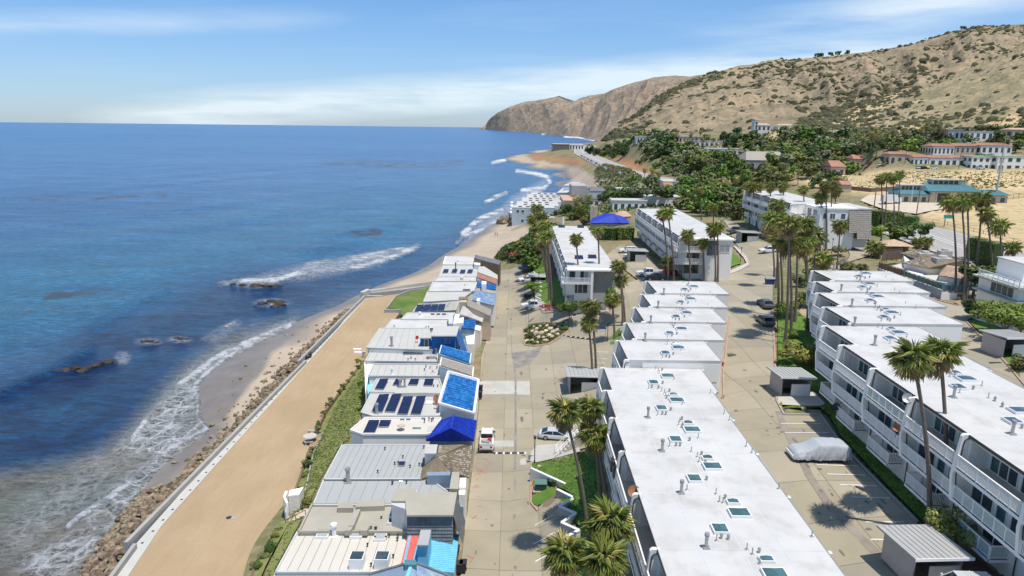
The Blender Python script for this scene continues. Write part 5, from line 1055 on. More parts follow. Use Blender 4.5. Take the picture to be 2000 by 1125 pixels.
def hsky(t_, px_, py_, z, wd=.9, ln=.9, h_=.25, g='glass_g', fm='white_trim'):
 p = P(px_, py_, z); mb = MB(); mb.box(p.x-wd/2, p.x+wd/2, p.y-ln/2, p.y+ln/2, z, z+h_); f_ = mb.build('skylight', M[fm], t_, world=True)
 mb = MB(); mb.box(p.x-wd/2+.08, p.x+wd/2-.08, p.y-ln/2+.08, p.y+ln/2-.08, z+h_, z+h_+.03); o = mb.build('pane', M[g], f_)
def tiles(t_, q, nc, nr, mats, name='roof_tiles', bump=.09, seed=1, frame=None, gutter=True):
 TL, TR, BR, BL = q; r_ = random.Random(seed); mb = MB(); n_ = (TR-TL).cross(BL-TL).normalized(); n_ = n_ if n_.z > 0 else -n_
 def pt(u, v): return (TL*(1-u)+TR*u)*(1-v)+(BL*(1-u)+BR*u)*v
 for i in range(nc):
  for j in range(nr):
   u0, u1, v0, v1 = i/nc, (i+1)/nc, j/nr, (j+1)/nr; g_ = .04/nc; up = n_*bump; lo = n_*.02; e = n_*(.05+r_.uniform(-.015, .015)); m_ = r_.choice(range(len(mats)))
   vs = [pt(u0, v0)+lo, pt(u0+(u1-u0)*.5, v0)+up, pt(u1-g_, v0)+lo, pt(u1-g_, v1)+lo+e, pt(u0+(u1-u0)*.5, v1)+up+e, pt(u0, v1)+lo+e, pt(u0, v1)-n_*.02, pt(u1-g_, v1)-n_*.02]
   mb.add(vs, [(0, 5, 4, 1), (1, 4, 3, 2), (5, 6, 7, 3, 4)], m_)
 o = mb.build(name, [M[m_] for m_ in mats], t_, world=True); o['kind'] = 'stuff'
 mb = MB(); mb.slab([TL, TR, BR, BL], None, .12); mb.build('roof', M[mats[0]], t_, world=True); return o
def window(t_, a, b_, zlo, zhi, m='glass', out=.05, fm='white_trim'):
 a = Vector(a); b_ = Vector(b_); d = (b_-a).normalized(); n_ = Vector((d.y, -d.x, 0))*out
 mb = MB(); mb.slab([(a.x-n_.x*.2, a.y-n_.y*.2, zhi), (b_.x-n_.x*.2, b_.y-n_.y*.2, zhi), (b_.x+n_.x, b_.y+n_.y, zhi), (a.x+n_.x, a.y+n_.y, zhi)], zlo); f_ = mb.build('window', M[fm], t_, world=True)
 a2 = a+d*.08; b2 = b_-d*.08; mb = MB(); mb.slab([(a2.x, a2.y, zhi-.08), (b2.x, b2.y, zhi-.08), (b2.x+n_.x*1.3, b2.y+n_.y*1.3, zhi-.08), (a2.x+n_.x*1.3, a2.y+n_.y*1.3, zhi-.08)], zlo+.08)
 o = mb.build('pane', M[m], f_); return f_
# ---- house 0, cut by the bottom of the picture
t_ = house('house with a dark gabled glass and slate roof cut by the bottom edge', 780, 1125)
block(t_, [(536,1118),(735,1118),(725,1260),(480,1260)], 3.2, -3, 'roof_grey')
rA, rB = P(806, 1098, 5.6), P(806, 1098, 5.6)+Vector((0, -9, 0)); eL, eR = P(722, 1122, 3.6), P(890, 1130, 3.3)
mb = MB(); mb.slab([eL, rA, rB, eL+Vector((0, -9, 0))], None, .15); mb.build('roof_slope', M['siding_blue'], t_, world=True)
mb = MB(); mb.slab([rA, eR, eR+Vector((0, -9, 0)), rB], None, .15); mb.build('roof_slope', M['mottle'], t_, world=True)
mb = MB(); mb.beam(eL, rA, .3, .2); mb.beam(rA, eR, .3, .2); mb.build('barge_board', M['shingle_dk'], t_, world=True)
mb = MB(); mb.slab([eL-Vector((0, 0, .15)), rA-Vector((0, 0, .15)), eR-Vector((0, 0, .15)), eR+Vector((0, -9, -.15)), eL+Vector((0, -9, -.15))], -3); mb.build('wall', M['siding_blue'], t_, world=True)
part(t_, 'ridge_cap', [(790,1093),(812,1093),(814,1103),(790,1103)], 5.9, zb=4, m='teal')
part(t_, 'roof_strip', [(800,1103),(806,1103),(798,1130),(790,1130)], [5.7, 5.7, 5.7, 5.7], .05, m='tile_lt')
# ---- house 1 cream roof + light blue tiles
t_ = house('cream flat roofed house with peeling light blue tiles on its street side', 700, 1080)
block(t_, [(581,1040),(799,1040),(782,1118),(539,1118)], 3.5, -3, 'roof_cream', rim=.12)
seams(t_, (581,1041), (799,1041), (539,1117), (782,1117), 3.5, 12)
for a, b_ in ((631,1047), (697,1047), (743,1052)): hsky(t_, a, b_, 3.5, 1.15, 1.15, .3, 'roof_grey')
for a, b_ in ((698,1104), (747,1104)): hsky(t_, a, b_, 3.5, 1.25, 1.3, 1.0, 'glass')
flue(t_, 653, 1047, 3.5, 1.1, .22, 'white_trim'); vents(t_, [(733,1054),(754,1054),(760,1050),(777,1050),(776,1057),(718,1068),(768,1090),(735,1108),(725,1107)], 3.5)
tiles(t_, pz([(800,1040),(897,1044),(887,1120),(784,1112)], [4.1, 3.1, 3.1, 4.1]), 16, 22, ['tile_lt'], bump=.07)
block(t_, [(800,1042),(895,1046),(885,1122),(786,1114)], [3.6, 2.7, 2.7, 3.6], -1, 'tile_lt', 'tile_lt')
part(t_, 'peeling_tiles', [(783,1100),(798,1040),(818,1046),(806,1092)], 4.12, .1, m='redmark')
M['peel'] = mat('peeling_paint', (.50,.14,.08), .8, .2, 2, dirt=((.62,.66,.68), 2.2, .40, 1)); t_.children[-1].data.materials[0] = M['peel']
part(t_, 'chimney', [(822,1035),(842,1035),(836,1064),(815,1064)], 6.0, zb=3, m='tile_lt'); part(t_, 'chimney_cap', [(822,1034.6),(842,1034.6),(836.4,1064.4),(814.6,1064.4)], 6.15, .14, m='roof_grey')
# ---- house 2 beige with slate tower
t_ = house('beige roofed house with a slate shingled upper storey on its street side', 700, 1010)
block(t_, [(610,987),(772,987),(800,1041),(584,1041)], 3.8, -3, 'roof_beige', rim=.25, rimm='roof_beige')
for q in ([(660,982),(690,980),(690,992),(659,992)], [(700,977),(752,975),(751,988),(694,990)], [(691,996),(704,994),(690,1028),(680,1028)], [(676,1027),(690,1027),(685,1036),(673,1036)], [(704,1026),(722,1026),(717,1036),(703,1036)]): part(t_, 'roof_curb', q, 4.35, zb=3.8, m='roof_beige')
part(t_, 'upper_storey', [(796,962),(891,964),(884.5,1004),(795,1004)], 6.2, zb=1, m='shingle_dk')
part(t_, 'upper_storey', [(773,957),(815,957),(810,1000),(764,985)], 6.15, zb=3, m='parapet')
part(t_, 'roof', [(771,954),(813,954),(813,961),(893,961),(885,1006),(794,1006),(792,978),(764,978)], 6.4, .18, m='roof_beige')
q = pz([(795,1004),(884.5,1004)], 6.2); nearw = q
mb = MB()
for r in range(9):
 z_ = 3.0+r*.34; n_ = 16
 for k in range(n_):
  a = q[0].lerp(q[1], (k+.03)/n_); b_ = q[0].lerp(q[1], (k+.97)/n_); ly = .12+.35*(1-(z_-3)/3); hy = .12+.35*(1-(z_+.32-3)/3)-.05
  mb.quad((a.x, a.y-ly-.05, z_), (b_.x, b_.y-ly-.05, z_), (b_.x, b_.y-hy, z_+.34), (a.x, a.y-hy, z_+.34))
o = mb.build('slate_shingles', M['shingle_dk'], t_, world=True); o['kind'] = 'stuff'
e0, e1 = pz([(891,964),(884.5,1004)], 6.2); mb = MB(); mb.slab([e0, e1, e1+Vector((.9, 0, -3)), e0+Vector((.9, 0, -3))], None, .15); mb.build('slate_slope', M['shingle_dk'], t_, world=True)
w0 = P(768, 1003, 4.4); window(t_, (w0.x+.2, w0.y-.25, 0), (w0.x+1.8, w0.y-.25, 0), 4.3, 5.6, 'glass')
hsky(t_, 772, 1013, 3.8, 1.1, .8, .5, 'glass'); hsky(t_, 769, 1023, 3.8, 1.1, .8, .35, 'glass'); vents(t_, [(745,1013),(725,1033),(733,1034),(735,1034)], 3.8, .25)
# ---- house 3 low grey, long chimney
t_ = house('low grey membrane roofed house with a long flat chimney stack by the street', 740, 960)
block(t_, [(633,936.5),(840,936.5),(875,962),(850,987),(612,987)], 3.9, -3, 'roof_grey', rim=.1)
seams(t_, (633,937), (870,937), (612,986), (850,986), 3.9, 11)
flue(t_, 680, 942, 3.9, 1.5, .22); part(t_, 'roof_curb', [(779,938),(787,938),(787,941),(779,941)], 4.0, .1, m='white_trim'); vents(t_, [(767,946),(794,945),(766,947)], 3.9)
part(t_, 'blue_wall', [(834,922),(880,921),(879,928),(834,929)], 5.0, zb=3.5, m='siding_blue')
part(t_, 'chimney', [(884,924),(896,924),(894,952),(880,952)], 5.6, zb=2, m='siding_blue'); part(t_, 'chimney_cap', [(882.6,921.5),(897.5,921.5),(895.5,955),(878,954.5)], 5.9, .3, m='roof_beige')
part(t_, 'porch_box', [(898,933),(911,933),(910,952),(897,952)], 4.6, zb=0, m='white'); part(t_, 'porch_box', [(896,955),(910,955),(908,966),(896,966)], 4.2, zb=0, m='white')
part(t_, 'street_storey', [(862,955),(908,955),(905,990),(852,990)], 2.9, zb=-1, m='siding_blue')
# ---- house 4 grey upper + brown hip
t_ = house('grey seamed roof house with a brown shingled hip roof by the street', 740, 900)
block(t_, [(668.4,869.3),(840,869.3),(830,900),(823,935.5),(633,936)], 4.1, -3, 'roof_grey', rim=.08)
seams(t_, (669,869.6), (852,869.6), (634,935.5), (823,935.5), 4.1, 15)
hip = dict(a=P(829.5,895,4.2), b=P(854,893,5.8), c=P(881,921,4.6), d=P(821,935,4.15), e=P(857,870,5.5), f=P(906,868,4.4), g=P(922,870,3.3), h=P(916,933,3.2))
for nm, ks, nc, nr in (('near', 'abcd', 8, 9), ('street', 'bghc', 14, 14), ('far', 'efgb', 8, 6)):
 pts = [hip[k] for k in ks]; tiles(t_, pts, nc, nr, ['shingle_br', 'shingle_br', 'shingle_tan'] if nm != 'near' else ['shingle_br'], 'shingles', .02, 5)
mb = MB(); mb.slab([hip['a']-Vector((0, 0, .3)), hip['e']-Vector((0, 0, 1.5)), hip['g']-Vector((.3, 0, .3)), hip['h']-Vector((.3, 0, .3)), hip['d']-Vector((0, 0, .3))], -1); mb.build('wall', M['white'], t_, world=True)
part(t_, 'chimney', [(831,868.6),(854,868.6),(851,884.5),(829.5,884.5)], 5.9, zb=4, m='white'); part(t_, 'chimney_cap', [(830.6,868),(855,868),(851.6,885.6),(828.6,885.6)], 6.05, .14, m='roof_pale')
hsky(t_, 785, 908, 4.1, .8, 1, .2, 'solar', 'metal'); vents(t_, [(752,879),(787,895),(828,876),(771,908),(778,907),(801,914),(819,910),(824,911),(738,924)], 4.1)
# ---- house 5 white with cobalt hip
t_ = house('white walled house with an L of solar panels and a cobalt blue hip roof', 740, 840)
block(t_, [(714,818),(861,818),(856,845),(832,850),(708,850),(684.6,842.3)], 3.8, -3, 'roof_cream', rim=.25, rimm='white')
solar(t_, [(720,820),(742,820),(732.5,845),(708,845)], 3.8, .3, 1); solar(t_, [(742.5,820),(765,820),(759,833.5),(738,833.5)], 3.8, .2, 1)
for a, b_ in ((785.5,821.5), (797.5,821.5), (827,819.5)): hsky(t_, a, b_, 3.8, .75, .6, .15)
hsky(t_, 814, 838.5, 3.8, 1.3, .6, .15); vents(t_, [(829,826),(843,824),(846,822),(838,822)], 3.8, .45); part(t_, 'roof_patch', [(836,832),(858,832),(855,846),(832,846)], 3.84, .04, m='roof_pale')
p = P(784, 840, 3.8); mb = MB(); mb.tube(p+Vector((0, 0, .6)), p+Vector((0, 0, .7)), .55, .5, 8); mb.tube(p, p+Vector((0, 0, .6)), .05, .05, 5); mb.build('roof_antenna', M['tan'], t_, world=True)
c_ = dict(r0=P(886,812,6.0), r1=P(881,837,6.0), a=P(861,820,4.2), b=P(931,821,3.9), c=P(926,860,3.9), d=P(832,860,4.2))
tiles(t_, [c_['r1'], c_['r1'], c_['c'], c_['d']], 22, 9, ['tile_cob'], 'roof_tiles', .07); tiles(t_, [c_['r0'], c_['b'], c_['c'], c_['r1']], 10, 12, ['tile_cob'], 'roof_tiles', .06); tiles(t_, [c_['a'], c_['r0'], c_['r1'], c_['d']], 8, 10, ['tile_cob'], 'roof_tiles', .06)
mb = MB()
for a, b_ in (('r0', 'r1'), ('r1', 'c'), ('r1', 'd')): mb.tube(c_[a]+Vector((0, 0, .08)), c_[b_]+Vector((0, 0, .08)), .12, .12, 6)
mb.build('ridge_tiles', M['tile_cob'], t_, world=True)
mb = MB(); mb.slab([c_['a']+Vector((.4, 0, -.3)), c_['b']+Vector((-.5, 0, -.3)), c_['c']+Vector((-.5, .5, -.3)), c_['d']+Vector((.5, .5, -.3))], -1); mb.build('street_storey', M['siding_blue'], t_, world=True)
q = P(690, 868, 1.5); window(t_, (q.x, q.y, 0), (q.x+1.7, q.y-.9, 0), -.4, 1.9, 'glass')
# ---- house 6 with big blue tile shed roof
t_ = house('pale house with four long solar panels and a big framed blue tiled roof', 780, 790)
block(t_, [(725,769),(866,769),(858,813),(728,813),(705.5,806)], 3.9, -3, 'roof_pale', rim=.12)
for q in ([(740,770.3),(761,769),(747,804.7),(725,803.5)], [(765,770),(785,769),(771.5,804.7),(750.5,803.5)], [(787.5,774),(807.5,773.5),(796.5,809),(775,808.5)], [(813,773.5),(832.5,772.7),(822,809),(801,808.5)]): solar(t_, q, 3.9, .45)
flue(t_, 736, 807, 3.9, 1.2, .2); hsky(t_, 838.5, 788.5, 3.9, 1.0, 1.0, .25, 'white_trim')
dish('large terracotta coloured dish standing on the roof beside the framed blue tiles', P(852,790,3.9), M['rust'], .55, (-.5,-.6,.4)); dish('smaller terracotta coloured dish in front of the large one by the blue tiles', P(853,799,3.9), M['rust'], .38, (-.5,-.6,.3))
fr = pz([(875.7,726),(935,742),(926,807.5),(857,787.5)], [5.6, 4.3, 4.1, 5.4]); block(t_, [(875.7,726),(935,742),(926,807.5),(857,787.5)], [5.5, 4.2, 4.0, 5.3], 0, 'white_trim', 'white', .3)
def inset(q, k):
 c2 = sum(q, Vector())/4; return [c2+(p-c2)*k for p in q]
tiles(t_, inset(fr, .90), 12, 14, ['tileA', 'tileB', 'tileA', 'tileC', 'tileB'], 'roof_tiles', .06, 3)
for i in range(4):
 mb = MB(); mb.beam(fr[i]+Vector((0, 0, .05)), fr[(i+1) % 4]+Vector((0, 0, .05)), .3, .25); mb.build('roof_frame', M['white_trim'], t_, world=True)
# ---- house 7 four small panels
t_ = house('pale house with one long and three short solar panels and light blue nook', 790, 750)
block(t_, [(736,741),(858,741),(864,760),(862,769),(722,767)], 3.9, -3, 'roof_pale', rim=.2)
for q in ([(742,739.5),(759.5,738.7),(749.5,760.5),(731,759.7)], [(773,739.5),(787,738.7),(782,752),(766,752)], [(802,739.5),(819.5,739.5),(815,752),(796,751.5)], [(830,739.5),(848,739.2),(845,753),(826,752.7)]): solar(t_, q, 3.9, .4)
flue(t_, 781.5, 756, 3.9, 1.1, .2); flue(t_, 790.5, 756, 3.9, 1.2, .15); vents(t_, [(847,756),(855,756)], 3.9)
part(t_, 'light_blue_wall', [(717,738),(735,738),(722,765),(718,770)], 2.6, zb=-2.5, m='tile_lt')
part(t_, 'parapet_wall', [(770,760.5),(830,759.5),(862,762),(863,768),(828,767),(770,768)], 4.5, zb=3.6, m='roof_pale')
# ---- house 8 brown shed roof
t_ = house('pale seamed roof house with a tan shingled slanting roof between two blue ones', 790, 722)
block(t_, [(730,712.5),(856,712.5),(858,737),(720,736)], 3.9, -3, 'roof_pale', rim=.25)
seams(t_, (731,713), (856,713), (721,735.5), (858,736.5), 3.9, 10)
part(t_, 'sea_wall_face', [(711.5,708),(729,711),(719,737),(713.5,770)], 3.6, zb=-3, m='white')
fr = pz([(861.5,697.5),(926,716.5),(924,735.5),(858,713)], [6.0, 4.6, 4.5, 5.9]); block(t_, [(861.5,697.5),(926,716.5),(924,735.5),(858,713)], [5.95, 4.55, 4.45, 5.85], 0, 'white_trim', 'paleblue', .25)
tiles(t_, inset(fr, .93), 18, 6, ['shingle_tan', 'shingle_tan', 'shingle_gr'], 'shingles', .02, 3); flue(t_, 765.5, 732, 3.9, .9, .14, 'white_trim'); vents(t_, [(829,724),(845,729),(832,718),(853,720),(840,720)], 3.9); hsky(t_, 846, 728, 3.9, .9, .7, .3, 'roof_grey')
# ---- house 9
t_ = house('pale seamed roof house with three teal solar panels and a bright blue slanting roof', 790, 697)
block(t_, [(724,688),(855,688),(855,708),(715,706)], 4.1, -3, 'roof_pale', rim=.2); seams(t_, (725,688), (855,688), (716,705.5), (855,707.5), 4.1, 10)
solar(t_, [(789,684.5),(828.5,684.5),(826,691.5),(786,691.5)], 4.1, .2, 3); flue(t_, 853, 691, 4.1, .9, .3); vents(t_, [(797,704),(803,701),(811,704),(836,702),(853,703)], 4.1); part(t_, 'roof_curb', [(832,695),(852,695),(852,698),(832,698)], 4.4, .3, m='metal')
fr = pz([(861.5,673.5),(921,690),(918.5,709),(857,689)], [6.2, 4.8, 4.7, 6.1]); block(t_, [(861.5,673.5),(921,690),(918.5,709),(857,689)], [6.15, 4.75, 4.65, 6.05], 0, 'white_trim', 'paleblue', .25)
tiles(t_, inset(fr, .94), 22, 7, ['tileB', 'tileB', 'tileA'], 'roof_tiles', .05, 8)
# ---- house 10 blue clapboard tower
t_ = house('white walled house with a bright blue clapboard upper storey and a flat pale roof', 800, 665)
block(t_, [(742,641.5),(838,641.5),(845,684),(716.5,679.5)], 4.9, -3, 'roof_pale', rim=.12); seams(t_, (742,642), (836,642), (717,679), (840,682), 4.9, 8)
for i, q in enumerate(([(846,641),(893,641),(900,680),(840,680)],)):
 pass
part(t_, 'upper_storey', [(843,655),(890.5,655),(896,637.6),(848.5,637.6)], 7.4, zb=3, m='tileA'); part(t_, 'upper_storey', [(821,659),(842,659),(842,650),(826,650)], 6.4, zb=3, m='tileA')
part(t_, 'roof', [(842,655.6),(891.5,655.6),(897,637),(847.5,637)], 7.6, .18, m='roof_pale'); part(t_, 'roof', [(819,660),(843,660),(843,649.5),(825,649.5)], 6.55, .14, m='roof_pale')
n0, n1 = pz([(821,659),(842,659)], 6.4); n2, n3 = pz([(843,655),(890.5,655)], 7.4); mb = MB()
for a, b_, zt in ((n0, n1, 6.3), (n2, n3, 7.3)):
 k = 4.6
 while k < zt: mb.slab([(a.x, a.y-.16, k+.03), (b_.x, b_.y-.16, k+.03), (b_.x, b_.y-.02, k+.24), (a.x, a.y-.02, k+.24)], None, .05); k += .27
o = mb.build('clapboards', M['tileB'], t_, world=True); o['kind'] = 'stuff'
e0, e1 = pz([(896,637.6),(890.5,655)], 7.4); mb = MB(); mb.slab([e0, e1, e1+Vector((1.4, 0, -4.2)), e0+Vector((1.4, 0, -4.2))], None, .2); mb.build('slanting_side', M['tileA'], t_, world=True)
window(t_, (n1.x-1.2, n1.y-.2, 0), (n1.x-.4, n1.y-.2, 0), 4.7, 6.2, 'glass'); window(t_, (n2.x+2.2, n2.y-.2, 0), (n2.x+3.2, n2.y-.2, 0), 6.0, 7.0, 'tileC', .06, 'siding_blue')
flue(t_, 765, 676, 4.9, 1.5, .2, 'metal'); dish('small red satellite dish at the foot of the blue clapboard storey', P(815, 669, 4.9), M['lampred'], .35)
part(t_, 'street_storey', [(900,640),(916,640),(913,690),(898,690)], 3.0, zb=-1, m='siding_blue')
# ---- house 11 and 12 white
t_ = house('plain white roofed house just behind the blue clapboard storey', 800, 632)
block(t_, [(766,624),(880,624),(873,641),(752,641)], 4.6, -3, 'roof_white', rim=.1); part(t_, 'stair_box', [(876,611.5),(886,611.5),(884,632),(876,632)], 6.2, zb=4, m='parapet'); vents(t_, [(832,641),(837,640),(770,639)], 4.6)
part(t_, 'street_storey', [(903,626),(929,628),(926,672),(912,672)], 3.4, zb=-1, m='white')
fr = pz([(905,622),(929.5,624),(926,642.5),(901,640)], [5.6, 4.8, 4.6, 5.4]); tiles(t_, fr, 12, 6, ['tileC', 'tileA'], 'roof_tiles', .03, 2); block(t_, [(905,622),(929.5,624),(926,642.5),(901,640)], [5.5, 4.7, 4.5, 5.3], 0, 'tileC', 'siding_blue')
t_ = house('white roofed house with a box shaped white upper room beside the curved grey roof', 830, 617)
block(t_, [(796,611),(888,611),(882,624),(783,624)], 4.7, -3, 'roof_white', rim=.1); part(t_, 'upper_room', [(889,613),(906,613),(905,630),(885,632)], 6.0, zb=4, m='white'); 
for i in range(3): part(t_, 'roof_vent', [(842+i*11,612),(849+i*11,612),(848+i*11,613.6),(841+i*11,613.6)], 4.85, .14, m='darkmetal')
flue(t_, 820, 618, 4.7, .7, .2, 'white_trim')
mb = MB(); cur = [(904,597,7.0),(915,602,6.2),(926,607,5.3),(938,611,4.8),(947,613.5,4.6)]; far = [P(a, b_, z) for a, b_, z in cur]; nearp = [P(a, b_, z) for a, b_, z in [(897,613,6.9),(912,617,6.1),(922,621,5.2),(934,625,4.7),(942,629,4.5)]]
for i in range(4): mb.slab([far[i], far[i+1], nearp[i+1], nearp[i]], None, .2)
mb.build('curved_roof', M['roof_pale'], t_, world=True); part(t_, 'street_storey', [(906,614),(944,616),(938,646),(922,642)], 3.6, zb=-1, m='white')
# ---- house 13 tan shed + solar
t_ = house('tan shingled house with a row of four blue solar panels on its sea side', 880, 600)
block(t_, [(818,594),(842,594),(896,588),(890,606),(806,609.5)], 4.5, -3, 'roof_beige', rim=.1); solar(t_, [(815,595),(871,593.5),(867,607),(809,608.5)], 4.5, .3, 4)
for i in range(3): hsky(t_, 874+i*2, 600.5-i*3, 4.5, .9, .45, .2)
fr = pz([(911,583),(960,605),(958,617.5),(912,597)], [7.0, 5.2, 5.1, 6.9]); block(t_, [(911,583),(960,605),(958,617.5),(912,597)], [6.95, 5.15, 5.05, 6.85], 0, 'shingle_tan', 'tan', .25); tiles(t_, fr, 16, 6, ['shingle_tan', 'shingle_gr'], 'shingles', .02, 2)
part(t_, 'stair_tower', [(897,581),(912,581),(911,590),(897,590)], 7.2, zb=3, m='tan'); part(t_, 'roof', [(896,579.5),(914,579.5),(913,584),(896,585)], 7.4, .2, m='shingle_br')
# ---- houses 14 - 18
t_ = house('pale grey roofed house with a mottled blue and pale green tiled roof', 890, 575)
block(t_, [(835,569.6),(922,569.6),(905,582),(896,586),(827,590)], 4.5, -3, 'roof_pale', rim=.12); tiles(t_, pz([(928,567),(969,576),(965,597),(922,586)], [6.0, 4.8, 4.6, 5.8]), 16, 10, ['mottle'], 'roof_tiles', .05, 2); block(t_, [(928,567),(969,576),(965,597),(922,586)], [5.9, 4.7, 4.5, 5.7], 0, 'mottle', 'white')
part(t_, 'chimney', [(932,582),(938,582),(937,587),(931,587)], 6.9, zb=4, m='white'); part(t_, 'shingled_strip', [(931,562),(968,568),(968,574),(930,567)], [5.6, 5, 4.8, 5.6], .2, m='shingle_tan')
t_ = house('white roofed house with a blue tiled strip behind the mottled roof', 890, 556)
block(t_, [(846,550),(932,550),(926,569),(837,569.3)], 4.6, -3, 'roof_white', rim=.15); tiles(t_, pz([(933,552),(970,556),(968,566),(931,562)], [5.8, 5, 4.9, 5.7]), 16, 5, ['tileA', 'tileC'], 'roof_tiles', .05, 4); block(t_, [(933,552),(970,556),(968,566),(931,562)], [5.7, 4.9, 4.8, 5.6], 0, 'tileA', 'white')
part(t_, 'chimney', [(941,549),(950,549),(949.5,555),(940.5,555)], 7.0, zb=4, m='white'); vents(t_, [(908,558),(918,550)], 4.6); part(t_, 'roof_curb', [(904,564.5),(918,564.5),(918,566),(904,566)], 4.9, .3, m='darkmetal')
t_ = house('white roofed house with a long orange tiled strip', 895, 545)
block(t_, [(857,541.5),(931,541.5),(932,550),(846,550)], 4.7, -3, 'roof_white', rim=.2); tiles(t_, pz([(932,533),(972,547),(970,555.5),(931,541)], [6, 5, 4.9, 5.9]), 18, 4, ['tile_red'], 'roof_tiles', .05, 4); block(t_, [(932,533),(972,547),(970,555.5),(931,541)], [5.9, 4.9, 4.8, 5.8], 0, 'tile_red', 'white')
part(t_, 'roof_box', [(900,538),(905,538),(905,542),(900,542)], 5.4, zb=4.6, m='roof_cream')
t_ = house('pale roofed house with four small blue solar panels near the far end of the row', 895, 528)
block(t_, [(866,518.5),(934,518.5),(930,541.5),(857,541.5)], 4.6, -3, 'roof_pale', rim=.12)
for a, b_ in ((871,529), (888,529), (904,530), (918.5,529.5)): solar(t_, [(a-4,b_-3.6),(a+6,b_-3.6),(a+3.5,b_+4),(a-7,b_+4)], 4.6, .3)
flue(t_, 890, 526, 4.6, 1.6, .14, 'darkmetal'); q = pz([(935,521),(946,521),(972,538),(972,546),(933,532)], [6.4, 6.4, 5, 5, 6]); mb = MB(); mb.slab(q, 0); mb.build('street_storey', M['white'], t_, world=True); mb = MB(); mb.slab([p+Vector((0, 0, .1)) for p in q], None, .1); mb.build('street_roof', M['roof_pale'], t_, world=True)
t_ = house('farthest house of the beach row, white with a dark grey slanting street roof', 900, 508)
block(t_, [(870,501.6),(926,503.5),(927,517),(865,517)], 4.8, -3, 'roof_white', rim=.25, rimm='white'); fr = pz([(928,498),(978,510),(975,518),(926,504.5)], [7.2, 6, 5.8, 7]); mb = MB(); mb.slab(fr, -1); mb.build('street_storey', M['wood'], t_, world=True); mb = MB(); mb.slab([p+Vector((0, 0, .12)) for p in fr], None, .2); mb.build('roof', M['shingle_dk'], t_, world=True)
part(t_, 'white_gable', [(926,503),(938,508),(938,518),(926,516)], 5.9, zb=0, m='white'); flue(t_, 894.5, 513, 4.8, .6, .2, 'white_trim')
def bin_(lab, px_, py_, z=0, m='bin', s=1, group=None):
 p = P(px_, py_, z); t_ = thing('wheelie_bin', lab, 'bin', (p.x, p.y, z+.08), 0, group); mb = MB(); mb.add([(-.25,-.3,.1),(.25,-.3,.1),(.25,.3,.1),(-.25,.3,.1),(-.32,-.38,1.0),(.32,-.38,1.0),(.32,.38,1.0),(-.32,.38,1.0)], [(0,3,2,1),(4,5,6,7),(0,1,5,4),(1,2,6,5),(2,3,7,6),(3,0,4,7)]); mb.build('body', M[m], t_)
 mb = MB(); mb.box(-.35, .35, -.4, .4, 1.0, 1.07); mb.box(-.3, .3, .4, .48, .95, 1.03); mb.build('lid', M[m], t_)
 for sx in (-.28, .28): mb = MB(); mb.tube((sx-.03, .3, .12), (sx+.03, .3, .12), .12, .12, 10); mb.build('wheel', M['tyre'], t_)
 return t_
bin_('black wheelie bin at the foot of the framed blue roof house', 938, 778); bin_('second black wheelie bin just beyond the first, by the framed blue roof house', 939, 766); bin_('black wheelie bin at the very bottom beside the light blue tiles', 905, 1117); bin_('dark wheelie bin under the curved grey roof', 939, 632); bin_('black wheelie bin in the street corner nearest the bottom edge', 897, 1119)
t_ = thing('gate_hut', 'small white stucco stair hut with a peeling flat roof beside the round shrub', 'hut', P(572, 970, -2.2)); block(t_, [(566,957),(593,951),(584,966),(563,968)], .4, -2.4, 'white', 'white'); t_.children[1].data.materials[0] = M['peel2'] = mat('peeling_white_paint', (.78,.76,.72), .8, .05, 1, dirt=((.60,.22,.12), 2.4, .56, .9))
mb = MB(); a = [P(560,968,.2), P(556,980,.2), P(562,992,-.4), P(558,1010,-1.4)]
for i in range(3): mb.beam(a[i], a[i+1], .3, 1.2)
mb.build('curving_wall', M['white'], t_, world=True)
t_ = thing('round_table', 'round stone table on the small brown deck at the terrace edge', 'table', P(606, 861, -1.9)); mb = MB(); mb.tube((0,0,.68), (0,0,.78), .95, .95, 20); mb.build('tabletop', M['concrete2'], t_); mb = MB(); mb.tube((0,0,0), (0,0,.68), .18, .14, 10); mb.build('pedestal', M['concrete2'], t_)
for i, (a, b_, lab) in enumerate(((609,846,'small pale stone bench at the far side of the round table'), (603,868,'small pale stone bench at the near side of the round table'))):
 p = P(a, b_, -2.1); mb = MB(); mb.box(p.x-.6, p.x+.6, p.y-.2, p.y+.2, -1.75, -1.63); mb.box(p.x-.45, p.x-.3, p.y-.15, p.y+.15, -2.2, -1.75); mb.box(p.x+.3, p.x+.45, p.y-.15, p.y+.15, -2.2, -1.75); tag(mb.build('stone_bench', M['concrete2']), lab, 'bench')
mb = MB(); mb.slab(pz([(612,849),(629,849),(621,873),(603,873)], -1.85), -2.6); tag(mb.build('terrace_deck', mat('brown_deck', (.33,.23,.14), .85, .15, 1)), 'small brown deck behind the round stone table', 'deck')
t_ = thing('garden_steps', 'brown timber garden steps with a handrail beyond the white hut', 'steps', P(575, 1008, -2.2))
for i in range(6):
 k = i/5; p = P(558, 1018, -2.1).lerp(P(596, 1000, -.9), k); mb = MB(); mb.box(p.x-.35, p.x+.45, p.y-.9, p.y+.7, -2.6, p.z); mb.build('step', M['tan'], t_, world=True)
mb = MB(); a, b_ = P(558, 1016, -1.2), P(596, 996, .0); mb.tube(a, b_, .04, .04, 6)
for k in (0, .5, 1): q = a.lerp(b_, k); mb.tube(q, q-Vector((0, 0, 1)), .04, .04, 6)
mb.build('handrail', M['darkmetal'], t_, world=True)
me = ground.data; co = np.empty(len(me.vertices)*3, np.float32); me.vertices.foreach_get('co', co); co = co.reshape(-1, 3); msk = np.zeros(len(co), bool)
for p in DRAPED: msk |= pin(p, co[:, 0], co[:, 1])
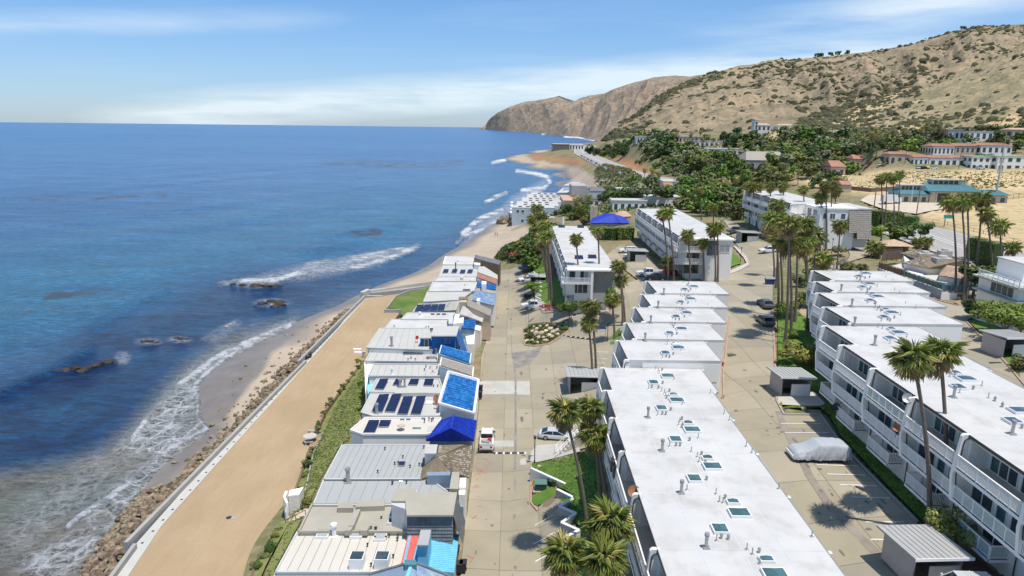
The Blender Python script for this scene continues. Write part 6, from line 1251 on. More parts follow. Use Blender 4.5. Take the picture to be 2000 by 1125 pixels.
dd = np.hypot(co[:, 0], co[:, 1]); co[:, 2] -= msk*np.where(dd > 250, 1.0, .35); me.vertices.foreach_set('co', co.ravel()); me.update()
# ================================================================== PALMS
def frond_geo(mb, Mx, r_, m, size=1.0, nb=11, old=False):
 L1 = .75*size*r_.uniform(.8, 1.15); L2 = 1.15*size*r_.uniform(.85, 1.1); sag = .12 if not old else .3
 p1 = Vector((L1, 0, -sag*L1*.6)); w_ = .035*size
 mb.add([Mx @ Vector(q) for q in ((0, -w_, 0), (0, w_, 0), p1+Vector((0, w_, 0)), p1+Vector((0, -w_, 0)))], [(0, 1, 2, 3)], m)
 sp = R(105 if not old else 70)
 for i in range(nb):
  a = -sp+2*sp*i/(nb-1)+r_.uniform(-.05, .05); ln = L2*(1-.25*abs(a)/sp)*r_.uniform(.88, 1.08); d = Vector((math.cos(a), math.sin(a), 0)); n_ = Vector((-d.y, d.x, 0)); hw = .058*size*r_.uniform(.8, 1.2); fold = .07*size*(1 if i % 2 else -1)
  a0 = p1; m1 = p1+d*ln*.5; tip = p1+d*ln+Vector((0, 0, -ln*(sag+.18+abs(a)*.10))); m1 = m1+Vector((0, 0, -ln*sag*.35+abs(a)*.05))
  mb.add([Mx @ q for q in (a0, m1+n_*hw+Vector((0, 0, fold)), tip, m1-n_*hw-Vector((0, 0, fold)))], [(0, 1, 2), (0, 2, 3)], m)
def frond_dirs(seed, n_=44):
 r_ = random.Random(seed); out = []
 for i in range(n_):
  k = i/(n_-1); el = 78-150*k**.95; m = 0 if k < .58 else (1 if k < .74 else 2)
  if r_.random() < .15: m = min(2, m+1)
  out.append((i*137.5+r_.uniform(-12, 12), el+r_.uniform(-9, 9), m, r_.uniform(.85, 1.15)*(.75 if k < .1 else 1)))
 return out
def frond_matrix(azd, el): return Matrix.Rotation(R(azd), 4, 'Z') @ Matrix.Rotation(-R(el), 4, 'Y')
PM = [M['frond'], M['frond2'], M['frond_dead']]
CROWNS = []
for s_ in range(5):
 mb = MB(); r_ = random.Random(s_+40)
 for a, e, m, k in frond_dirs(s_+1, 38): frond_geo(mb, frond_matrix(a, e), r_, m, k, 9, m == 2)
 CROWNS.append(mb.mesh('palm_crown_%d' % s_, PM))
FAR_CROWNS = []
for s_ in range(3):
 mb = MB(); r_ = random.Random(s_+80)
 for a, e, m, k in frond_dirs(s_+11, 26): frond_geo(mb, frond_matrix(a, e), r_, m, k*1.05, 5, m == 2)
 FAR_CROWNS.append(mb.mesh('small_palm_crown_%d' % s_, PM))
FRONDS = []
for m in range(3):
 for s_ in range(3):
  mb = MB(); frond_geo(mb, Matrix(), random.Random(s_*5+m), 0, 1.0, 15, m == 2); FRONDS.append(mb.mesh('frond_%d_%d' % (m, s_), PM[m]))
def trunk_mb(h_, lean, r0=.24, r1=.15, n=7):
 mb = MB(); K = 9; vs = []
 for i in range(K+1):
  k = i/K; c_ = Vector((lean.x*k**1.5, lean.y*k**1.5, h_*k)); r_ = (r0*1.5 if i == 0 else r0+(r1-r0)*k)*(1+.05*((i*7) % 3-1))
  vs += [c_+Vector((math.cos(2*math.pi*j/n)*r_, math.sin(2*math.pi*j/n)*r_, 0)) for j in range(n)]
 mb.add(vs, [(i*n+j, i*n+(j+1) % n, (i+1)*n+(j+1) % n, (i+1)*n+j) for i in range(K) for j in range(n)]); return mb
def palm(lab, cpx, bpx, size=1.0, near=False, group=None, seed=0, base=None, thick=1.0):
 b_ = Vector(base) if base else G(*bpx); b_.z = h1(b_.x, b_.y); c_ = PD(cpx[0], cpx[1], b_.y); h_ = c_.z-b_.z
 t_ = thing('palm_tree', lab, 'palm tree', b_, 0, group); lean = Vector((c_.x-b_.x, 0, 0))
 trunk_mb(h_, lean, .21*thick, .13*thick).build('trunk', M['bark'], t_, smooth=True)
 cr = Vector((lean.x, lean.y, h_))
 if near:
  r_ = random.Random(seed)
  for k, (a, e, m, s_) in enumerate(frond_dirs(seed+3, 34)):
   Mx = Matrix.Translation(cr) @ frond_matrix(a, e); o = bpy.data.objects.new('frond', FRONDS[m*3+r_.randrange(3)]); COL.objects.link(o); o.parent = t_; o.matrix_basis = Mx @ Matrix.Scale(s_*size, 4)
 else: inst(CROWNS[seed % 5], 'crown', cr, seed*1.3, size, t_)
 return t_
def ordinal(i): return '%dth' % (i+1) if i > 15 and i % 10 > 2 else '%d%s' % (i+1, ['st', 'nd', 'rd'][i % 10]) if i > 15 else ['first', 'second', 'third', 'fourth', 'fifth', 'sixth', 'seventh', 'eighth', 'ninth', 'tenth', 'eleventh', 'twelfth', 'thirteenth', 'fourteenth', 'fifteenth', 'sixteenth'][i]
for i, (lab, c_, b_, sz, base) in enumerate([
 ('tall slim fan palm leaning left over the near lawn', (1103,806), (1149,1069), 1.0, None),
 ('fan palm behind the slim leaning one, its crown the highest of the lawn group', (1152,798), (1172,992), .95, None),
 ('thick trunked fan palm closest to the near block, middle of the lawn group', (1162,850), (1184,1000), 1.05, None),
 ('low fan palm with a broad full crown against the near block deck', (1193,1020), None, 1.1, (8.0, 45.5, 0)),
 ('low fan palm at the bottom edge, nearest the near block', (1180,1096), None, 1.05, (7.1, 41.2, 0)),
 ('low fan palm at the bottom edge over the small shed roof', (1103,1082), None, 1.0, (3.9, 42.5, 0)),
 ('left one of the pair of tall fan palms before the right hand block', (1784,700), (1812,1040), 1.0, None),
 ('right one of the pair of tall fan palms before the right hand block', (1836,690), (1842,1012), 1.0, None)]):
 palm(lab, c_, b_, sz, True, 'fan palms nearest the camera', i*3+1, base)
CL = [
 ('the pair by the small plaza lawn', [((1149,632),(1157,748)),((1155,600),(1164,744))], 1.05),
 ('the palms beyond the boulder island', [((1195,586),(1200,663)),((1209,520),(1216,636)),((1212,548),(1220,630))], 1.05),
 ('the pair before the solar panel block', [((1125,467),(1131,595)),((1168,452),(1170,583))], .95),
 ('the dense row beside the solar panel block', [((1040,428),(1062,520)),((1049,408),(1066,530)),((1058,425),(1069,540)),((1052,448),(1068,552)),((1063,442),(1074,560)),((1060,470),(1072,588)),((1068,462),(1078,598))], 1.25),
 ('the palms before the balconied block', [((1293,419),(34.2,148)),((1304,416),(35.1,146.4)),((1343,460),(38.5,145.9)),((1372,475),(41.4,145.7)),((1394,447),(43.5,144.4)),((1401,444),(44.4,145.8))], 1.05),
 ('the crowded clump beside the upper road', [((1504,449),(1512,540)),((1517,404),(1516,562)),((1514,430),(1519,618)),((1521,467),(1527,600)),((1541,440),(1533,673)),((1540,468),(1544,662)),((1557,455),(1552,630)),((1571,440),(1576,648)),((1568,476),(1580,650)),((1590,462),(1588,620)),((1605,507),(1603,601))], 1.35),
 ('the row before the shingle ended block', [((1461,362),(1463,438)),((1469,365),(1477,445)),((1484,364),(1491,440)),((1504,364),(1505,455)),((1529,363),(1530,450)),((1569,370),(1570,470)),((1603,385),(1604,488)),((1612,365),(1613,490)),((1625,362),(1618,486)),((1632,371),(1628,470))], 1.15),
 ('the very tall palms by the roadside hedge', [((1721,350),(1721,471)),((1732,344),(1727,452)),((1744,350),(1744,476)),((1757,341),(1753,440))], 1.15),
 ('the palms before the tan tiled house', [((1859,395),(1864,579)),((1878,397),(1881,588)),((1889,392),(1886,586)),((1918,390),(1900,582)),((1926,416),(1936,586)),((1953,441),(1951,586)),((1977,483),(1977,545))], 1.2),
]
for ci, (nm, lst, sz) in enumerate(CL):
 for i, (c_, b_) in enumerate(sorted(lst, key=lambda q: q[0][0])):
  palm('%s fan palm from the left in %s' % (ordinal(i), nm), c_, b_, sz*(1+.1*math.sin(i*2.3+ci)), False, 'palms: '+nm, ci*5+i, (b_[0], b_[1], 0) if b_[0] < 90 else None, 1.1)
palm('short full crowned fan palm at the corner of the parking court', (1306,512), (1307,545), 1.15, False, None, 3); palm('small fan palm on the corner lawn of the balconied block', (1408,494), (1409,510), .8, False, None, 4)
palm('feathery palm with pale drooping fronds beside the shingle ended block', (1641,442), (1634,527), 1.3, False, None, 2)
palm('lone palm standing behind the balconied block', (1393,405), (1393,440), 1.2, False, None, 1); palm('tall palm in the trees behind the balconied block', (1366,372), (1370,430), 1.1, False, None, 0)
palm('low multi stemmed palm beside the tile roofed gatehouse', (1711,484), (1711,503), 1.5, False, None, 1, None, 2); palm('low palm on the highway side of the gatehouse', (1792,474), (1794,492), 1.2, False, None, 3, None, 2); palm('low palm nearest the highway beyond the gatehouse', (1810,472), (1811,488), 1.2, False, None, 2, None, 2)
palm('broad low palm among the shrubs above the beach', (1018,482), (1020,500), 1.7, False, None, 2, None, 1.6); palm('dark broad palm behind the blue roofed villa', (1138,408), (1139,425), 1.8, False, None, 4, None, 1.6); palm('dark palm left of the blue roofed villa', (1127,412), (1128,428), 1.7, False, None, 3, None, 1.6)
# ================================================================== TREES
def leaf_crown(seed, n_, size, clumps=9, flat=.8, low=-.25, mats=None):
 r_ = random.Random(seed); cs = []
 for _ in range(clumps):
  a = r_.uniform(0, 6.28); q = r_.uniform(.15, .72); cs.append((Vector((math.cos(a)*q, math.sin(a)*q, r_.uniform(low, .55)*flat)), r_.uniform(.25, .5)))
 mb = MB()
 for _ in range(n_):
  c_, cr = r_.choice(cs); d = Vector((r_.gauss(0, 1), r_.gauss(0, 1), r_.gauss(0, 1))).normalized(); p = c_+Vector((d.x, d.y, d.z*.8))*cr*r_.uniform(.72, 1.05)
  n2 = (d+Vector((r_.uniform(-.7, .7), r_.uniform(-.7, .7), r_.uniform(-.2, .9)))).normalized(); a = n2.orthogonal().normalized(); a = (Matrix.Rotation(r_.uniform(0, 6.28), 3, n2) @ a); b_ = n2.cross(a); s_ = size*r_.uniform(.6, 1.3)
  mb.add([p-a*s_, p+b_*s_*.5, p+a*s_, p-b_*s_*.5], [(0, 1, 2, 3)], 0 if r_.random() < .72 else 1)
 return mb
def limb_mb(seed, hgt=1.0, th=.06, n_=5):
 r_ = random.Random(seed); mb = MB(); top = Vector((r_.uniform(-.1, .1), r_.uniform(-.1, .1), hgt*.5)); mb.chain([(0, 0, -.05), top*.5+Vector((.03, 0, 0)), top], [th*1.3, th, th*.8], 7)
 for i in range(n_):
  a = i*6.28/n_+r_.uniform(-.3, .3); e = top+Vector((math.cos(a)*.45, math.sin(a)*.45, hgt*r_.uniform(.3, .55))); m_ = top.lerp(e, .5)+Vector((0, 0, .06)); mb.chain([top, m_, e], [th*.6, th*.42, th*.2], 5)
 return mb
LIMBS = [limb_mb(i).mesh('tree_limbs_%d' % i, M['bark2']) for i in range(3)]
def kind_set(key, n_, size, v=3, **kw):
 mm = {'mid': ('leafA', 'leafB'), 'bright': ('leafB', 'leafP'), 'dark': ('leafC', 'leafA'), 'olive': ('leafD', 'leafC'), 'grey': ('leafG', 'leafD'), 'yellow': ('leafP', 'leafD')}[key]
 return [leaf_crown(hash_(key)+i*13, n_, size, **kw).mesh('crown_%s_%d' % (key, i), [M[m_] for m_ in mm]) for i in range(v)]
def hash_(s): return sum(ord(c)*(i+3) for i, c in enumerate(s))
NEARK = {k: kind_set(k, 2600, .075, 2) for k in ('mid', 'bright', 'dark', 'olive', 'yellow')}
FARK = {k: kind_set(k, 620, .15, 3, flat=.9, low=-.5) for k in ('mid', 'bright', 'dark', 'olive', 'grey', 'yellow')}
tr = random.Random(77)
def tree(lab, px_, py_, r_, key='mid', h_=None, near=False, group=None, name='tree', sq=.8, cat='tree', base=None):
 b_ = Vector(base) if base else G(px_, py_); b_.z = h1(b_.x, b_.y); h_ = h_ if h_ is not None else r_*1.5
 t_ = thing(name, lab, cat, b_, tr.uniform(0, 6.28), group); K = NEARK if near and key in NEARK else FARK
 if h_ > r_*.9: o = inst(LIMBS[tr.randrange(3)], 'trunk', (0, 0, 0), 0, (r_*.9, r_*.9, h_), t_)
 inst(K[key][tr.randrange(len(K[key]))], 'crown', (0, 0, h_ if h_ > 0 else r_*.4), 0, (r_*1.25, r_*1.25, r_*1.25*sq), t_); return t_
tree('round leafy tree at the kerb of the lower road, beside the planter', 1038, 580, 1.9, 'mid', 2.6, True)
tree('rounded tree with a forked pale trunk in front of the solar panel block', 1114, 601, 2.3, 'mid', 4.0, True, base=(11.7, 133.6, 0))
tree('dense tall shrub at the corner of the solar panel block', 1180, 585, 1.7, 'mid', 4.2, True, sq=1.4, base=(20.3, 133.5, 0)); tree('small spiky leaved shrub tree left of the dense corner shrub', 1151, 596, 1.3, 'mid', 2.0, True, base=(16.2, 133.4, 0))
tree('clipped round tree with yellowish leaves in front of the right hand block', 1853, 1082, 1.75, 'yellow', 2.2, True, sq=.9)
tree('bushy yellow green tree beside the upper shed', 1560, 716, 2.3, 'yellow', 1.7, True); tree('smaller bushy tree on the strip lawn beside the two parked sedans', 1532, 622, 1.9, 'bright', 1.9, True); tree('golden green bush next to the bushy tree by the upper shed', 1578, 712, 1.3, 'yellow', .9, True)
for i, (a, b_, r_, lab) in enumerate([(1931,648,2.6,'bright leafy tree with a double trunk on the lawn by the entrance road'), (1962,668,2.8,'bright spreading tree beside the grey roofed shed at the right edge'), (1992,655,2.6,'bright tree at the right edge in front of the glass railed house')]): tree(lab, a, b_, r_, 'bright', 3.2, True)
tree('clipped round green bush at the right edge in front of the shed', 1995, 722, 1.5, 'olive', .6, True, sq=.95); tree('dark tangled shrub at the bend of the entrance road', 1906, 622, 2.3, 'dark', 1.6, True)
for i, (a, b_, r_, h_, k, lab) in enumerate([(1915,590,3.4,4.5,'dark','dark tree behind the palms at the right, nearest the tan tiled house'), (1945,585,3.6,4.2,'olive','olive tree among the tall palms at the right'), (1975,590,3.4,3.8,'mid','green tree behind the glass railed house'), (1992,560,3.2,3.6,'bright','bright green tree above the glass railed house'),
 (1697,478,3.2,4.0,'bright','flat topped spreading tree beside the driveway gate'), (1752,482,3.9,4.2,'mid','broad bright green tree next to the roadside hedge'), (1795,470,2.9,3.6,'dark','dark rounded tree at the highway end of the hedge'), (1658,528,1.9,1.6,'olive','bronze leaved shrub behind the farthest right townhouse'), (1686,530,1.6,1.5,'olive','smaller bronze leaved shrub next to the driveway'),
 (1880,575,2.2,2.5,'olive','small olive tree against the tan tiled house'), (1420,490,1.8,2.8,'mid','leafy tree at the balconied block corner by the upper road'), (1448,470,1.8,1.2,'dark','dark low shrub beside the shed of the shingle ended block'), (1600,470,3.0,3.5,'dark','dark leafy tree before the white end wing of the shingle ended block'), (1580,455,2.6,3,'olive','olive tree under the tall palms of the shingle ended block'), (1665,470,2.0,1.5,'dark','clipped dark shrub under the shingled end wall'), (1640,470,2.6,3,'mid','green tree hiding the foot of the shingled wall')]):
 tree(lab, a, b_, r_, k, h_)
for i, (a, b_, r_, h_, k, lab) in enumerate([(1600,640,1.6,1.2,'dark','dark shrub against the foot of the second right hand townhouse'),(1612,690,1.4,1.0,'olive','olive shrub against the foot of the nearest right hand townhouse'),(1548,662,1.0,.7,'mid','low round shrub under the palms on the strip lawn'),(1585,655,1.5,1.6,'mid','green shrub tree between palm trunks on the strip lawn'),(1560,560,1.8,1.8,'olive','olive shrub in the palm clump beside the upper road'),(1590,560,2.0,2.2,'dark','dark small tree behind the palm clump'),(1575,600,1.6,1.6,'bright','bright shrub tree inside the palm clump'),(1215,655,.9,.5,'mid','small shrub on the plaza corner lawn'),(1640,500,1.8,1.4,'grey','grey green shrub by the entrance driveway bend'),(1615,520,1.6,1.2,'mid','green shrub beside the feathery palm')]): tree(lab, a, b_, r_, k, h_, i < 4)
def hedge(lab, pts, wd, ht, key='mid', n_=None):
 g_ = [G(a, b_) for a, b_ in pts]; o = g_[0]; t_ = thing('hedge', lab, 'hedge', (o.x, o.y, h1(o.x, o.y))); r_ = random.Random(len(lab)); mb = MB(); core = MB(); L_ = sum((g_[i+1]-g_[i]).length for i in range(len(g_)-1)); n_ = n_ or int(L_*(ht*2+wd)*7)
 for i in range(len(g_)-1):
  a, b_ = g_[i], g_[i+1]; d = (b_-a).normalized(); n2 = Vector((-d.y, d.x, 0)); core.beam((a.x, a.y, h1(a.x, a.y)+ht/2-.25), (b_.x, b_.y, h1(b_.x, b_.y)+ht/2-.25), wd*.8, ht-.2)
  for _ in range(int(n_*(b_-a).length/L_)):
   k = r_.random(); s_ = r_.choice((-1, 1, 0, 0)); p = a.lerp(b_, k); z = r_.uniform(.1, ht) if s_ else ht; off = s_*wd/2 if s_ else r_.uniform(-wd/2, wd/2); w2 = noise.noise(p*.4+Vector((0, 0, z*.4)))*.5; p = p+n2*(off+w2*(s_ or 0)); p.z = h1(p.x, p.y)*0+a.z*(1-k)+b_.z*k+z+(w2 if not s_ else 0)
   nn = (n2*s_+Vector((r_.uniform(-.6, .6), r_.uniform(-.6, .6), .3 if s_ else 1))).normalized(); q = nn.orthogonal().normalized(); q = Matrix.Rotation(r_.uniform(0, 6.28), 3, nn) @ q; e = nn.cross(q); s2 = r_.uniform(.12, .3)
   mb.add([p-q*s2, p+e*s2*.6, p+q*s2, p-e*s2*.6], [(0, 1, 2, 3)], r_.choice((0, 0, 1)))
 core.build('core', M['leafC'], t_, world=True); ms = {'mid': ('leafA', 'leafB'), 'bright': ('leafB', 'leafP'), 'dark': ('leafC', 'leafA')}[key]; mb.build('foliage', [M[m_] for m_ in ms], t_, world=True); return t_
hedge('tall clipped green hedge screening the shingle ended block from the highway', [(1672,440),(1690,446),(1720,450),(1760,452)], 3.5, 6.5, 'bright'); hedge('dark clipped hedge along the near side of the highway, right of the palms', [(1892,505),(1915,512),(1945,522)], 3.0, 6.0, 'mid'); hedge('leafy hedge closing the far side of the parking court', [(1170,468),(1205,469),(1237,468)], 2.5, 3.8, 'bright')
hedge('low trimmed hedge along the white kerb wall on the near lawn', [(1040,925),(1060,938),(1084,950)], .7, .8, 'dark'); hedge('low leafy hedge at the foot of the shingled end wall', [(1640,483),(1664,476)], 2, 2, 'dark')
hedge('green hedge behind the brown roofed building by the highway', [(1700,432),(1740,440),(1790,446)], 3, 4, 'mid')
ps = [(500,1105,.55),(515,1088,.6),(528,1072,.65),(536,1048,.45),(545,1032,.5),(596,925,.55),(600,908,.6),(606,890,.5),(612,876,.45),(620,838,.5),(622,828,.45),(632,806,.45),(640,790,.4),(648,782,.5),(662,765,.45),(670,755,.5),(680,742,.4),(690,730,.45),(700,717,.45),(585,985,1.3),(598,992,.5)]
for i, (a, b_, r_) in enumerate(ps):
 p = P(a, b_, -1.6); big = r_ > 1; lab = 'big round green shrub behind the white stair hut' if big else '%s small planter shrub counting from the bottom of the picture' % (ordinal(i) if i < 16 else ['seventeenth', 'eighteenth', 'nineteenth', '', 'last'][i-16])
 t_ = thing('shrub', lab, 'shrub', (p.x, p.y, -1.75), i, 'shrubs in the planter beside the sand terrace' if not big else None); inst(NEARK[['mid', 'olive', 'dark', 'yellow'][i % 4]][i % 2] if r_ > .5 else FARK[['olive', 'grey', 'mid', 'yellow'][i % 4]][i % 3], 'foliage', (0, 0, r_*.5), 0, r_*1.25, t_)
for i, (a, b_, r_) in enumerate([(700,700,.5),(705,740,.5),(706,765,.6),(700,790,.4)]):
 p = P(a, b_, -.6); t_ = thing('shrub', 'bright green garden shrub against the sea wall of the pale houses, %s along' % ordinal(i), 'shrub', (p.x, p.y, -1.4), i); inst(FARK['bright'][i % 3], 'foliage', (0, 0, r_*.6), 0, r_*1.4, t_)
def ground_tufts(name, lab, poly_px, n_, m, size, seed, z=None, hgt=.2, cat='ground cover'):
 poly = [((P(a, b_, z) if z is not None else G(a, b_))).to_2d() for a, b_ in poly_px]; r_ = random.Random(seed); x0, x1 = min(p.x for p in poly), max(p.x for p in poly); y0, y1 = min(p.y for p in poly), max(p.y for p in poly)
 xs = np.array([r_.uniform(x0, x1) for _ in range(n_)]); ys = np.array([r_.uniform(y0, y1) for _ in range(n_)]); k = pin([tuple(p) for p in poly], xs, ys); xs, ys = xs[k], ys[k]; zs = H(xs, ys)+.12 if z is None else np.full(len(xs), z); mb = MB()
 for x, y, zz in zip(xs, ys, zs):
  for _ in range(2):
   a = r_.uniform(0, 6.28); s_ = size*r_.uniform(.6, 1.4); d = Vector((math.cos(a)*s_, math.sin(a)*s_, 0)); t2 = Vector((r_.uniform(-.5, .5)*s_, r_.uniform(-.5, .5)*s_, hgt*r_.uniform(.5, 1.5)))
   mb.add([Vector((x, y, zz))-d, Vector((x, y, zz))+d, Vector((x, y, zz))+t2], [(0, 1, 2)], r_.randrange(len(m)))
 o = mb.build(name, [M[q] for q in m]); tag(o, lab, cat, kind='stuff'); return o
ground_tufts('slope_grass', 'coarse uneven grass on the slope below the beach houses', [(505,1150),(562,1030),(590,960),(612,880),(632,842),(650,800),(715,708),(720,770),(690,850),(660,880),(625,940),(585,1030),(540,1110),(525,1150)], 5000, ['grass', 'slopegrass', 'slopegrass'], .2, 5, -1.42, .07)
ground_tufts('lawn_grass', 'rough green lawn grass beside the near block', [(1037,903),(1085,899),(1134,885),(1165,880),(1185,960),(1170,1000),(1135,1030),(1105,1010),(1122,1002),(1090,975),(1122,968),(1085,948),(1108,945),(1037,915)], 4000, ['grass', 'slopegrass'], .14, 6, None, .06)
ground_tufts('lawn_grass', 'long grass on the lawn strip between the upper road and the right hand townhouses', [(1519,600),(1530,590),(1600,640),(1640,740),(1625,770),(1590,765),(1560,720),(1519,725)], 2500, ['grass', 'slopegrass'], .16, 7, None, .08)
ground_tufts('lawn_grass', 'narrow grass verge at the foot of the right hand block', [(1522,798),(1600,797),(1620,812),(1640,850),(1700,915),(1800,1018),(1870,1060),(1760,940),(1690,850),(1640,780)], 3000, ['grass', 'slopegrass'], .14, 8, None, .07)
ground_tufts('flower_bed', 'pink and red flowers in the bed round the corner of the solar panel block', [(1048,600),(1066,608),(1100,611),(1145,604),(1178,592),(1172,586),(1140,596),(1100,600),(1066,598),(1050,594)], 2600, ['pink_fl', 'red_fl', 'red_fl', 'leafA'], .2, 9, None, .35, 'flower bed')
ground_tufts('island_plants', 'low green succulents growing round the boulders of the traffic island', [(1023,647),(1042,637),(1085,635),(1104,640),(1109,646),(1096,656),(1070,672),(1045,676),(1028,674)], 2200, ['leafD', 'leafA', 'leafG'], .2, 10, None, .35)
ground_tufts('beach_scrub', 'low mixed scrub on the slope between the far beach and the lower road', [(965,505),(990,480),(1020,465),(1045,455),(1060,480),(1058,520),(1020,518)], 5000, ['leafD', 'leafG', 'leafA', 'leafC'], .5, 11, None, .6)
ground_tufts('bluff_scrub', 'scrub growing on the bluff above the cove beach', [(1165,365),(1200,372),(1260,350),(1230,330),(1180,320),(1160,335)], 4000, ['leafD', 'leafG', 'slopegrass'], .9, 12, None, .9)
ground_tufts('roadside_scrub', 'brown and green scrub on the roadside between the highway and the golden field', [(1640,345),(1830,335),(2000,335),(2060,350),(2000,365),(1800,372),(1660,372)], 1800, ['slopegrass', 'slopegrass', 'leafD'], .7, 13, None, .5)
def bld(lab, px_, py_, rr_=.8, seed=1): return None
ib = random.Random(3); isp = []
for (a, b_, s_) in [(1048,646,.7),(1056,640,.6),(1068,640,.75),(1066,650,.9),(1058,655,1.0),(1076,645,.9),(1080,652,.9),(1072,658,.9),(1048,655,1.1),(1040,650,.7),(1088,648,.7),(1092,641,.7),(1062,663,.7),(1052,662,.8),(1078,661,.7),(1066,668,.7),(1034,660,.8),(1040,668,.6),(1050,672,.5),(1028,655,.5),(1090,656,.6),(1084,638,.6),(1043,641,.5),(1030,668,.6)]:
 p = G(a, b_); o = inst(bpy.data.meshes.get('isl_boulder') and ROCKB[ib.randrange(4)] if 'ROCKB' in globals() else None, 'boulder', p, 0) if 0 else None
 isp.append((p, s_))
ROCKB = [rock_mesh('buff_boulder_%d' % i, 200+i, M['boulder'], 2, .75) for i in range(4)]
for i, (p, s_) in enumerate(isp): tag(inst(ROCKB[i % 4], 'landscape_boulder', p+Vector((0, 0, .3)), i*1.7, s_*.95), 'buff sandstone boulder piled on the kerbed traffic island', 'boulder', 'boulders on the traffic island')
tree('clipped ball shaped shrub at the left of the traffic island', 1034, 662, .75, 'dark', .6, True); tree('round shrub at the far left corner of the traffic island', 1039, 640, .7, 'mid', .4, True); tree('leafy shrub at the right end of the traffic island', 1103, 645, .7, 'mid', .4, True)
for a, b_, s_, lab in ((1053,913,.35,'small pale rock set in the near lawn'), (1570,800,.4,'pale boulder on the small lawn below the upper shed'), (1522,645,.5,'pale rock on the strip lawn beside the parked sedans'), (1536,742,.7,'pale boulder beside the upper shed')): tag(inst(ROCKB[1], 'landscape_boulder', G(a, b_)+Vector((0, 0, .15)), 1, s_), lab, 'boulder')
def plant_zone(poly_px, n_, rmin, rmax, keys, lab, group, seed, hmul=1.3, name='tree', sq=0, far_from=None):
 poly = [tuple(G(a, b_).to_2d()) for a, b_ in poly_px]; r_ = random.Random(seed); x0, x1 = min(p[0] for p in poly), max(p[0] for p in poly); y0, y1 = min(p[1] for p in poly), max(p[1] for p in poly); out = []; tries = 0
 while len(out) < n_ and tries < 8000:
  tries += 1; x, y = r_.uniform(x0, x1), r_.uniform(y0, y1); r2 = r_.uniform(rmin, rmax)
  if not bool(pin(poly, np.array([x]), np.array([y]))[0]): continue
  if any((x-q[0])**2+(y-q[1])**2 < (.62*(r2+q[2]))**2 for q in out): continue
  if any(bool(pin(k, np.array([x]), np.array([y]))[0]) for k in KEEP): continue
  out.append((x, y, r2))
 out.sort(key=lambda q: q[1])
 if far_from:
  mb = MB(); protos = [leaf_crown(500+i, 190, .24, flat=.9, low=-.5) for i in range(3)]
  for x, y, r2 in out[far_from:]:
   z = h1(x, y)+r2*.9; pr = protos[r_.randrange(3)]; ca, sa = math.cos(x), math.sin(x); k = r_.randrange(4); mb.add([(x+(v[0]*ca-v[1]*sa)*r2*1.3, y+(v[0]*sa+v[1]*ca)*r2*1.3, z+v[2]*r2*1.2) for v in pr.v], pr.f, k)
  o = mb.build('distant_wood', [M['leafC'], M['leafA'], M['leafD'], M['leafG']]); tag(o, 'far mass of green %ss %s' % tuple(lab.split(' ', 1)), 'wood', kind='stuff'); out = out[:far_from]
 noun, rest = lab.split(' ', 1); rows = ['front', 'middle', 'back'] if n_ > 50 else ['front', 'back'] if n_ > 30 else ['']; out.sort(key=lambda q: q[1]); items = [(rows[min(len(rows)-1, int(i*len(rows)/len(out)))], r_.choice(keys), q) for i, q in enumerate(out)]; cnt_ = {}
 for row, key, (x, y, r2) in sorted(items, key=lambda q: q[2][0]/q[2][1]):
  words = {'mid': 'mid green', 'bright': 'bright green', 'dark': 'dark green', 'olive': 'olive green', 'grey': 'grey green', 'yellow': 'yellowish'}[key]; i = cnt_[row, key] = cnt_.get((row, key), -1)+1
  tree('%s %s %s from the left%s %s' % (ordinal(i), words, noun, ', %s rows,' % row if row else '', rest), 0, 0, r2, key, r2*hmul*r_.uniform(.7, 1.2), False, '%s %s' % (words, group), name, r_.uniform(.75, 1.1), 'tree' if name == 'tree' else 'shrub', (x, y, 0))
 return out
KEEP = []
# ================================================================== RETAINING WALLS BY THE NEAR PARKING NOOK
def lowwall(lab, px_pts, ht, m='white', wd=.28, cap=None):
 g_ = [G(a, b_) for a, b_ in px_pts]; z0 = min(p.z for p in g_)-.6
 return wall('retaining_wall', lab, [(p.x, p.y, p.z+ht) for p in g_], wd, 0, z0, m)
def zwall(lab, a, b_, zt, m='greywall'):
 p, q = P(a[0], a[1], zt), P(b_[0], b_[1], zt); return wall('retaining_wall', lab, [(p.x, p.y, zt), (q.x, q.y, zt)], .22, zt, -.2, m, cap='white_trim')
zwall('farthest white capped retaining wall of the zigzag by the near lawn', (1088,956), (1122,973), 2.5); zwall('middle white capped retaining wall of the near zigzag', (1093,989), (1125,1003), 2.6); zwall('nearest white capped retaining wall of the near zigzag', (1097,1021), (1131,1036), 2.7)
zwall('return of the zigzag wall between its farthest and middle walls', (1122,973), (1093,989), 2.52, 'white'); zwall('return of the zigzag wall between its middle and nearest walls', (1125,1003), (1097,1021), 2.62, 'white'); zwall('return of the zigzag wall at its nearest end', (1131,1036), (1103,1050), 2.72, 'white')
zwall('long low white wall slanting across the near lawn above the hedge', (1038,915), (1106,946), 2.1, 'white')
a0, b0 = G(1084, 893), G(1140, 868); t_ = thing('stairway', 'white concrete stairway with a metal handrail behind the white car', 'stairs', a0)
for i in range(12):
 k = i/11; p = a0.lerp(b0, k); z = h1(a0.x, a0.y)+.1+k*2.6; mb = MB(); mb.box(p.x-.05, p.x+.38, p.y-.75, p.y+.75, h1(a0.x, a0.y)-.6, z); mb.build('step', M['concrete2'], t_, world=True)
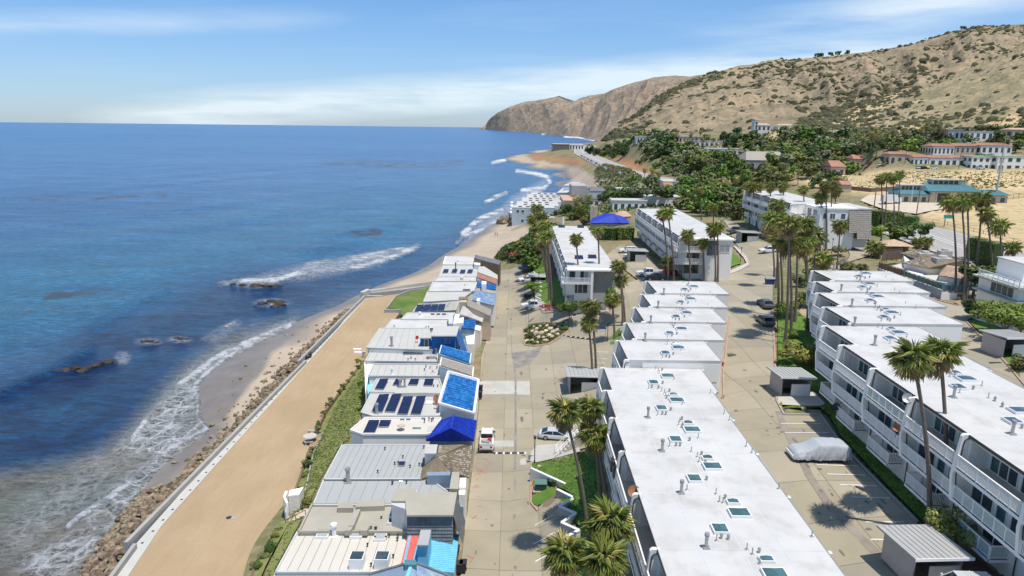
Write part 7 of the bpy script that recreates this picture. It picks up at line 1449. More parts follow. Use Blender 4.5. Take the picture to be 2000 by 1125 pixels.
for s_ in (-.8, .8):
 mb = MB(); ra = a0+Vector((0, s_, 1.1)); rb = b0+Vector((.3, s_, 1.1+2.6-(b0.z-a0.z))); mb.tube(ra, rb, .03, .03, 6); mb.tube(ra-Vector((0, 0, .4)), rb-Vector((0, 0, .4)), .02, .02, 6)
 for k in range(9): q = ra.lerp(rb, k/8); mb.tube(q, q-Vector((0, 0, 1.0)), .025, .025, 5)
 mb.build('handrail', M['metal'], t_, world=True)
for i, (a, b_) in enumerate([((1046,592),(1064,586)),((1046,583),(1062,577)),((1046,574),(1060,569)),((1045,566),(1059,561)),((1044,558),(1057,553)),((1043,550),(1056,546)),((1042,543),(1054,540))]):
 p, q = G(*a), G(*b_); r_ = G(a[0], a[1]-6); wall('retaining_wall', 'pointed white retaining wall beside the lower road stalls, %s from the flower bed' % ordinal(i), [(p.x, p.y, p.z+.9), (q.x, q.y, p.z+1.0), (r_.x, r_.y, p.z+1.0)], .22, 0, p.z-.6, 'white')
# ================================================================== SHEDS (CARPORT STYLE BIN STORES)
def shed(lab, px_, py_, w_, d_, h_, rz=0, open_side=True, base=None):
 b_ = Vector(base) if base else G(px_, py_); b_.z = h1(b_.x, b_.y); t_ = thing('bin_shed', lab, 'shed', b_, rz)
 mb = MB(); mb.box(0, .12, 0, d_, 0, h_); mb.build('side_wall', M['greywall'], t_); mb = MB(); mb.box(w_-.12, w_, 0, d_, 0, h_); mb.build('side_wall', M['greywall'], t_); mb = MB(); mb.box(.12, w_-.12, d_-.12, d_, 0, h_); mb.build('back_wall', M['greywall'], t_)
 mb = MB(); mb.box(w_*.35, w_-.12, 0, .12, 0, h_*.72); mb.build('front_wall', M['white'], t_)
 mb = MB(); mb.slab([(-.5, -.7, h_+.55), (w_+.4, -.5, h_+.35), (w_+.4, d_+.5, h_+.1), (-.5, d_+.3, h_+.3)], None, .16); rf = mb.build('roof', M['shedroof'], t_)
 n_ = 10
 for i in range(1, n_):
  k = i/n_; a = Vector((-.5+(w_+.9)*k, -.7+.2*k, h_+.565-.2*k)); c_ = Vector((-.5+(w_+.9)*k, d_+.3+.2*k, h_+.315-.2*k)); mb = MB(); mb.beam(a, c_, .05, .04); mb.build('standing_seam', M['metal'], rf)
 mb = MB(); mb.beam((-.5, -.72, h_+.46), (w_+.4, -.52, h_+.26), .06, .22); mb.build('fascia', M['white_trim'], rf); return t_
shed('grey bin shed with a slanting seamed roof at the bottom right, nearest the camera', 0, 0, 3.6, 3.6, 2.3, R(4), True, (28.7, 43.2, 0))
shed('grey bin shed with a slanting roof beside the yellow green bush', 0, 0, 3.6, 3.4, 2.3, R(2), True, (tuple(G(1524, 776))))
shed('grey bin shed standing against the far end of the near block', 0, 0, 5.4, 4.2, 2.9, 0, True, tuple(G(1112, 771)))
shed('small grey shed roof half hidden under the low palms at the bottom edge', 0, 0, 3.2, 3, 2.2, R(-15), True, (3.2, 41.2, 0))
shed('grey bin shed beside the lower road among the stall walls', 0, 0, 4, 4, 2.4, 0, True, tuple(G(1036, 560)))
shed('grey bin shed in the parking court', 0, 0, 4.2, 4, 2.6, 0, True, tuple(G(1229, 512)))
shed('grey bin shed by the bend of the upper road, left of the white crossover', 0, 0, 5, 4.5, 2.8, 0, True, tuple(G(1447, 475)))
shed('grey bin shed at the right edge of the picture behind the round bush', 0, 0, 4, 3.5, 2.4, R(8), True, tuple(G(1957, 700)))
bin_('green lidded bin inside the nearest shed', 0, 0); bpy.context.view_layer.update()
for o in [q for q in COL.objects if q.get('label') == 'green lidded bin inside the nearest shed']: o.location = (28.6, 42.2, h1(28.6, 42.2)+.1)
# ================================================================== VEHICLES
def wheel_mesh():
 def f():
  mb = MB(); mb.tube((0, -.12, 0), (0, .12, 0), .34, .34, 16); return mb.mesh('tyre', M['tyre'])
 return cached('whl', f)
def rim_mesh():
 def f():
  mb = MB(); mb.tube((0, -.125, 0), (0, .125, 0), .21, .21, 12)
  for i in range(5): a = i*6.283/5; mb.beam((0, .13, 0), (.19*math.cos(a), .13, .19*math.sin(a)), .03, .04)
  return mb.mesh('rim', M['rim'])
 return cached('rim', f)
SH = {  # side profile of the lower body (x forward, z) and of the cabin glass house
 'sedan': dict(L=4.8, W=1.85, belt=.92, nose=.68, hood=.86, tail=.95, cab=[(-1.95,.94),(-1.25,1.40),(.15,1.44),(1.05,.93)], wb=1.42),
 'coupe': dict(L=4.95, W=1.96, belt=.86, nose=.6, hood=.80, tail=.92, cab=[(-2.1,.90),(-1.15,1.30),(.05,1.37),(1.25,.84)], wb=1.45),
 'suv': dict(L=4.7, W=1.9, belt=1.08, nose=.8, hood=1.02, tail=1.08, cab=[(-2.25,1.08),(-1.95,1.62),(.2,1.68),(1.0,1.06)], wb=1.38),
 'pickup': dict(L=5.8, W=2.0, belt=1.15, nose=.95, hood=1.15, tail=1.12, cab=[(-.75,1.14),(-.6,1.82),(.75,1.86),(1.35,1.16)], wb=1.85)}
def loft(secs, n):
 mb = MB(); vs = []
 for s_ in secs: vs += s_
 k = len(secs); fs = [(i*n+j, i*n+(j+1) % n, (i+1)*n+(j+1) % n, (i+1)*n+j) for i in range(k-1) for j in range(n)]; fs += [tuple(range(n))[::-1], tuple(range((k-1)*n, k*n))]; mb.add(vs, fs); return mb
def car(lab, kind, paint, pos, rz, group=None, extra=None, detail=True, scale=1.0, name=None, cat=None):
 S_ = SH[kind]; L2 = S_['L']/2; W2 = S_['W']/2; t_ = thing(name or {'sedan': 'parked_car', 'coupe': 'parked_car', 'suv': 'parked_suv', 'pickup': 'pickup_truck'}[kind], lab, cat or {'pickup': 'pickup truck', 'suv': 'car', 'sedan': 'car', 'coupe': 'car'}[kind], pos, rz, group); pm = M[paint]; b_ = S_['belt']
 prof = [(-L2, .45, S_['tail']*.82, .80), (-L2+.12, .30, S_['tail'], .93), (-L2+.7, .24, b_, .99), (-1, .22, b_, 1), (0, .22, b_, 1), (1.0, .22, b_*.995, 1), (L2-.9, .24, S_['hood']*.98, .985), (L2-.25, .28, S_['hood']*.88, .93), (L2, .38, S_['nose'], .78)]
 secs = []
 for x, z0, z1, wk_ in prof:
  w2 = W2*wk_; zm = z0+(z1-z0)*.62; secs.append([(x, -w2*.9, z0), (x, w2*.9, z0), (x, w2, z0+.16), (x, w2, zm), (x, w2*.93, z1-.03), (x, w2*.8, z1), (x, -w2*.8, z1), (x, -w2*.93, z1-.03), (x, -w2, zm), (x, -w2, z0+.16)])
 if kind == 'pickup':
  mb = loft(secs[2:] if 0 else secs, 10); body = mb.build('body', pm, t_)
  mb = MB(); mb.box(-L2+.18, -.9, -W2*.78, W2*.78, b_+.003, b_+.012); mb.build('bed_floor', M['deckgrey'], t_)
  for s_ in (-1, 1): mb = MB(); mb.box(-L2+.08, -.82, s_*W2*.82-.06, s_*W2*.82+.06, b_-.05, b_+.22); mb.build('bed_side', pm, t_)
  mb = MB(); mb.box(-L2+.02, -L2+.12, -W2*.8, W2*.8, b_-.1, b_+.22); mb.build('tailgate', pm, t_)
 else: body = loft(secs, 10).build('body', pm, t_)
 c_ = S_['cab']; w0, w1 = W2*.92, W2*.72
 pts = [(c_[0], w0), (c_[1], w1), (c_[2], w1), (c_[3], w0)]
 vs = []
 for s_ in (-1, 1): vs += [(c_[0][0], s_*w0, c_[0][1]-.02), (c_[1][0], s_*w1, c_[1][1]-.04), (c_[2][0], s_*w1, c_[2][1]-.04), (c_[3][0], s_*w0, c_[3][1]-.02)]
 mb = MB(); mb.add(vs, [(0, 1, 2, 3), (7, 6, 5, 4), (0, 4, 5, 1), (2, 6, 7, 3), (1, 5, 6, 2)]); mb.build('windows', M['car_glass'], t_)
 mb = MB(); x1, x2, z1 = c_[1][0], c_[2][0], c_[1][1]; mb.slab([(x1-.08, -w1-.02, z1-.02), (x2+.1, -w1-.02, c_[2][1]-.02), (x2+.16, 0, c_[2][1]), (x2+.1, w1+.02, c_[2][1]-.02), (x1-.08, w1+.02, z1-.02), (x1-.14, 0, z1)], None, .05); mb.build('roof', pm, t_)
 if detail:
  mb = MB()
  for s_ in (-1, 1):
   for fx, fz, tx, tz in ((c_[3][0], c_[3][1], c_[2][0], c_[2][1]), (c_[0][0], c_[0][1], c_[1][0], c_[1][1])): mb.beam((fx, s_*w0, fz), (tx, s_*w1, tz-.03), .07, .07)
   xm = (c_[1][0]+c_[2][0])/2+.05; mb.beam((xm, s_*(w0+.005), c_[0][1]), (xm-.02, s_*(w1+.01), c_[2][1]-.03), .05, .09)
  mb.build('pillars', pm, t_)['kind'] = 'stuff'
  for s_ in (-1, 1):
   mb = MB(); mb.box(L2-.32, L2-.06, s_*W2*.62-.17, s_*W2*.62+.17, S_['nose']-.04, S_['nose']+.1); mb.build('headlight', M['lamp'], t_)
   mb = MB(); mb.box(-L2-.01, -L2+.16, s_*W2*.66-.15, s_*W2*.66+.15, S_['tail']*.72, S_['tail']*.88); mb.build('tail_light', M['lampred'], t_)
   mb = MB(); mb.box(c_[3][0]-.25, c_[3][0]-.1, s_*(W2+.02)-.09, s_*(W2+.02)+.09, b_+.0, b_+.15); mb.build('wing_mirror', pm if paint != 'car_white' else M['darkmetal'], t_)
  mb = MB(); mb.box(L2-.1, L2+.03, -W2*.7, W2*.7, .35, .55); mb.build('bumper', M['darkmetal'], t_); mb = MB(); mb.box(-L2-.05, -L2+.1, -W2*.75, W2*.75, .4, .58); mb.build('bumper', M['darkmetal'] if kind == 'pickup' else pm, t_)
 for sx in (-1, 1):
  for sy in (-1, 1):
   o = inst(wheel_mesh(), 'wheel', (sx*S_['wb'], sy*(W2-.1), .34), 0, 1 if kind != 'pickup' else 1.15, t_)
   if detail: inst(rim_mesh(), 'rim', (0, 0, 0), 0 if sy > 0 else math.pi, 1, o)
 t_.scale = (scale,)*3; return t_
def on(px_, py_, dz=.11): p = G(px_, py_); return (p.x, p.y, h1(p.x, p.y)+dz)
tk = car('white pickup truck with tools in its open bed parked by the beach houses', 'pickup', 'car_white', on(951, 868), R(90)); 
for i, (x, y, w_, m) in enumerate([(-1.4,-.4,.35,'lampred'),(-1.9,.3,.3,'greywall'),(-2.3,-.2,.35,'metal'),(-1.6,.5,.25,'yellow')]):
 mb = MB(); mb.box(x-w_, x+w_, y-w_*.6, y+w_*.6, 1.17, 1.17+w_*.8); p = mb.build('toolbox', M[m]); Mt = Matrix.Translation(tk.location) @ Matrix.Rotation(R(90), 4, 'Z'); p.matrix_world = Mt; tag(p, ['red toolbox in the bed of the white pickup truck', 'grey toolbox in the bed of the white pickup truck', 'metal box at the tailgate of the white pickup truck', 'yellow box in the bed of the white pickup truck'][i], 'toolbox')
car('silver white low electric sports car parked beside the white stairway', 'coupe', 'car_silver', on(1087, 857), R(-8)); M['x'] = None
car('white pickup truck parked in the stall court before the balconied block', 'pickup', 'car_white', on(1268, 540), R(178)); car('black hatchback parked in front of the white pickup in the parking court', 'suv', 'car_black', on(1280, 548), R(178))
car('dark red car beyond the white pickup in the parking court', 'sedan', 'lampred', on(1302, 536), R(178)); car('older white four wheel drive at the corner of the flower bed', 'pickup', 'car_white', on(1043, 603), R(188)); car('white car under the shed on the lower road', 'sedan', 'car_white', on(1030, 550), R(190)); car('dark pickup truck parked farthest along the lower road', 'pickup', 'car_grey', on(1032, 528), R(185))
car('white crossover parked beside the upper road near the palm clump', 'suv', 'car_white', on(1500, 494), R(182)); car('dark grey pickup truck parked behind the balconied block', 'pickup', 'car_grey', on(1438, 455), R(182))
car('dark blue grey sedan parked nearer the camera by the strip lawn', 'sedan', 'car_grey', on(1494, 633), R(90)); car('dark sedan parked beyond the other one by the strip lawn', 'sedan', 'car_grey', on(1494, 600), R(90))
car('white car half hidden behind the parking court shed', 'sedan', 'car_white', on(1236, 504), R(180)); car('small white van beside the parking court shed', 'suv', 'car_white', on(1226, 494), R(180)); car('silver car with a roof rack parked under the nearest shed', 'suv', 'car_silver', (31.0, 41.4, h1(31, 41.4)+.1), R(180)); car('white truck parked on the grass before the beach apartments', 'pickup', 'car_white', on(1070, 429), R(180))
car('white car on the driveway left of the entrance gate', 'sedan', 'car_white', on(1490, 470), R(180)) if 0 else None
def covered():
 b_ = G(1597, 896); t_ = thing('covered_car', 'large car under a pale grey fabric cover in the right hand parking bays', 'covered car', (b_.x, b_.y, h1(b_.x, b_.y)+.11), R(180)); nx, ny = 64, 28; L_, W_ = 5.6, 2.25; mb = MB(); vs = []
 pr = [(-2.8,.5),(-2.75,1.45),(-2.3,1.72),(-.6,1.85),(.35,1.80),(1.15,1.35),(1.5,1.2),(2.4,1.08),(2.72,.85),(2.82,.35)]
 px_ = [p[0] for p in pr]; pz_ = [p[1] for p in pr]
 for i in range(nx+1):
  x = -2.8+5.6*i/nx; zt = float(np.interp(x, px_, pz_))
  for j in range(ny+1):
   v = -1+2*j/ny; a = abs(v); w2 = W_/2*(.92 if abs(x) > 2.5 else 1)
   if a < .62: y = v/.62*w2*.80; z = zt-.05*(a/.62)**2
   else:
    k = (a-.62)/.38; y = math.copysign(w2*(.80+.20*min(1, k*1.6)), v); z = zt*(1-k)+.38*k-.05
   fold = noise.noise(Vector((x*2.4+z*1.6, y*.4, z*.5)))*.17+noise.noise(Vector((x*6-z*4, y, 3)))*.08; y += math.copysign(fold*(.3+a), v); z += fold*.35*(1 if a > .3 else .4)+(.10*noise.noise(Vector((x*1.3, 9, 0))) if a > .97 else 0); vs.append((x, y, z))
 mb.add(vs, [(i*(ny+1)+j, (i+1)*(ny+1)+j, (i+1)*(ny+1)+j+1, i*(ny+1)+j+1) for i in range(nx) for j in range(ny)])
 ring0 = [vs[j] for j in range(ny+1)]; ring1 = [vs[nx*(ny+1)+j] for j in range(ny+1)]
 mb.add([(v[0], v[1], v[2]) for v in ring0]+[(v[0], v[1]*.95, .35) for v in ring0], [(j+1, j, j+ny+1, j+ny+2) for j in range(ny)]); mb.add([(v[0], v[1], v[2]) for v in ring1]+[(v[0]-.02, v[1]*.95, .35) for v in ring1], [(j, j+1, j+ny+2, j+ny+1) for j in range(ny)])
 mb.build('fabric_cover', M['cover'], t_, smooth=True)
 for sx in (-1.75, 1.75):
  for sy in (-.85, .85): inst(wheel_mesh(), 'wheel', (sx, sy, .36), 0, 1.08, t_)
 mb = MB(); mb.box(2.5, 2.85, -.9, .9, .35, .62); mb.build('bumper', M['car_white'], t_)
covered()
fc = random.Random(9); far_names = []
def edge(y, off):
 for i in range(len(hw)-1):
  if hw[i].y <= y <= hw[i+1].y: k = (y-hw[i].y)/(hw[i+1].y-hw[i].y); d = (hw[i+1]-hw[i]).normalized(); p = hw[i].lerp(hw[i+1], k)+Vector((-d.y, d.x))*off; return p, math.atan2(d.y, d.x)
 return hw[-1], 0
cols = ['car_white', 'car_grey', 'car_black', 'car_silver', 'lampred']; wn = {'car_white': 'white', 'car_grey': 'grey', 'car_black': 'black', 'car_silver': 'silver', 'lampred': 'red'}
for i in range(26):
 y = 505+i*13.5+fc.uniform(-3, 3); p, a = edge(y, 10.2); c_ = cols[fc.randrange(5)]; k_ = fc.choice(('suv', 'sedan', 'suv', 'pickup')); nm = {'suv': 'sport utility car', 'sedan': 'sedan', 'pickup': 'pickup'}[k_]
 car('tiny %s %s parked on the beach side of the coast road' % (wn[c_], nm), k_, c_, (p.x, p.y, h1(p.x, p.y)+.25), a, 'cars parked along the coast road', detail=False)
# ================================================================== STREET FURNITURE
def lamp(lab, px_, py_, h_=3.4, m='darkmetal'):
 p = G(px_, py_); t_ = thing('street_lamp', lab, 'street lamp', p); mb = MB(); mb.tube((0, 0, 0), (0, 0, .5), .12, .09, 8); mb.tube((0, 0, .5), (0, 0, h_), .06, .05, 8); mb.build('post', M[m], t_); mb = MB(); mb.tube((0, 0, h_), (0, 0, h_+.35), .12, .2, 8); mb.tube((0, 0, h_+.35), (0, 0, h_+.5), .24, .05, 8); mb.build('lantern', M[m], t_)
lamp('black lamp post beside the square grate at the near lawn', 1044, 906); lamp('black lamp post by the flower bed and the old white four wheel drive', 1044, 604); lamp('lamp post with flat head and blue sign on the small plaza lawn', 1186, 668, 3.2); lamp('dark lamp post beside the stall walls on the lower road', 1052, 566, 4); lamp('lamp post at the kerb of the balconied block corner lawn', 1446, 512, 3.4); lamp('lamp post by the entrance driveway among the palms', 1624, 495, 3.4)
t_ = thing('thin_pole', 'thin grey pole at the back of the boulder island', 'pole', G(1032, 640)); mb = MB(); mb.tube((0, 0, 0), (0, 0, 3.2), .05, .05, 6); mb.build('pole', M['metal'], t_)
p = G(1182, 668); t_ = thing('street_sign', 'small blue street sign beside the flat headed lamp post', 'sign', p); mb = MB(); mb.box(-1.0, .1, -.03, .03, 2.55, 2.85); mb.build('sign_face', mat('blue_sign', (.03, .08, .45), .5), t_); mb = MB(); mb.tube((.0, .05, 0), (0, .05, 2.7), .03, .03, 6); mb.build('post', M['metal'], t_)
p = G(1056, 958); t_ = thing('utility_box', 'dark green utility transformer box on the small near lawn', 'utility box', p); mb = MB(); mb.box(-.95, 1.0, -.6, .75, 0, .18); mb.build('plinth', M['tan'], t_); mb = MB(); mb.box(-.65, .65, -.45, .45, .18, 1.05); mb.build('cabinet', mat('box_green', (.03, .07, .05), .6), t_); mb = MB(); mb.slab([(-.7, -.5, 1.05), (.7, -.5, 1.05), (.7, .5, 1.2), (-.7, .5, 1.2)], None, .06); mb.build('lid', mat('box_lid', (.10, .20, .17), .6), t_)
for i in range(2): p = G(1039.5, 937+i*16); mb = MB(); mb.tube((p.x, p.y, p.z), (p.x, p.y, p.z+.9), .06, .06, 8); tag(mb.build('bollard', M['yellow']), 'yellow bollard at the kerb %s the green utility box' % ('far left of' if i == 0 else 'near left of'), 'bollard')
def hydrant(lab, px_, py_, m='yellow'):
 t_ = thing('fire_hydrant', lab, 'fire hydrant', G(px_, py_)); mb = MB(); mb.tube((0,0,0), (0,0,.1), .16, .16, 8); mb.tube((0,0,.1), (0,0,.6), .1, .1, 8); mb.tube((0,0,.6), (0,0,.75), .13, .04, 8); mb.tube((-.2,0,.45), (.2,0,.45), .05, .05, 6); mb.build('barrel', M[m], t_)
hydrant('pale yellow fire hydrant at the kerb below the upper shed', 1525, 795)
t_ = thing('fire_hydrant', 'red fire hydrant standpipe at the wall of the near stepped townhouse', 'fire hydrant', G(1411, 716)); mb = MB(); mb.tube((0,0,0), (0,0,.7), .09, .09, 8); mb.tube((-.25,0,.5), (.25,0,.5), .07, .07, 8); mb.build('barrel', M['lampred'], t_)
def dumpster(lab, px_, py_, m): 
 p = G(px_, py_); t_ = thing('dumpster', lab, 'dumpster', p, 0); mb = MB(); mb.add([(-.8,-.5,.15),(.8,-.5,.15),(.8,.5,.15),(-.8,.5,.15),(-.95,-.6,1.3),(.95,-.6,1.3),(.95,.6,1.3),(-.95,.6,1.3)], [(0,3,2,1),(0,1,5,4),(1,2,6,5),(2,3,7,6),(3,0,4,7),(4,5,6,7)]); mb.build('container', M[m], t_); mb = MB(); mb.slab([(-1,-.65,1.36),(1,-.65,1.36),(1,.65,1.5),(-1,.65,1.5)], None, .06); mb.build('lid', M['metal'], t_)
dumpster('blue dumpster standing beside the palm clump on the upper road', 1503, 556, 'binblue'); dumpster('dark dumpster by the planter beside the lower road tree', 1030, 583, 'bin')
mb = MB(); p = G(1112, 972); r_ = random.Random(1); q = [Vector((p.x+math.cos(i*.9)*.6+i*.05, p.y+math.sin(i*.9)*.5, h1(p.x, p.y)+.2+(i % 3)*.03)) for i in range(18)]; mb.chain(q, [.035]*18, 5); tag(mb.build('garden_hose', mat('green_hose', (.02, .25, .18), .6)), 'loosely coiled green garden hose on the near lawn', 'hose')
def palletthing(lab, a, b_, m='patch'): 
 p = P(a, b_, -2.15); mb = MB(); mb.box(p.x-.8, p.x+.8, p.y-.35, p.y+.35, -2.2, -1.95); tag(mb.build('white_board', M['white_trim']), lab, 'board')
palletthing('white board lying on the sand terrace near the pale houses', 698, 683); palletthing('second white board just nearer the camera on the sand terrace', 700, 689)
for i, (a, b_) in enumerate([(613,677),(606,692),(601,700)]):
 p = P(a, b_, -2.1); mb = MB(); lump(mb, (p.x, p.y, -2.1), (.9, 1.2, .6), 4, i); tag(mb.build('beach_gear', M['darkmetal']), 'dark heap of beach gear on the seawall walkway, %s from the far end' % ordinal(i), 'beach gear')
t_ = thing('gate_pillar', 'small white gate pillar where the planter meets the pale houses', 'pillar', P(711, 698, -2.2)); mb = MB(); mb.tube((0,0,0), (0,0,1.2), .3, .3, 10); mb.tube((0,0,1.2), (0,0,1.6), .42, .05, 10); mb.build('pillar', M['concrete2'], t_)
# ================================================================== PEOPLE ON THE BEACH
def person(lab, pos, rz, m_s, lean=.1):
 t_ = thing('person', lab, 'person', pos, rz); me = bpy.data.meshes.new('body'); J = [(0,0,.95),(0,0,1.2),(0,0,1.42),(0,0,1.52),(0,0,1.68),(-.09,.0,.9),(-.10,.08+lean,.5),(-.10,-.02,.06),(-.10,.12,.02),(.09,0,.9),(.10,-.05-lean,.5),(.10,-.22,.08),(.10,-.08,.02),(-.19,0,1.4),(-.24,-.06,1.13),(-.24,.06,.88),(.19,0,1.4),(.24,.07,1.13),(.24,.16,.9)]
 E_ = [(0,1),(1,2),(2,3),(3,4),(0,5),(5,6),(6,7),(7,8),(0,9),(9,10),(10,11),(11,12),(2,13),(13,14),(14,15),(2,16),(16,17),(17,18)]; Rr = [.14,.13,.14,.06,.11,.1,.07,.045,.04,.1,.07,.045,.04,.06,.045,.035,.06,.045,.035]
 me.from_pydata([Vector(j) for j in J], E_, []); o = bpy.data.objects.new('body', me); COL.objects.link(o); o.parent = t_; md = o.modifiers.new('s', 'SKIN'); me.skin_vertices[0].data[0].use_root = True
 for i, r_ in enumerate(Rr): me.skin_vertices[0].data[i].radius = (r_, r_)
 s2 = o.modifiers.new('u', 'SUBSURF'); s2.levels = s2.render_levels = 1; me.materials.append(M['skin'])
 mb = MB(); mb.tube((0,0,.80), (0,0,1.0), .165, .16, 10); mb.build('swimming_shorts', m_s, t_); mb = MB(); mb.tube((0,-.02,1.64), (0,-.02,1.78), .115, .07, 8); mb.build('hair', M['wood'], t_)
p = P(967, 462, -4.7); person('person in red shorts walking on the beach, the left one of the two', (p.x, p.y, h1(p.x, p.y)), 0, M['lampred']); p = P(971, 463, -4.7); person('person in dark shorts walking on the beach, the right one of the two', (p.x, p.y, h1(p.x, p.y)), 2, M['redcloth'])
# ================================================================== BUILDINGS FURTHER OFF
def gblock(t_, q, zt, zb, roofm, wallm, ov=.3, th=.3, nwin=0, storeys=1, wm='glass', gable=False, tiled=False):
 """rectangular building: q = 4 world xy corners (near-left, near-right, far-right, far-left)"""
 q = [Vector((p[0], p[1])) for p in q]; c_ = sum(q, Vector((0, 0)))/4
 mb = MB(); mb.slab([(p.x, p.y, zt-th) for p in q], zb); mb.build('wall', M[wallm], t_, world=True)
 o = [c_+(p-c_)*(1+ov/max(1, (p-c_).length)) for p in q]
 if gable:
  h_ = gable; a = (o[0]+o[3])/2; b_ = (o[1]+o[2])/2; a3 = Vector((*(a.lerp(b_, .12)), zt+h_)); b3 = Vector((*(b_.lerp(a, .12)), zt+h_)); z = zt-.05; e = [Vector((*p, z)) for p in o]
  mb = MB(); mb.add([e[0], e[1], b3, a3, e[2], e[3]], [(0, 1, 2, 3), (4, 5, 3, 2), (1, 4, 2), (5, 0, 3), (0, 5, 4, 1)]); r_ = mb.build('roof', M[roofm], t_, world=True)
  mb = MB(); mb.tube(a3, b3, .15, .15, 6); mb.build('ridge', M[roofm], t_, world=True)
  if tiled:
   mb = MB()
   for A0, A1, B0, B1 in ((a3, e[0], b3, e[1]), (b3, e[2], a3, e[3])):
    n_ = int((B0-A0).length/1.0)
    for i in range(1, n_): p0 = A0.lerp(B0, i/n_)+Vector((0, 0, .05)); p1 = A1.lerp(B1, i/n_)+Vector((0, 0, .05)); mb.beam(p0, p1, .22, .12)
   mb.build('tile_rows', M[roofm], t_, world=True)['kind'] = 'stuff'
 else:
  mb = MB(); mb.slab([(p.x, p.y, zt) for p in o], None, th); mb.build('roof', M[roofm], t_, world=True)
 H_ = (zt-zb-.3)/storeys
 for s_ in range(storeys):
  for i, (a, b_) in enumerate(((q[0], q[1]), (q[3], q[0]))):
   L_ = (b_-a).length; k_ = nwin if i == 0 else max(1, int(nwin*L_/max(1, (q[1]-q[0]).length))); 
   for j in range(k_ if nwin else 0):
    u0, u1 = (j+.22)/k_, (j+.78)/k_; z0 = zt-.3-(s_+1)*H_+H_*.28; d = (b_-a).normalized(); n2 = Vector((d.y, -d.x))*.12; pa, pb = a.lerp(b_, u0), a.lerp(b_, u1)
    mb = MB(); mb.slab([(pa.x+n2.x*.3, pa.y+n2.y*.3, z0+H_*.55), (pb.x+n2.x*.3, pb.y+n2.y*.3, z0+H_*.55), (pb.x-n2.x, pb.y-n2.y, z0+H_*.55), (pa.x-n2.x, pa.y-n2.y, z0+H_*.55)], z0); f_ = mb.build('window', M['white_trim'], t_, world=True)
    pa2, pb2 = pa+d*.12, pb-d*.12; mb = MB(); mb.slab([(pa2.x+n2.x*.6, pa2.y+n2.y*.6, z0+H_*.55-.1), (pb2.x+n2.x*.6, pb2.y+n2.y*.6, z0+H_*.55-.1), (pb2.x, pb2.y, z0+H_*.55-.1), (pa2.x, pa2.y, z0+H_*.55-.1)], z0+.1); g_ = mb.build('pane', M[wm], f_)
def far_house(lab, x0, x1, py_, depth, ht, roofm='tile_red', wallm='white', storeys=1, nwin=4, gable=0, skew=0, name='house', cat='house', tiled=False, wm='glass', ov=.5, dist=None, down=3.):
 a = PD(x0, py_, dist) if dist else G(x0, py_); b_ = PD(x1, py_+skew, a.y if dist else a.y); zb = a.z if dist else min(h1(a.x, a.y), h1(b_.x, b_.y)); zz = a.z if dist else h1((a.x+b_.x)/2, a.y)
 q = [(a.x, a.y), (b_.x, a.y+skew), (b_.x, a.y+skew+depth), (a.x, a.y+depth)]; t_ = thing(name, lab, cat, (a.x, a.y, zb)); gblock(t_, q, zz+ht, zb-down, roofm, wallm, ov, .35, nwin, storeys, wm, gable, tiled)
 fr_ = 5+a.y*.03; KEEP.append([(q[0][0]-2, q[0][1]-fr_), (q[1][0]+2, q[1][1]-fr_), (q[2][0]+2, q[2][1]+1), (q[3][0]-2, q[3][1]+1)]); return t_, q, zz
M['roof_tan'] = mat('tan_gravel_roof', (.45,.38,.30), .9, .1, .5); M['roof_greenish'] = mat('pale_green_roof', (.34,.38,.27), .9, .1, .5); M['pinkwall'] = mat('pink_stucco', (.62,.42,.33), .9, .1, .5)
for lab, x0, x1, py_, d_, h_, g_ in (('low teal roofed wing of the station at the left, with a window cupola', 1760, 1812, 395, 12, 3.6, 2.2), ('main hall of the teal roofed station with a dark open vehicle door', 1814, 1910, 396, 18, 5.2, 3.0), ('small teal roofed wing at the right of the station', 1912, 1966, 396, 11, 3.4, 1.8)):
 t_, q, zz = far_house(lab, x0, x1, py_, d_, h_, 'teal', 'tan', 1, 0 if 'main' in lab else 3, g_, 0, 'station_building', 'fire station', True, ov=1.6, down=1)
 if 'main' in lab:
  x = q[0][0]+3.2; mb = MB(); mb.box(x, x+5.5, q[0][1]-.15, q[0][1]+.02, zz-.2, zz+4.2); mb.build('vehicle_door', M['darkmetal'], t_, world=True)
  for xx in (x-.5, x+5.5): mb = MB(); mb.box(xx, xx+.5, q[0][1]-.3, q[0][1], zz-.2, zz+4.6); mb.build('door_pier', M['tan'], t_, world=True)
 if 'right' not in lab:
  cx, cy = (q[0][0]+q[2][0])/2, (q[0][1]+q[2][1])/2; w2 = 6.5 if 'main' in lab else 5; zt = zz+h_+g_
  mb = MB(); mb.box(cx-w2, cx+w2, cy-2, cy+2, zt-1.4, zt+1.4); mb.build('cupola', M['tan'], t_, world=True); mb = MB(); mb.box(cx-w2-.6, cx+w2+.6, cy-2.6, cy+2.6, zt+1.4, zt+1.75); mb.build('cupola_roof', M['roof_cream'], t_, world=True)
  for i in range(5): x = cx-w2+.8+i*(2*w2-1.6)/5; mb = MB(); mb.box(x, x+(2*w2-1.6)/5-.5, cy-2.08, cy-1.95, zt-.5, zt+1.0); mb.build('cupola_window', M['glass'], t_, world=True)
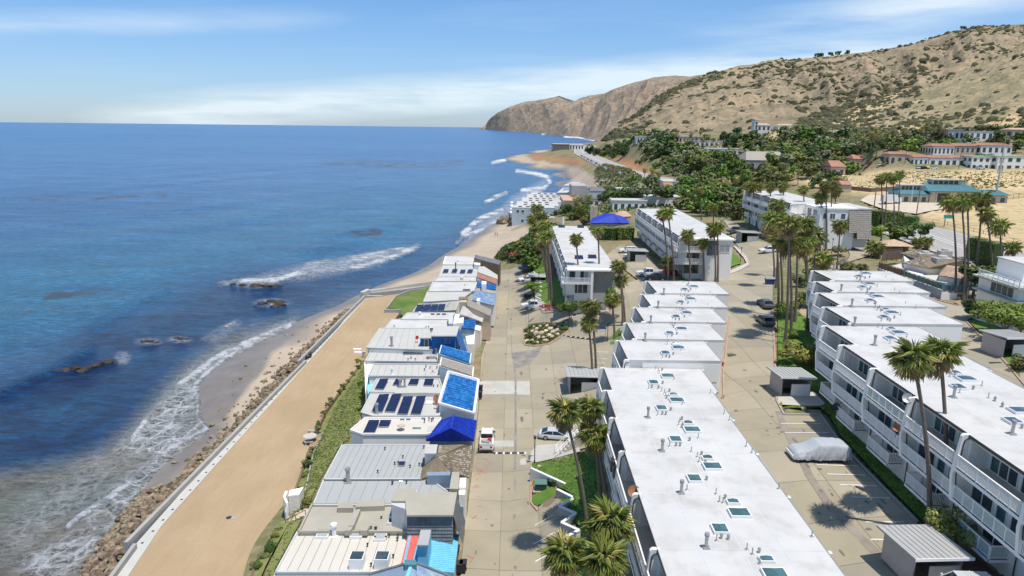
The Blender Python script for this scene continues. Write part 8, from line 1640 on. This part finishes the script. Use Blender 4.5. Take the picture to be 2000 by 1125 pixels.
def fence(lab, pts, ht, m='darkmetal', post=3.0, rails=2, panel=None, picket=0):
 g_ = [G(a, b_) for a, b_ in pts]; t_ = thing('fence', lab, 'fence', g_[0])
 for i in range(len(g_)-1):
  a, b_ = g_[i], g_[i+1]; n_ = max(1, int((b_-a).to_2d().length/post)); mr = MB()
  for k in range(n_+1): p = a.lerp(b_, k/n_); z = h1(p.x, p.y); mb = MB(); mb.box(p.x-.05, p.x+.05, p.y-.05, p.y+.05, z-.2, z+ht); mb.build('post', M[m], t_, world=True)
  for r_ in range(rails): zz = ht*(.2+.75*r_/max(1, rails-1)); mb = MB(); mb.beam((a.x, a.y, h1(a.x, a.y)+zz), (b_.x, b_.y, h1(b_.x, b_.y)+zz), .05, .07); mb.build('rail', M[m], t_, world=True)
  if panel: mb = MB(); mb.beam((a.x, a.y, h1(a.x, a.y)+ht/2), (b_.x, b_.y, h1(b_.x, b_.y)+ht/2), .03, ht*.9); mb.build('panel', M[panel], t_, world=True)
  if picket:
   mb = MB(); n2 = int((b_-a).to_2d().length/picket)
   for k in range(n2): p = a.lerp(b_, k/n2); z = h1(p.x, p.y); mb.box(p.x-.02, p.x+.02, p.y-.02, p.y+.02, z, z+ht*.95)
   mb.build('pickets', M[m], t_, world=True)['kind'] = 'stuff'
fence('dark picket fence running right from the teal roofed station', [(1945,392),(2000,386),(2040,384)], 2.4, 'darkmetal', 3, 2, None, .5); fence('thin post and wire fence along the highway below the golden field', [(1795,430),(1850,440),(1920,457),(2000,480)], 1.2, 'wood', 5, 2); fence('dark fence behind the station yard at the left', [(1660,372),(1700,376),(1755,372)], 2.2, 'wood', 4, 2, 'wood')
p = G(1735, 398); t_ = thing('box_truck', 'white box truck standing in the yard left of the station', 'truck', (p.x, p.y, h1(p.x, p.y)+.2), R(0)); mb = MB(); mb.box(-3, 3, -1.3, 1.3, .9, 3.7); mb.build('cargo_box', M['car_white'], t_); mb = MB(); mb.box(3.05, 5, -1.2, 1.2, .7, 2.6); mb.build('cab', M['car_white'], t_); mb = MB(); mb.box(4.2, 5.05, -1.1, 1.1, 1.7, 2.4); mb.build('windshield', M['car_glass'], t_)
for x in (-2, 4):
 for y in (-1.15, 1.15): inst(wheel_mesh(), 'wheel', (x, y, .45), 0, 1.3, t_)
def far_car(lab, px_, py_, c_='car_white', k_='suv', rz=0): p = G(px_, py_); car(lab, k_, c_, (p.x, p.y, h1(p.x, p.y)+.12), rz, detail=False)
for i, (a, b_, c_, w_) in enumerate([(1797,330,'car_white','white car parked below the red roofed row, leftmost'),(1806,331,'car_black','dark car parked below the red roofed row'),(1822,331,'car_white','white car parked below the red roofed row, beside the yellow tent'),(1722,324,'car_white','white van on the lane at the left end of the red roofed row'),(1700,322,'lampred','small red car on the lane left of the white van'),(1915,331,'car_silver','silver car parked under the green roofed stilt house')]): far_car(w_, a, b_, c_)
def pole(lab, px_, py_, h_, r_=.14, m='wood', cross=0, name='utility_pole', cat='utility pole', lean=0):
 p = G(px_, py_); t_ = thing(name, lab, cat, (p.x, p.y, h1(p.x, p.y))); mb = MB(); mb.tube((0, 0, -.3), (lean, 0, h_), r_, r_*.7, 8); mb.build('pole', M[m], t_)
 for i in range(cross): z = h_-.5-i*1.1; mb = MB(); mb.box(lean*z/h_-1.1, lean*z/h_+1.1, -.08, .08, z-.07, z+.07); mb.build('crossarm', M[m], t_)
 return t_
t_ = pole('tall slim pale cell tower mast in the golden field at the right', 1943, 394, 25, .45, 'roof_pale', 0, 'cell_tower', 'cell tower')
for z, w_ in ((12.5, .9), (14, 1.0), (17, .7)):
 for s_ in (-1, 1): mb = MB(); mb.box(s_*w_-.15, s_*w_+.15, -.2, .2, z, z+1.8); mb.beam((0, 0, z+1), (s_*w_, 0, z+1), .08, .08); mb.build('antenna_panel', M['roof_pale'], t_)
mb = MB(); mb.tube((0, 0, 25), (0, 0, 30), .12, .04, 6); mb.build('whip_antenna', M['roof_pale'], t_)
pole('wooden utility pole with crossarms standing before the station', 1788, 432, 13, .2, 'wood', 3); pole('white flagpole in front of the station', 1779, 398, 12, .1, 'white_trim', 0, 'flagpole', 'flagpole'); pole('short wooden post by the station drive', 1707, 405, 7, .25, 'wood')
for i, (a, b_, h_, lab) in enumerate([(1872,332,11,'dark utility pole below the red roofed row, in front of the stilt house'),(1876,384,7,'short dark pole in the golden field right of the station cupola'),(1957,250,9,'utility pole on the slope above the white terrace houses'),(1406,358,11,'pale utility pole beside the coast road'),(1342,362,9,'utility pole at the bend of the coast road'),(1174,303,10,'utility pole by the far end of the coast road'),(1767,320,9,'utility pole left of the red roofed row'),(1315,372,8,'short utility pole above the cove parking')]): pole(lab, a, b_, h_, .17, 'wood', 1 if i % 2 == 0 else 0)
p = G(1848, 443); t_ = thing('road_sign', 'green road sign on a post beside the highway', 'road sign', (p.x, p.y, h1(p.x, p.y))); mb = MB(); mb.box(-.9, -.65, -.08, .08, -.2, 3.4); mb.build('post', M['wood'], t_); mb = MB(); mb.box(-1.5, 1.9, -.14, -.09, 2.9, 4.3); mb.build('sign_face', M['green_sign'], t_); mb = MB()
for zz in (2.9, 4.24): mb.box(-1.5, 1.9, -.16, -.141, zz, zz+.06)
for x in (-1.5, 1.84): mb.box(x, x+.06, -.16, -.141, 2.96, 4.24)
mb.build('white_border', M['white_trim'], t_)
pole('thin marker post by the highway right of the green sign', 1860, 445, 3, .06, 'metal') if 0 else None
def roofpoly_house(lab, roof_pts, zs, zb, roofm, wallm, cat='building', name='low_building', pieces=True):
 p0 = P(*roof_pts[0], zs[0] if isinstance(zs, list) else zs); t_ = thing(name, lab, cat, (p0.x, p0.y, zb)); return t_
Z0 = 10.6
t_ = thing('low_building', 'brown shingle roofed low building with white roof fans beside the highway', 'building', P(1830, 560, Z0))
q = pz([(1758,508),(1803,488),(1900,512),(1905,540),(1838,524),(1812,524),(1762,512)], 14.0)
A = [P(1760,494,14.2), P(1800,487,15.4), P(1902,515,15.0), P(1895,521,14.8), P(1842,516,15.2), P(1811,524,14.0), P(1765,513,14.0), P(1788,505,15.0)]
mb = MB(); mb.slab([P(1764,495,13.9), P(1800,488,13.9), P(1898,512,13.9), P(1890,525,13.9), P(1812,523,13.9), P(1768,512,13.9)], 9.6); mb.build('wall', M['white'], t_, world=True)
r1, r2 = P(1795,497,15.8), P(1880,508,15.8)
for nm, quad, nc, nr in (('a', [r1, r2, P(1882,524,14.0), P(1812,524,14.0)], 18, 8), ('b', [P(1788,505,14.9), r1, P(1812,524,14.0), P(1761,513,13.9)], 9, 7), ('c', [P(1795,487,14.2), P(1903,511,14.2), r2, r1], 20, 6), ('d', [P(1758,494,13.9), P(1795,487,14.2), r1, P(1788,505,14.9)], 7, 6)):
 tiles(t_, quad, nc, nr, ['shingle_br', 'shingle_br', 'shingle_tan'], 'shingles', .03, 4)
for i, (a, b_, s_) in enumerate([(1807,499,1.4),(1840,508,1.7),(1845,494,1.3)]):
 p = P(a, b_, 15.4); mb = MB(); mb.box(p.x-s_, p.x+s_, p.y-s_*.6, p.y+s_*.6, 14.6, 15.9); mb.tube((p.x, p.y, 15.9), (p.x, p.y, 16.4), s_*.6, s_*.5, 12); mb.build('roof_ventilator', M['concrete2'], t_, world=True)
mb = MB(); mb.slab(pz([(1770,520),(1803,524),(1803,540),(1775,535)], 12.6), 9.8); mb.build('white_extension', M['white'], t_, world=True)
KEEP.append([tuple(P(a, b_, 12).to_2d()) for a, b_ in [(1720,560),(1750,480),(1910,500),(1910,600),(1800,600)]])
t_ = thing('tiled_house', 'tan clay tiled house behind the tall palms at the right', 'house', P(1870, 560, Z0)); e = [P(1833,538,13.6), P(1898,548,13.6), P(1908,528,13.6), P(1845,515,13.6)]; r1, r2 = P(1850,520,15.2), P(1896,528,15.2)
mb = MB(); mb.slab([p-Vector((0, 0, .2)) for p in shrink(e, .94)], 9.8); mb.build('wall', M['white'], t_, world=True); tiles(t_, [r1, r2, e[1], e[0]], 18, 9, ['tile_tan', 'tile_tan', 'shingle_tan'], 'roof_tiles', .08, 6); tiles(t_, [r2, r1, e[3], e[2]], 18, 5, ['tile_tan'], 'roof_tiles', .08, 7); mb = MB(); mb.add([e[1], e[2], r2, e[3], e[0], r1], [(0, 1, 2), (3, 4, 5)]); mb.build('gable', M['tile_tan'], t_, world=True)
window(t_, (e[0].x+1.5, e[0].y+.2, 0), (e[0].x+3.5, e[0].y+.25, 0), 10.8, 12.6); window(t_, (e[1].x-2.6, e[1].y+.1, 0), (e[1].x-1.4, e[1].y+.1, 0), 11.2, 12.4)
t_ = thing('gatehouse', 'small gatehouse with a shallow tan tile roof beside the entrance driveway', 'gatehouse', G(1742, 500)); b_ = G(1742, 498); z = h1(b_.x, b_.y); mb = MB(); mb.box(b_.x-3, b_.x+3, b_.y-1.8, b_.y+2, z, z+2.7); mb.build('wall', M['wood'], t_, world=True)
e = [Vector((b_.x+x, b_.y+y, z+2.7)) for x, y in ((-4, -2.8), (4, -2.8), (4, 3), (-4, 3))]; ap = Vector((b_.x, b_.y, z+4.1)); mb = MB(); mb.add(e+[ap], [(0, 1, 4), (1, 2, 4), (2, 3, 4), (3, 0, 4), (3, 2, 1, 0)]); mb.build('roof', M['tile_tan'], t_, world=True); mb = MB(); mb.box(b_.x-1, b_.x+2.2, b_.y-1.87, b_.y-1.79, z+1.2, z+2.3); mb.build('window', M['glass'], t_, world=True)
pw = [(1716,532),(1765,552),(1842,582)]; w3 = [P(a, b_, 12.6) for a, b_ in [(1716,525),(1765,541),(1840,567)]]; wall('retaining_wall', 'long grey painted retaining wall below the terrace of the brown roofed building', [(p.x, p.y, 12.6) for p in w3], .3, 12.6, 9.5, 'greywall')
w4 = P(1840,567,12.6); w5 = P(1868,570,12.3); wall('retaining_wall', 'short pale end wall between the grey wall and the palm bank', [(w4.x, w4.y, 12.3), (w5.x, w5.y, 12.0)], .3, 12.3, 9.5, 'white')
def panel_fence(lab, A_, B_, n_, ht, fm, pm):
 t_ = thing('panel_fence', lab, 'fence', A_); d = (B_-A_)
 for i in range(n_+1): p = A_+d*(i/n_); mb = MB(); mb.box(p.x-.06, p.x+.06, p.y-.06, p.y+.06, p.z, p.z+ht); mb.build('post', M[fm], t_, world=True)
 for i in range(n_): a, b_ = A_+d*((i+.06)/n_), A_+d*((i+.94)/n_); mb = MB(); mb.beam(a+Vector((0, 0, ht*.5)), b_+Vector((0, 0, ht*.5)), .03, ht*.8); mb.build('panel', M[pm], t_, world=True)
 mb = MB(); mb.beam(A_+Vector((0, 0, ht)), B_+Vector((0, 0, ht)), .1, .08); mb.build('top_rail', M[fm], t_, world=True)
M['screen'] = mat('brown_screen', (.26, .15, .09), .85, .2, 1); M['tealrail'] = mat('teal_rail_paint', (.07, .26, .28), .6)
panel_fence('brown panelled fence on the left part of the grey terrace wall', w3[0], w3[1], 8, 1.5, 'wood', 'screen'); panel_fence('teal framed glass railing on the right part of the grey terrace wall', w3[1]+Vector((.2, 0, 0)), w3[2], 8, 1.3, 'tealrail', 'glass_g'); panel_fence('short teal framed glass railing returning towards the palms', w4+Vector((.2, 0, -.2)), w5+Vector((6, 1, -.1)), 5, 1.3, 'tealrail', 'glass_b')
b1 = P(1725,523,11.2); panel_fence('dark brown screen wall at the corner of the brown roofed building', P(1722,512,11.5), P(1760,508,11.5), 4, 2.8, 'wood', 'wood')
mb = MB(); mb.slab([P(1716,526,12.5), P(1840,567,12.5), P(1866,566,12.5), P(1830,535,12.5), P(1770,512,12.5)], 9.5); tag(mb.build('terrace', M['roof_cream']), 'pale paved terrace behind the grey wall of the brown roofed building', 'terrace')
gc = PD(1985, 600, 99); x0, y0 = gc.x, 99; t_ = thing('glass_railed_house', 'white house with glass railed balconies cut by the right edge', 'house', (x0, y0, 13)); zu, zl = PD(1966, 553, 97.6).z-1.05, PD(1968, 590, 97.8).z-.3
mb = MB(); mb.box(x0, x0+9, y0, y0+9, 12.5, zu+.3); mb.build('wall', M['white'], t_, world=True); mb = MB(); mb.box(x0-1.2, x0+9.2, y0-1.4, y0+9, zu, zu+.25); mb.build('upper_deck', M['concrete2'], t_, world=True); mb = MB(); mb.box(x0-.9, x0+9.2, y0-1.2, y0+9, zl, zl+.2); mb.build('lower_deck', M['concrete2'], t_, world=True)
railing(t_, -1.1, -1.3, zu+.25-13, 9, 0, 'glass'); railing(t_, 8.9, -1.3, zu+.25-13, 10, R(90), 'glass'); slider(t_, 7, -.02, zl+.3-13, 5.8, 2.2, 5, R(90), 'glass_b'); slider(t_, -.02, 1, zl+.3-13, 5, 2.2, 4, 0, 'glass'); mb = MB(); mb.box(x0+2.5, x0+9, y0+3, y0+9, zu+.3, zu+2.9); mb.build('penthouse', M['white'], t_, world=True); mb = MB(); mb.box(x0+2.2, x0+9, y0+2.7, y0+9, zu+2.9, zu+3.1); mb.build('roof', M['roof_white'], t_, world=True)
t_ = thing('beach_apartments', 'long pale blue apartment building with stepped white roofs on the far beach', 'apartment building', P(1000, 425, -4)); zt = 1.9
q0 = [P(1000,405,4.6), P(1083,405,4.6)]; x0, y0 = q0[0].x, q0[0].y; x1 = q0[1].x; n_ = 8
far0, far1 = P(1040,376,4.6), P(1107,378,4.6)
for i in range(n_):
 a = Vector((x0, y0, 0)).lerp(Vector((far0.x, far0.y, 0)), i/n_); b_ = Vector((x0, y0, 0)).lerp(Vector((far0.x, far0.y, 0)), (i+1)/n_); c_ = Vector((x1, y0, 0)).lerp(Vector((far1.x, far1.y, 0)), i/n_); d = Vector((x1, y0, 0)).lerp(Vector((far1.x, far1.y, 0)), (i+1)/n_); off = (i % 2)*1.2
 mb = MB(); mb.slab([(a.x+off, a.y, 4.3), (c_.x+off, c_.y, 4.3), (c_.x+off+3, c_.y, -1) if 0 else (c_.x+off, b_.y, 4.3), (a.x+off, b_.y, 4.3)], -5.5); mb.build('wall', M['paleblue'], t_, world=True)
 mb = MB(); mb.slab([(a.x+off-.5, a.y, 4.6), (c_.x+off, c_.y, 4.6), (c_.x+off, b_.y-.3, 4.6), (a.x+off-.5, b_.y-.3, 4.6)], None, .4); mb.build('roof', M['roof_white'], t_, world=True)
 mb = MB(); mb.slab([(c_.x+off, c_.y, 4.4), (c_.x+off+2.4, c_.y, -1.5), (c_.x+off+2.4, b_.y-.8, -1.5), (c_.x+off, b_.y-.8, 4.4)], None, .4); mb.build('slanting_front', M['white'], t_, world=True)
 for k in range(4): xx = a.x+off+3+k*(c_.x-a.x-6)/4; mb = MB(); mb.box(xx, xx+1.8, a.y+2, a.y+4, 4.6, 5.1); mb.build('roof_box', M['roof_pale'], t_, world=True); mb = MB(); mb.box(xx+.1, xx+1.7, a.y+1.9, a.y+1.99, 4.7, 5.0); mb.build('vent_opening', M['darkmetal'], t_, world=True)
for xx, zz in ((2, 2.2), (4.3, 2.2), (4.2, -2.2), (14, 2.2), (22, 2.2)):
 mb = MB(); mb.box(x0+xx, x0+xx+1.5, y0-.08, y0+.02, zz, zz+1.4); f_ = mb.build('window', M['white_trim'], t_, world=True); mb = MB(); mb.box(x0+xx+.15, x0+xx+1.35, y0-.12, y0-.06, zz+.15, zz+1.25); g_ = mb.build('pane', M['glass'], f_)
for i in range(5): y = y0+.6+i*(far0.y-y0)/5; mb = MB(); mb.box(x0-.9, x0+.4, y, y+6, .0, .2); mb.build('sea_balcony', M['white'], t_, world=True)
t_ = thing('beach_tower_house', 'pale blue square beach house with white roof boxes behind the long beach apartments', 'house', P(1090, 395, -3)); 
for (pts, z, zb_) in (([(1088,376),(1128,376),(1136,366),(1100,366)], 6.5, -4), ([(1100,362),(1124,362),(1135,356),(1114,356)], 9.5, 3)):
 block(t_, pts, z, zb_, 'roof_white', 'paleblue')
mb = MB(); a = P(1121, 361, 12); mb.box(a.x-1, a.x+7, a.y, a.y+18, -4, 11.5); mb.build('stair_tower', M['greywall'], t_, world=True)
far_house('tan walled house with a flat salmon roof beside the beach apartments', 1100, 1135, 417, 26, 5.5, 'tile_tan', 'tan', 1, 2, 0)
t_ = far_house('dark shingled low house with a curved roof edge behind the salmon roofed one', 1134, 1184, 404, 18, 3.6, 'shingle_dk', 'white', 1, 4, 2)[0]; far_house('second dark roofed low house nearer the cove', 1152, 1182, 390, 16, 4, 'shingle_dk', 'white', 1, 3, 1.6); far_house('small white flat roofed house above the cove scrub', 1208, 1234, 384, 14, 4, 'roof_white', 'white', 1, 2, 0)
far_house('long low white walled house behind the blue roofed villa', 1196, 1262, 410, 9, 3.6, 'roof_pale', 'white', 1, 5, 0); far_house('pale grey flat roofed house left of the pine', 1244, 1296, 390, 10, 3.6, 'roof_grey', 'white', 1, 4, 0); far_house('small orange tiled house behind the grey flat roof', 1296, 1316, 385, 12, 5, 'tile_red', 'tan', 1, 1, 1.6); far_house('pale long building directly behind the balconied block', 1262, 1326, 402, 8, 4.0, 'roof_white', 'white', 1, 0, 0)
far_house('white house among trees above the cove road', 1296, 1322, 372, 14, 4.5, 'roof_pale', 'white', 1, 2, 0)
t_ = thing('blue_roofed_villa', 'villa with a deep blue tiled hip roof and round clay turret', 'house', G(1190, 440)); zb_ = 4.5; ze = 8.5
e = [P(1150,436,ze), P(1231,436,ze), P(1221,424,ze), P(1157,426,ze)]; a0, a1 = P(1180,417,11.5), P(1200,418,11.5)
mb = MB(); mb.slab([p-Vector((0, 0, .3)) for p in shrink(e, .93)], 2); mb.build('wall', M['deckgrey'], t_, world=True); mb = MB(); mb.add(e+[a0, a1], [(0, 1, 5, 4), (1, 2, 5), (2, 3, 4, 5), (3, 0, 4), (3, 2, 1, 0)]); mb.build('roof', M['tile_cob'], t_, world=True)
mb = MB()
for i in range(1, 26): k = i/26; p = e[0].lerp(e[1], k); q = a0.lerp(a1, min(1, max(0, (k-.2)/.6))) if .2 < k < .8 else (e[0].lerp(a0, min(1, k/.36)) if k <= .2 else e[1].lerp(a1, min(1, (1-k)/.36))); mb.beam(p+Vector((0, 0, .05)), q+Vector((0, 0, .05)), .25, .1)
mb.build('tile_rows', M['tile_cob'], t_, world=True)['kind'] = 'stuff'; p = P(1217, 428, 8); mb = MB(); mb.tube((p.x, p.y+3, 2), (p.x, p.y+3, 9.0), 3.4, 3.4, 16); mb.tube((p.x, p.y+3, 9.0), (p.x, p.y+3, 10.6), 3.6, 1.4, 16); mb.build('turret', M['tile_tan'], t_, world=True)
for a, b_ in ((1157,408),(1163,410)): p = P(a, b_+8, 9); mb = MB(); mb.box(p.x-.8, p.x+.8, p.y, p.y+1.4, 4, 12); mb.build('chimney', M['tan'], t_, world=True)
far_house('long white flat roofed modern villa on the terrace above the coast road', 1372, 1448, 305, 18, 5.5, 'roof_pale', 'white', 1, 9, 0, wm='glass_b'); far_house('low tan roofed wing in front of the modern villa', 1396, 1492, 314, 14, 4, 'roof_tan', 'tan', 1, 10, 0); far_house('large grey shingled house with a broad slanting roof among the trees', 1456, 1540, 334, 22, 4.5, 'shingle_tan', 'greywall', 1, 4, 5)
far_house('white mediterranean villa with a square tower on the knoll', 1478, 1504, 264, 16, 8, 'tile_tan', 'white', 2, 3, 1.5); far_house('white tower of the knoll villa', 1472, 1480, 263, 8, 12, 'roof_white', 'white', 2, 1, 0); far_house('second white villa with a tan tiled roof on the knoll', 1520, 1550, 257, 16, 6, 'tile_tan', 'white', 1, 4, 1.5)
far_house('red tiled gabled house among yellow green trees', 1622, 1650, 342, 14, 5, 'tile_red', 'pinkwall', 1, 2, 3, tiled=True); far_house('low red hip roofed house right of the gabled one', 1664, 1694, 343, 12, 3, 'tile_red', 'pinkwall', 1, 2, 2.2, tiled=True); far_house('orange roofed shed wall behind the station lane', 1642, 1662, 377, 9, 4, 'tile_red', 'tan', 1, 0, 1.5)
far_house('long white villa row at the far end of the terrace', 1325, 1372, 279, 16, 5, 'roof_white', 'tan', 1, 6, 0); far_house('white hillside house at the left end of the villa row', 1243, 1262, 282, 12, 5, 'roof_white', 'white', 1, 3, 0); far_house('long pale roof above the palms in the middle of the terrace', 1358, 1412, 287, 12, 4, 'roof_pale', 'white', 1, 6, 0)
for i, (x0, x1, lab) in enumerate([(1822,1862,'leftmost house of the upper red roofed row'),(1864,1912,'middle house of the upper red roofed row'),(1914,1974,'rightmost house of the upper red roofed row')]): far_house(lab, x0, x1, 305+i, 14, 6.5, 'tile_red', 'white' if i != 1 else 'tan', 2, 5, 1.4, tiled=True, down=4)
for i, (x0, x1, lab, w_) in enumerate([(1736,1776,'low orange roofed house at the left end of the lower row','tan'),(1784,1812,'small orange roofed house in the lower row','white'),(1814,1858,'red roofed house in the middle of the lower row','white'),(1856,1898,'red roofed house beside the green roofed stilt house','white')]): far_house(lab, x0, x1, 322, 10, 4.2, 'tile_red', w_, 1, 3, 1.2, tiled=True)
far_house('left half of the green roofed stilt house at the right', 1896, 1944, 329, 12, 6.5, 'roof_greenish', 'white', 2, 4, 0, down=1); far_house('right half of the green roofed stilt house at the right edge', 1946, 2010, 331, 12, 7, 'roof_greenish', 'white', 2, 4, 0, down=1)
far_house('white cubic villa with blue glass on the right hand slope', 1890, 1962, 280, 16, 6.5, 'roof_pale', 'white', 2, 6, 0, wm='glass_b', down=6); far_house('pale blue villa left of the cubic one', 1850, 1880, 270, 14, 6, 'roof_pale', 'paleblue', 1, 3, 0, down=6); far_house('salmon walled villa at the right edge above the hedge', 1976, 2020, 274, 14, 6, 'tile_tan', 'pinkwall', 2, 3, 1, down=6); far_house('pink roofed villa highest on the right hand slope', 1990, 2030, 252, 12, 6, 'tile_red', 'pinkwall', 1, 3, 1.5, down=6)
far_house('blue and brown beach club building on the rocky point', 1080, 1112, 295, 40, 8, 'roof_tan', 'wood', 1, 8, 0); far_house('white roofed building beside the beach club', 1112, 1140, 291, 40, 7, 'roof_white', 'white', 1, 5, 0)
p = G(1813, 331); t_ = thing('tent', 'small yellow and blue tent among the cars below the red roofed row', 'tent', p); mb = MB(); mb.add([(-1.6,-1,0),(1.6,-1,0),(1.6,1,0),(-1.6,1,0),(-1.6,0,1.8),(1.6,0,1.8)], [(0,1,5,4),(2,3,4,5),(1,2,5),(3,0,4)]); mb.build('canvas', M['yellow'], t_)
far_car('white camper van parked above the cove beach', 1178, 355, 'car_white', 'suv'); 
# ================================================================== VEGETATION ZONES
KEEP += [ribbon([(p.x, p.y) for p in hw[:9]], 36)]; KEEP[-1] = [tuple(p) for p in KEEP[-1]]
plant_zone([(1000,520),(990,500),(1020,480),(1045,462),(1075,440),(1075,470),(1060,500),(1058,525)], 16, 1.8, 3.2, ['dark', 'dark', 'olive', 'mid'], 'tree in the thicket above the beach', 'thicket trees', 1, .9)
tree('shrub covered in red bougainvillea in the thicket above the beach', 1005, 510, 2.2, 'dark', 1.2); bougy = COL.objects[-1]
mb = leaf_crown(5, 500, .13); o = mb.build('red_blossom', [M['red_fl'], M['pink_fl']], bougy.parent); o.location = (0, 0, 1.4); o.scale = (2.6, 2.6, 2.2)
plant_zone([(1075,432),(1085,418),(1135,415),(1160,425),(1150,440),(1080,440)], 18, 1.6, 3.0, ['dark', 'mid', 'olive'], 'tree behind the solar panel block', 'behind block trees', 2, .9)
plant_zone([(1240,400),(1330,395),(1335,372),(1262,362),(1180,385),(1175,400)], 26, 1.8, 4.4, ['dark', 'dark', 'grey', 'mid'], 'tree beyond the parking court hedge', 'court trees', 3)
tree('broad dark flat topped pine behind the balconied block', 1290, 402, 6.5, 'dark', 5, sq=.55)
plant_zone([(1330,410),(1450,438),(1460,400),(1460,362),(1380,348),(1320,362)], 34, 3.0, 5.4, ['dark', 'mid', 'bright', 'olive', 'mid', 'grey'], 'tree in the grove behind the blocks', 'grove trees', 4, 1.2)
plant_zone([(1450,362),(1640,352),(1660,378),(1600,376),(1560,362),(1470,372)], 16, 2.6, 4.4, ['mid', 'olive', 'dark', 'yellow'], 'tree above the shingle ended block', 'roadside trees', 5)
plant_zone([(1200,285),(1330,274),(1480,268),(1580,262),(1720,285),(1700,322),(1600,340),(1480,352),(1370,340),(1320,322),(1260,300)], 330, 2.8, 6.4, ['dark', 'olive', 'mid', 'olive', 'grey', 'bright', 'mid', 'grey', 'yellow'], 'tree on the wooded terrace', 'terrace trees', 6, 1.0, far_from=105)
plant_zone([(1720,285),(1800,268),(1900,262),(2030,258),(2030,300),(1900,296),(1820,298),(1740,318)], 70, 3.0, 5.0, ['dark', 'mid', 'bright', 'olive', 'mid'], 'tree among the right hand slope houses', 'slope trees', 7, 1.0, far_from=35)
plant_zone([(1700,316),(1800,312),(1980,318),(1980,330),(1800,333),(1690,336)], 26, 2.0, 3.6, ['dark', 'olive', 'mid', 'grey'], 'garden tree between the red roofed rows', 'garden trees', 8, .9)
plant_zone([(1140,300),(1200,292),(1240,300),(1215,310),(1160,305)], 20, 3.5, 7, ['dark', 'olive'], 'tree beside the far end of the coast road', 'coast road trees', 9, .9, far_from=8)
plant_zone([(1150,390),(1240,382),(1290,362),(1230,352),(1180,372)], 22, 1.4, 2.8, ['olive', 'grey', 'yellow', 'mid'], 'shrub on the bank above the cove beach', 'bank shrubs', 10, .5, 'shrub')
plant_zone([(1240,318),(1330,352),(1400,352),(1360,325),(1280,305)], 40, 2.2, 4.6, ['olive', 'grey', 'dark', 'mid'], 'shrub on the bluff above the coast road', 'bluff shrubs', 11, .4, 'shrub')
ground_tufts('terrace_scrub', 'low green undergrowth between the trees of the wooded terrace', [(1200,285),(1330,274),(1480,262),(1600,258),(1800,275),(1880,285),(1700,334),(1600,346),(1480,356),(1370,344),(1320,322),(1250,302)], 9000, ['leafD', 'leafG', 'leafA', 'leafC'], 1.7, 31, None, 1.8)
ground_tufts('court_scrub', 'mixed low planting around the houses between the cove and the blocks', [(1135,425),(1170,385),(1240,362),(1330,352),(1460,372),(1460,436),(1330,408),(1240,412)], 5000, ['leafD', 'leafG', 'leafA', 'leafC'], .7, 32, None, .8)
def far_palm(px_, py_, h_, lab, group, i):
 b_ = G(px_, py_); b_.z = h1(b_.x, b_.y); t_ = thing('palm_tree', lab, 'palm tree', b_, 0, group); trunk_mb(h_, Vector((random.Random(i).uniform(-.5, .5), 0, 0)), .22, .16, 5).build('trunk', M['bark'], t_); inst(FAR_CROWNS[i % 3], 'crown', (0, 0, h_), i, 1.25, t_)
fp = random.Random(21)
for gi, (x0, x1, y0, y1, n_, ha, hb, nm) in enumerate([(1795,1850,268,285,14,9,15,'the grove left of the pale villa'),(1925,1962,250,262,7,9,14,'the palms high on the right hand slope'),(1640,1760,285,310,16,8,12,'the right terrace palms'),(1420,1520,300,318,12,8,12,'the palms by the modern villa'),(1340,1400,280,295,8,8,11,'the far end of the terrace'),(1455,1600,345,362,10,7,10,'the palms above the shingle ended block'),(1225,1300,340,372,6,6,8,'the palms along the cove road'),(1100,1150,395,425,5,5,7,'the palms behind the salmon roofed house'),(1370,1440,385,420,6,8,11,'the grove beyond the balconied block')]):
 xs = sorted(fp.uniform(x0, x1) for _ in range(n_))
 for i, x in enumerate(xs): far_palm(x, fp.uniform(y0, y1), fp.uniform(ha, hb), '%s small distant palm from the left in %s' % (ordinal(i), nm), 'small palms: '+nm, gi*7+i)
for i, x in enumerate((1597, 1604, 1622, 1636, 1655, 1882)):
 j = int(np.argmin(abs(proj(main_h[0][-1], main_h[1][-1], main_h[2][-1])[0]-x))); t_ = thing('tree', 'tiny tree on the skyline of the brown hill, %s from the left' % ordinal(i), 'tree', (float(main_h[0][-1, j]), float(main_h[1][-1, j]), float(main_h[2][-1, j])-1)); inst(FARK['dark'][i % 3], 'crown', (0, 0, 6), 0, 9, t_)
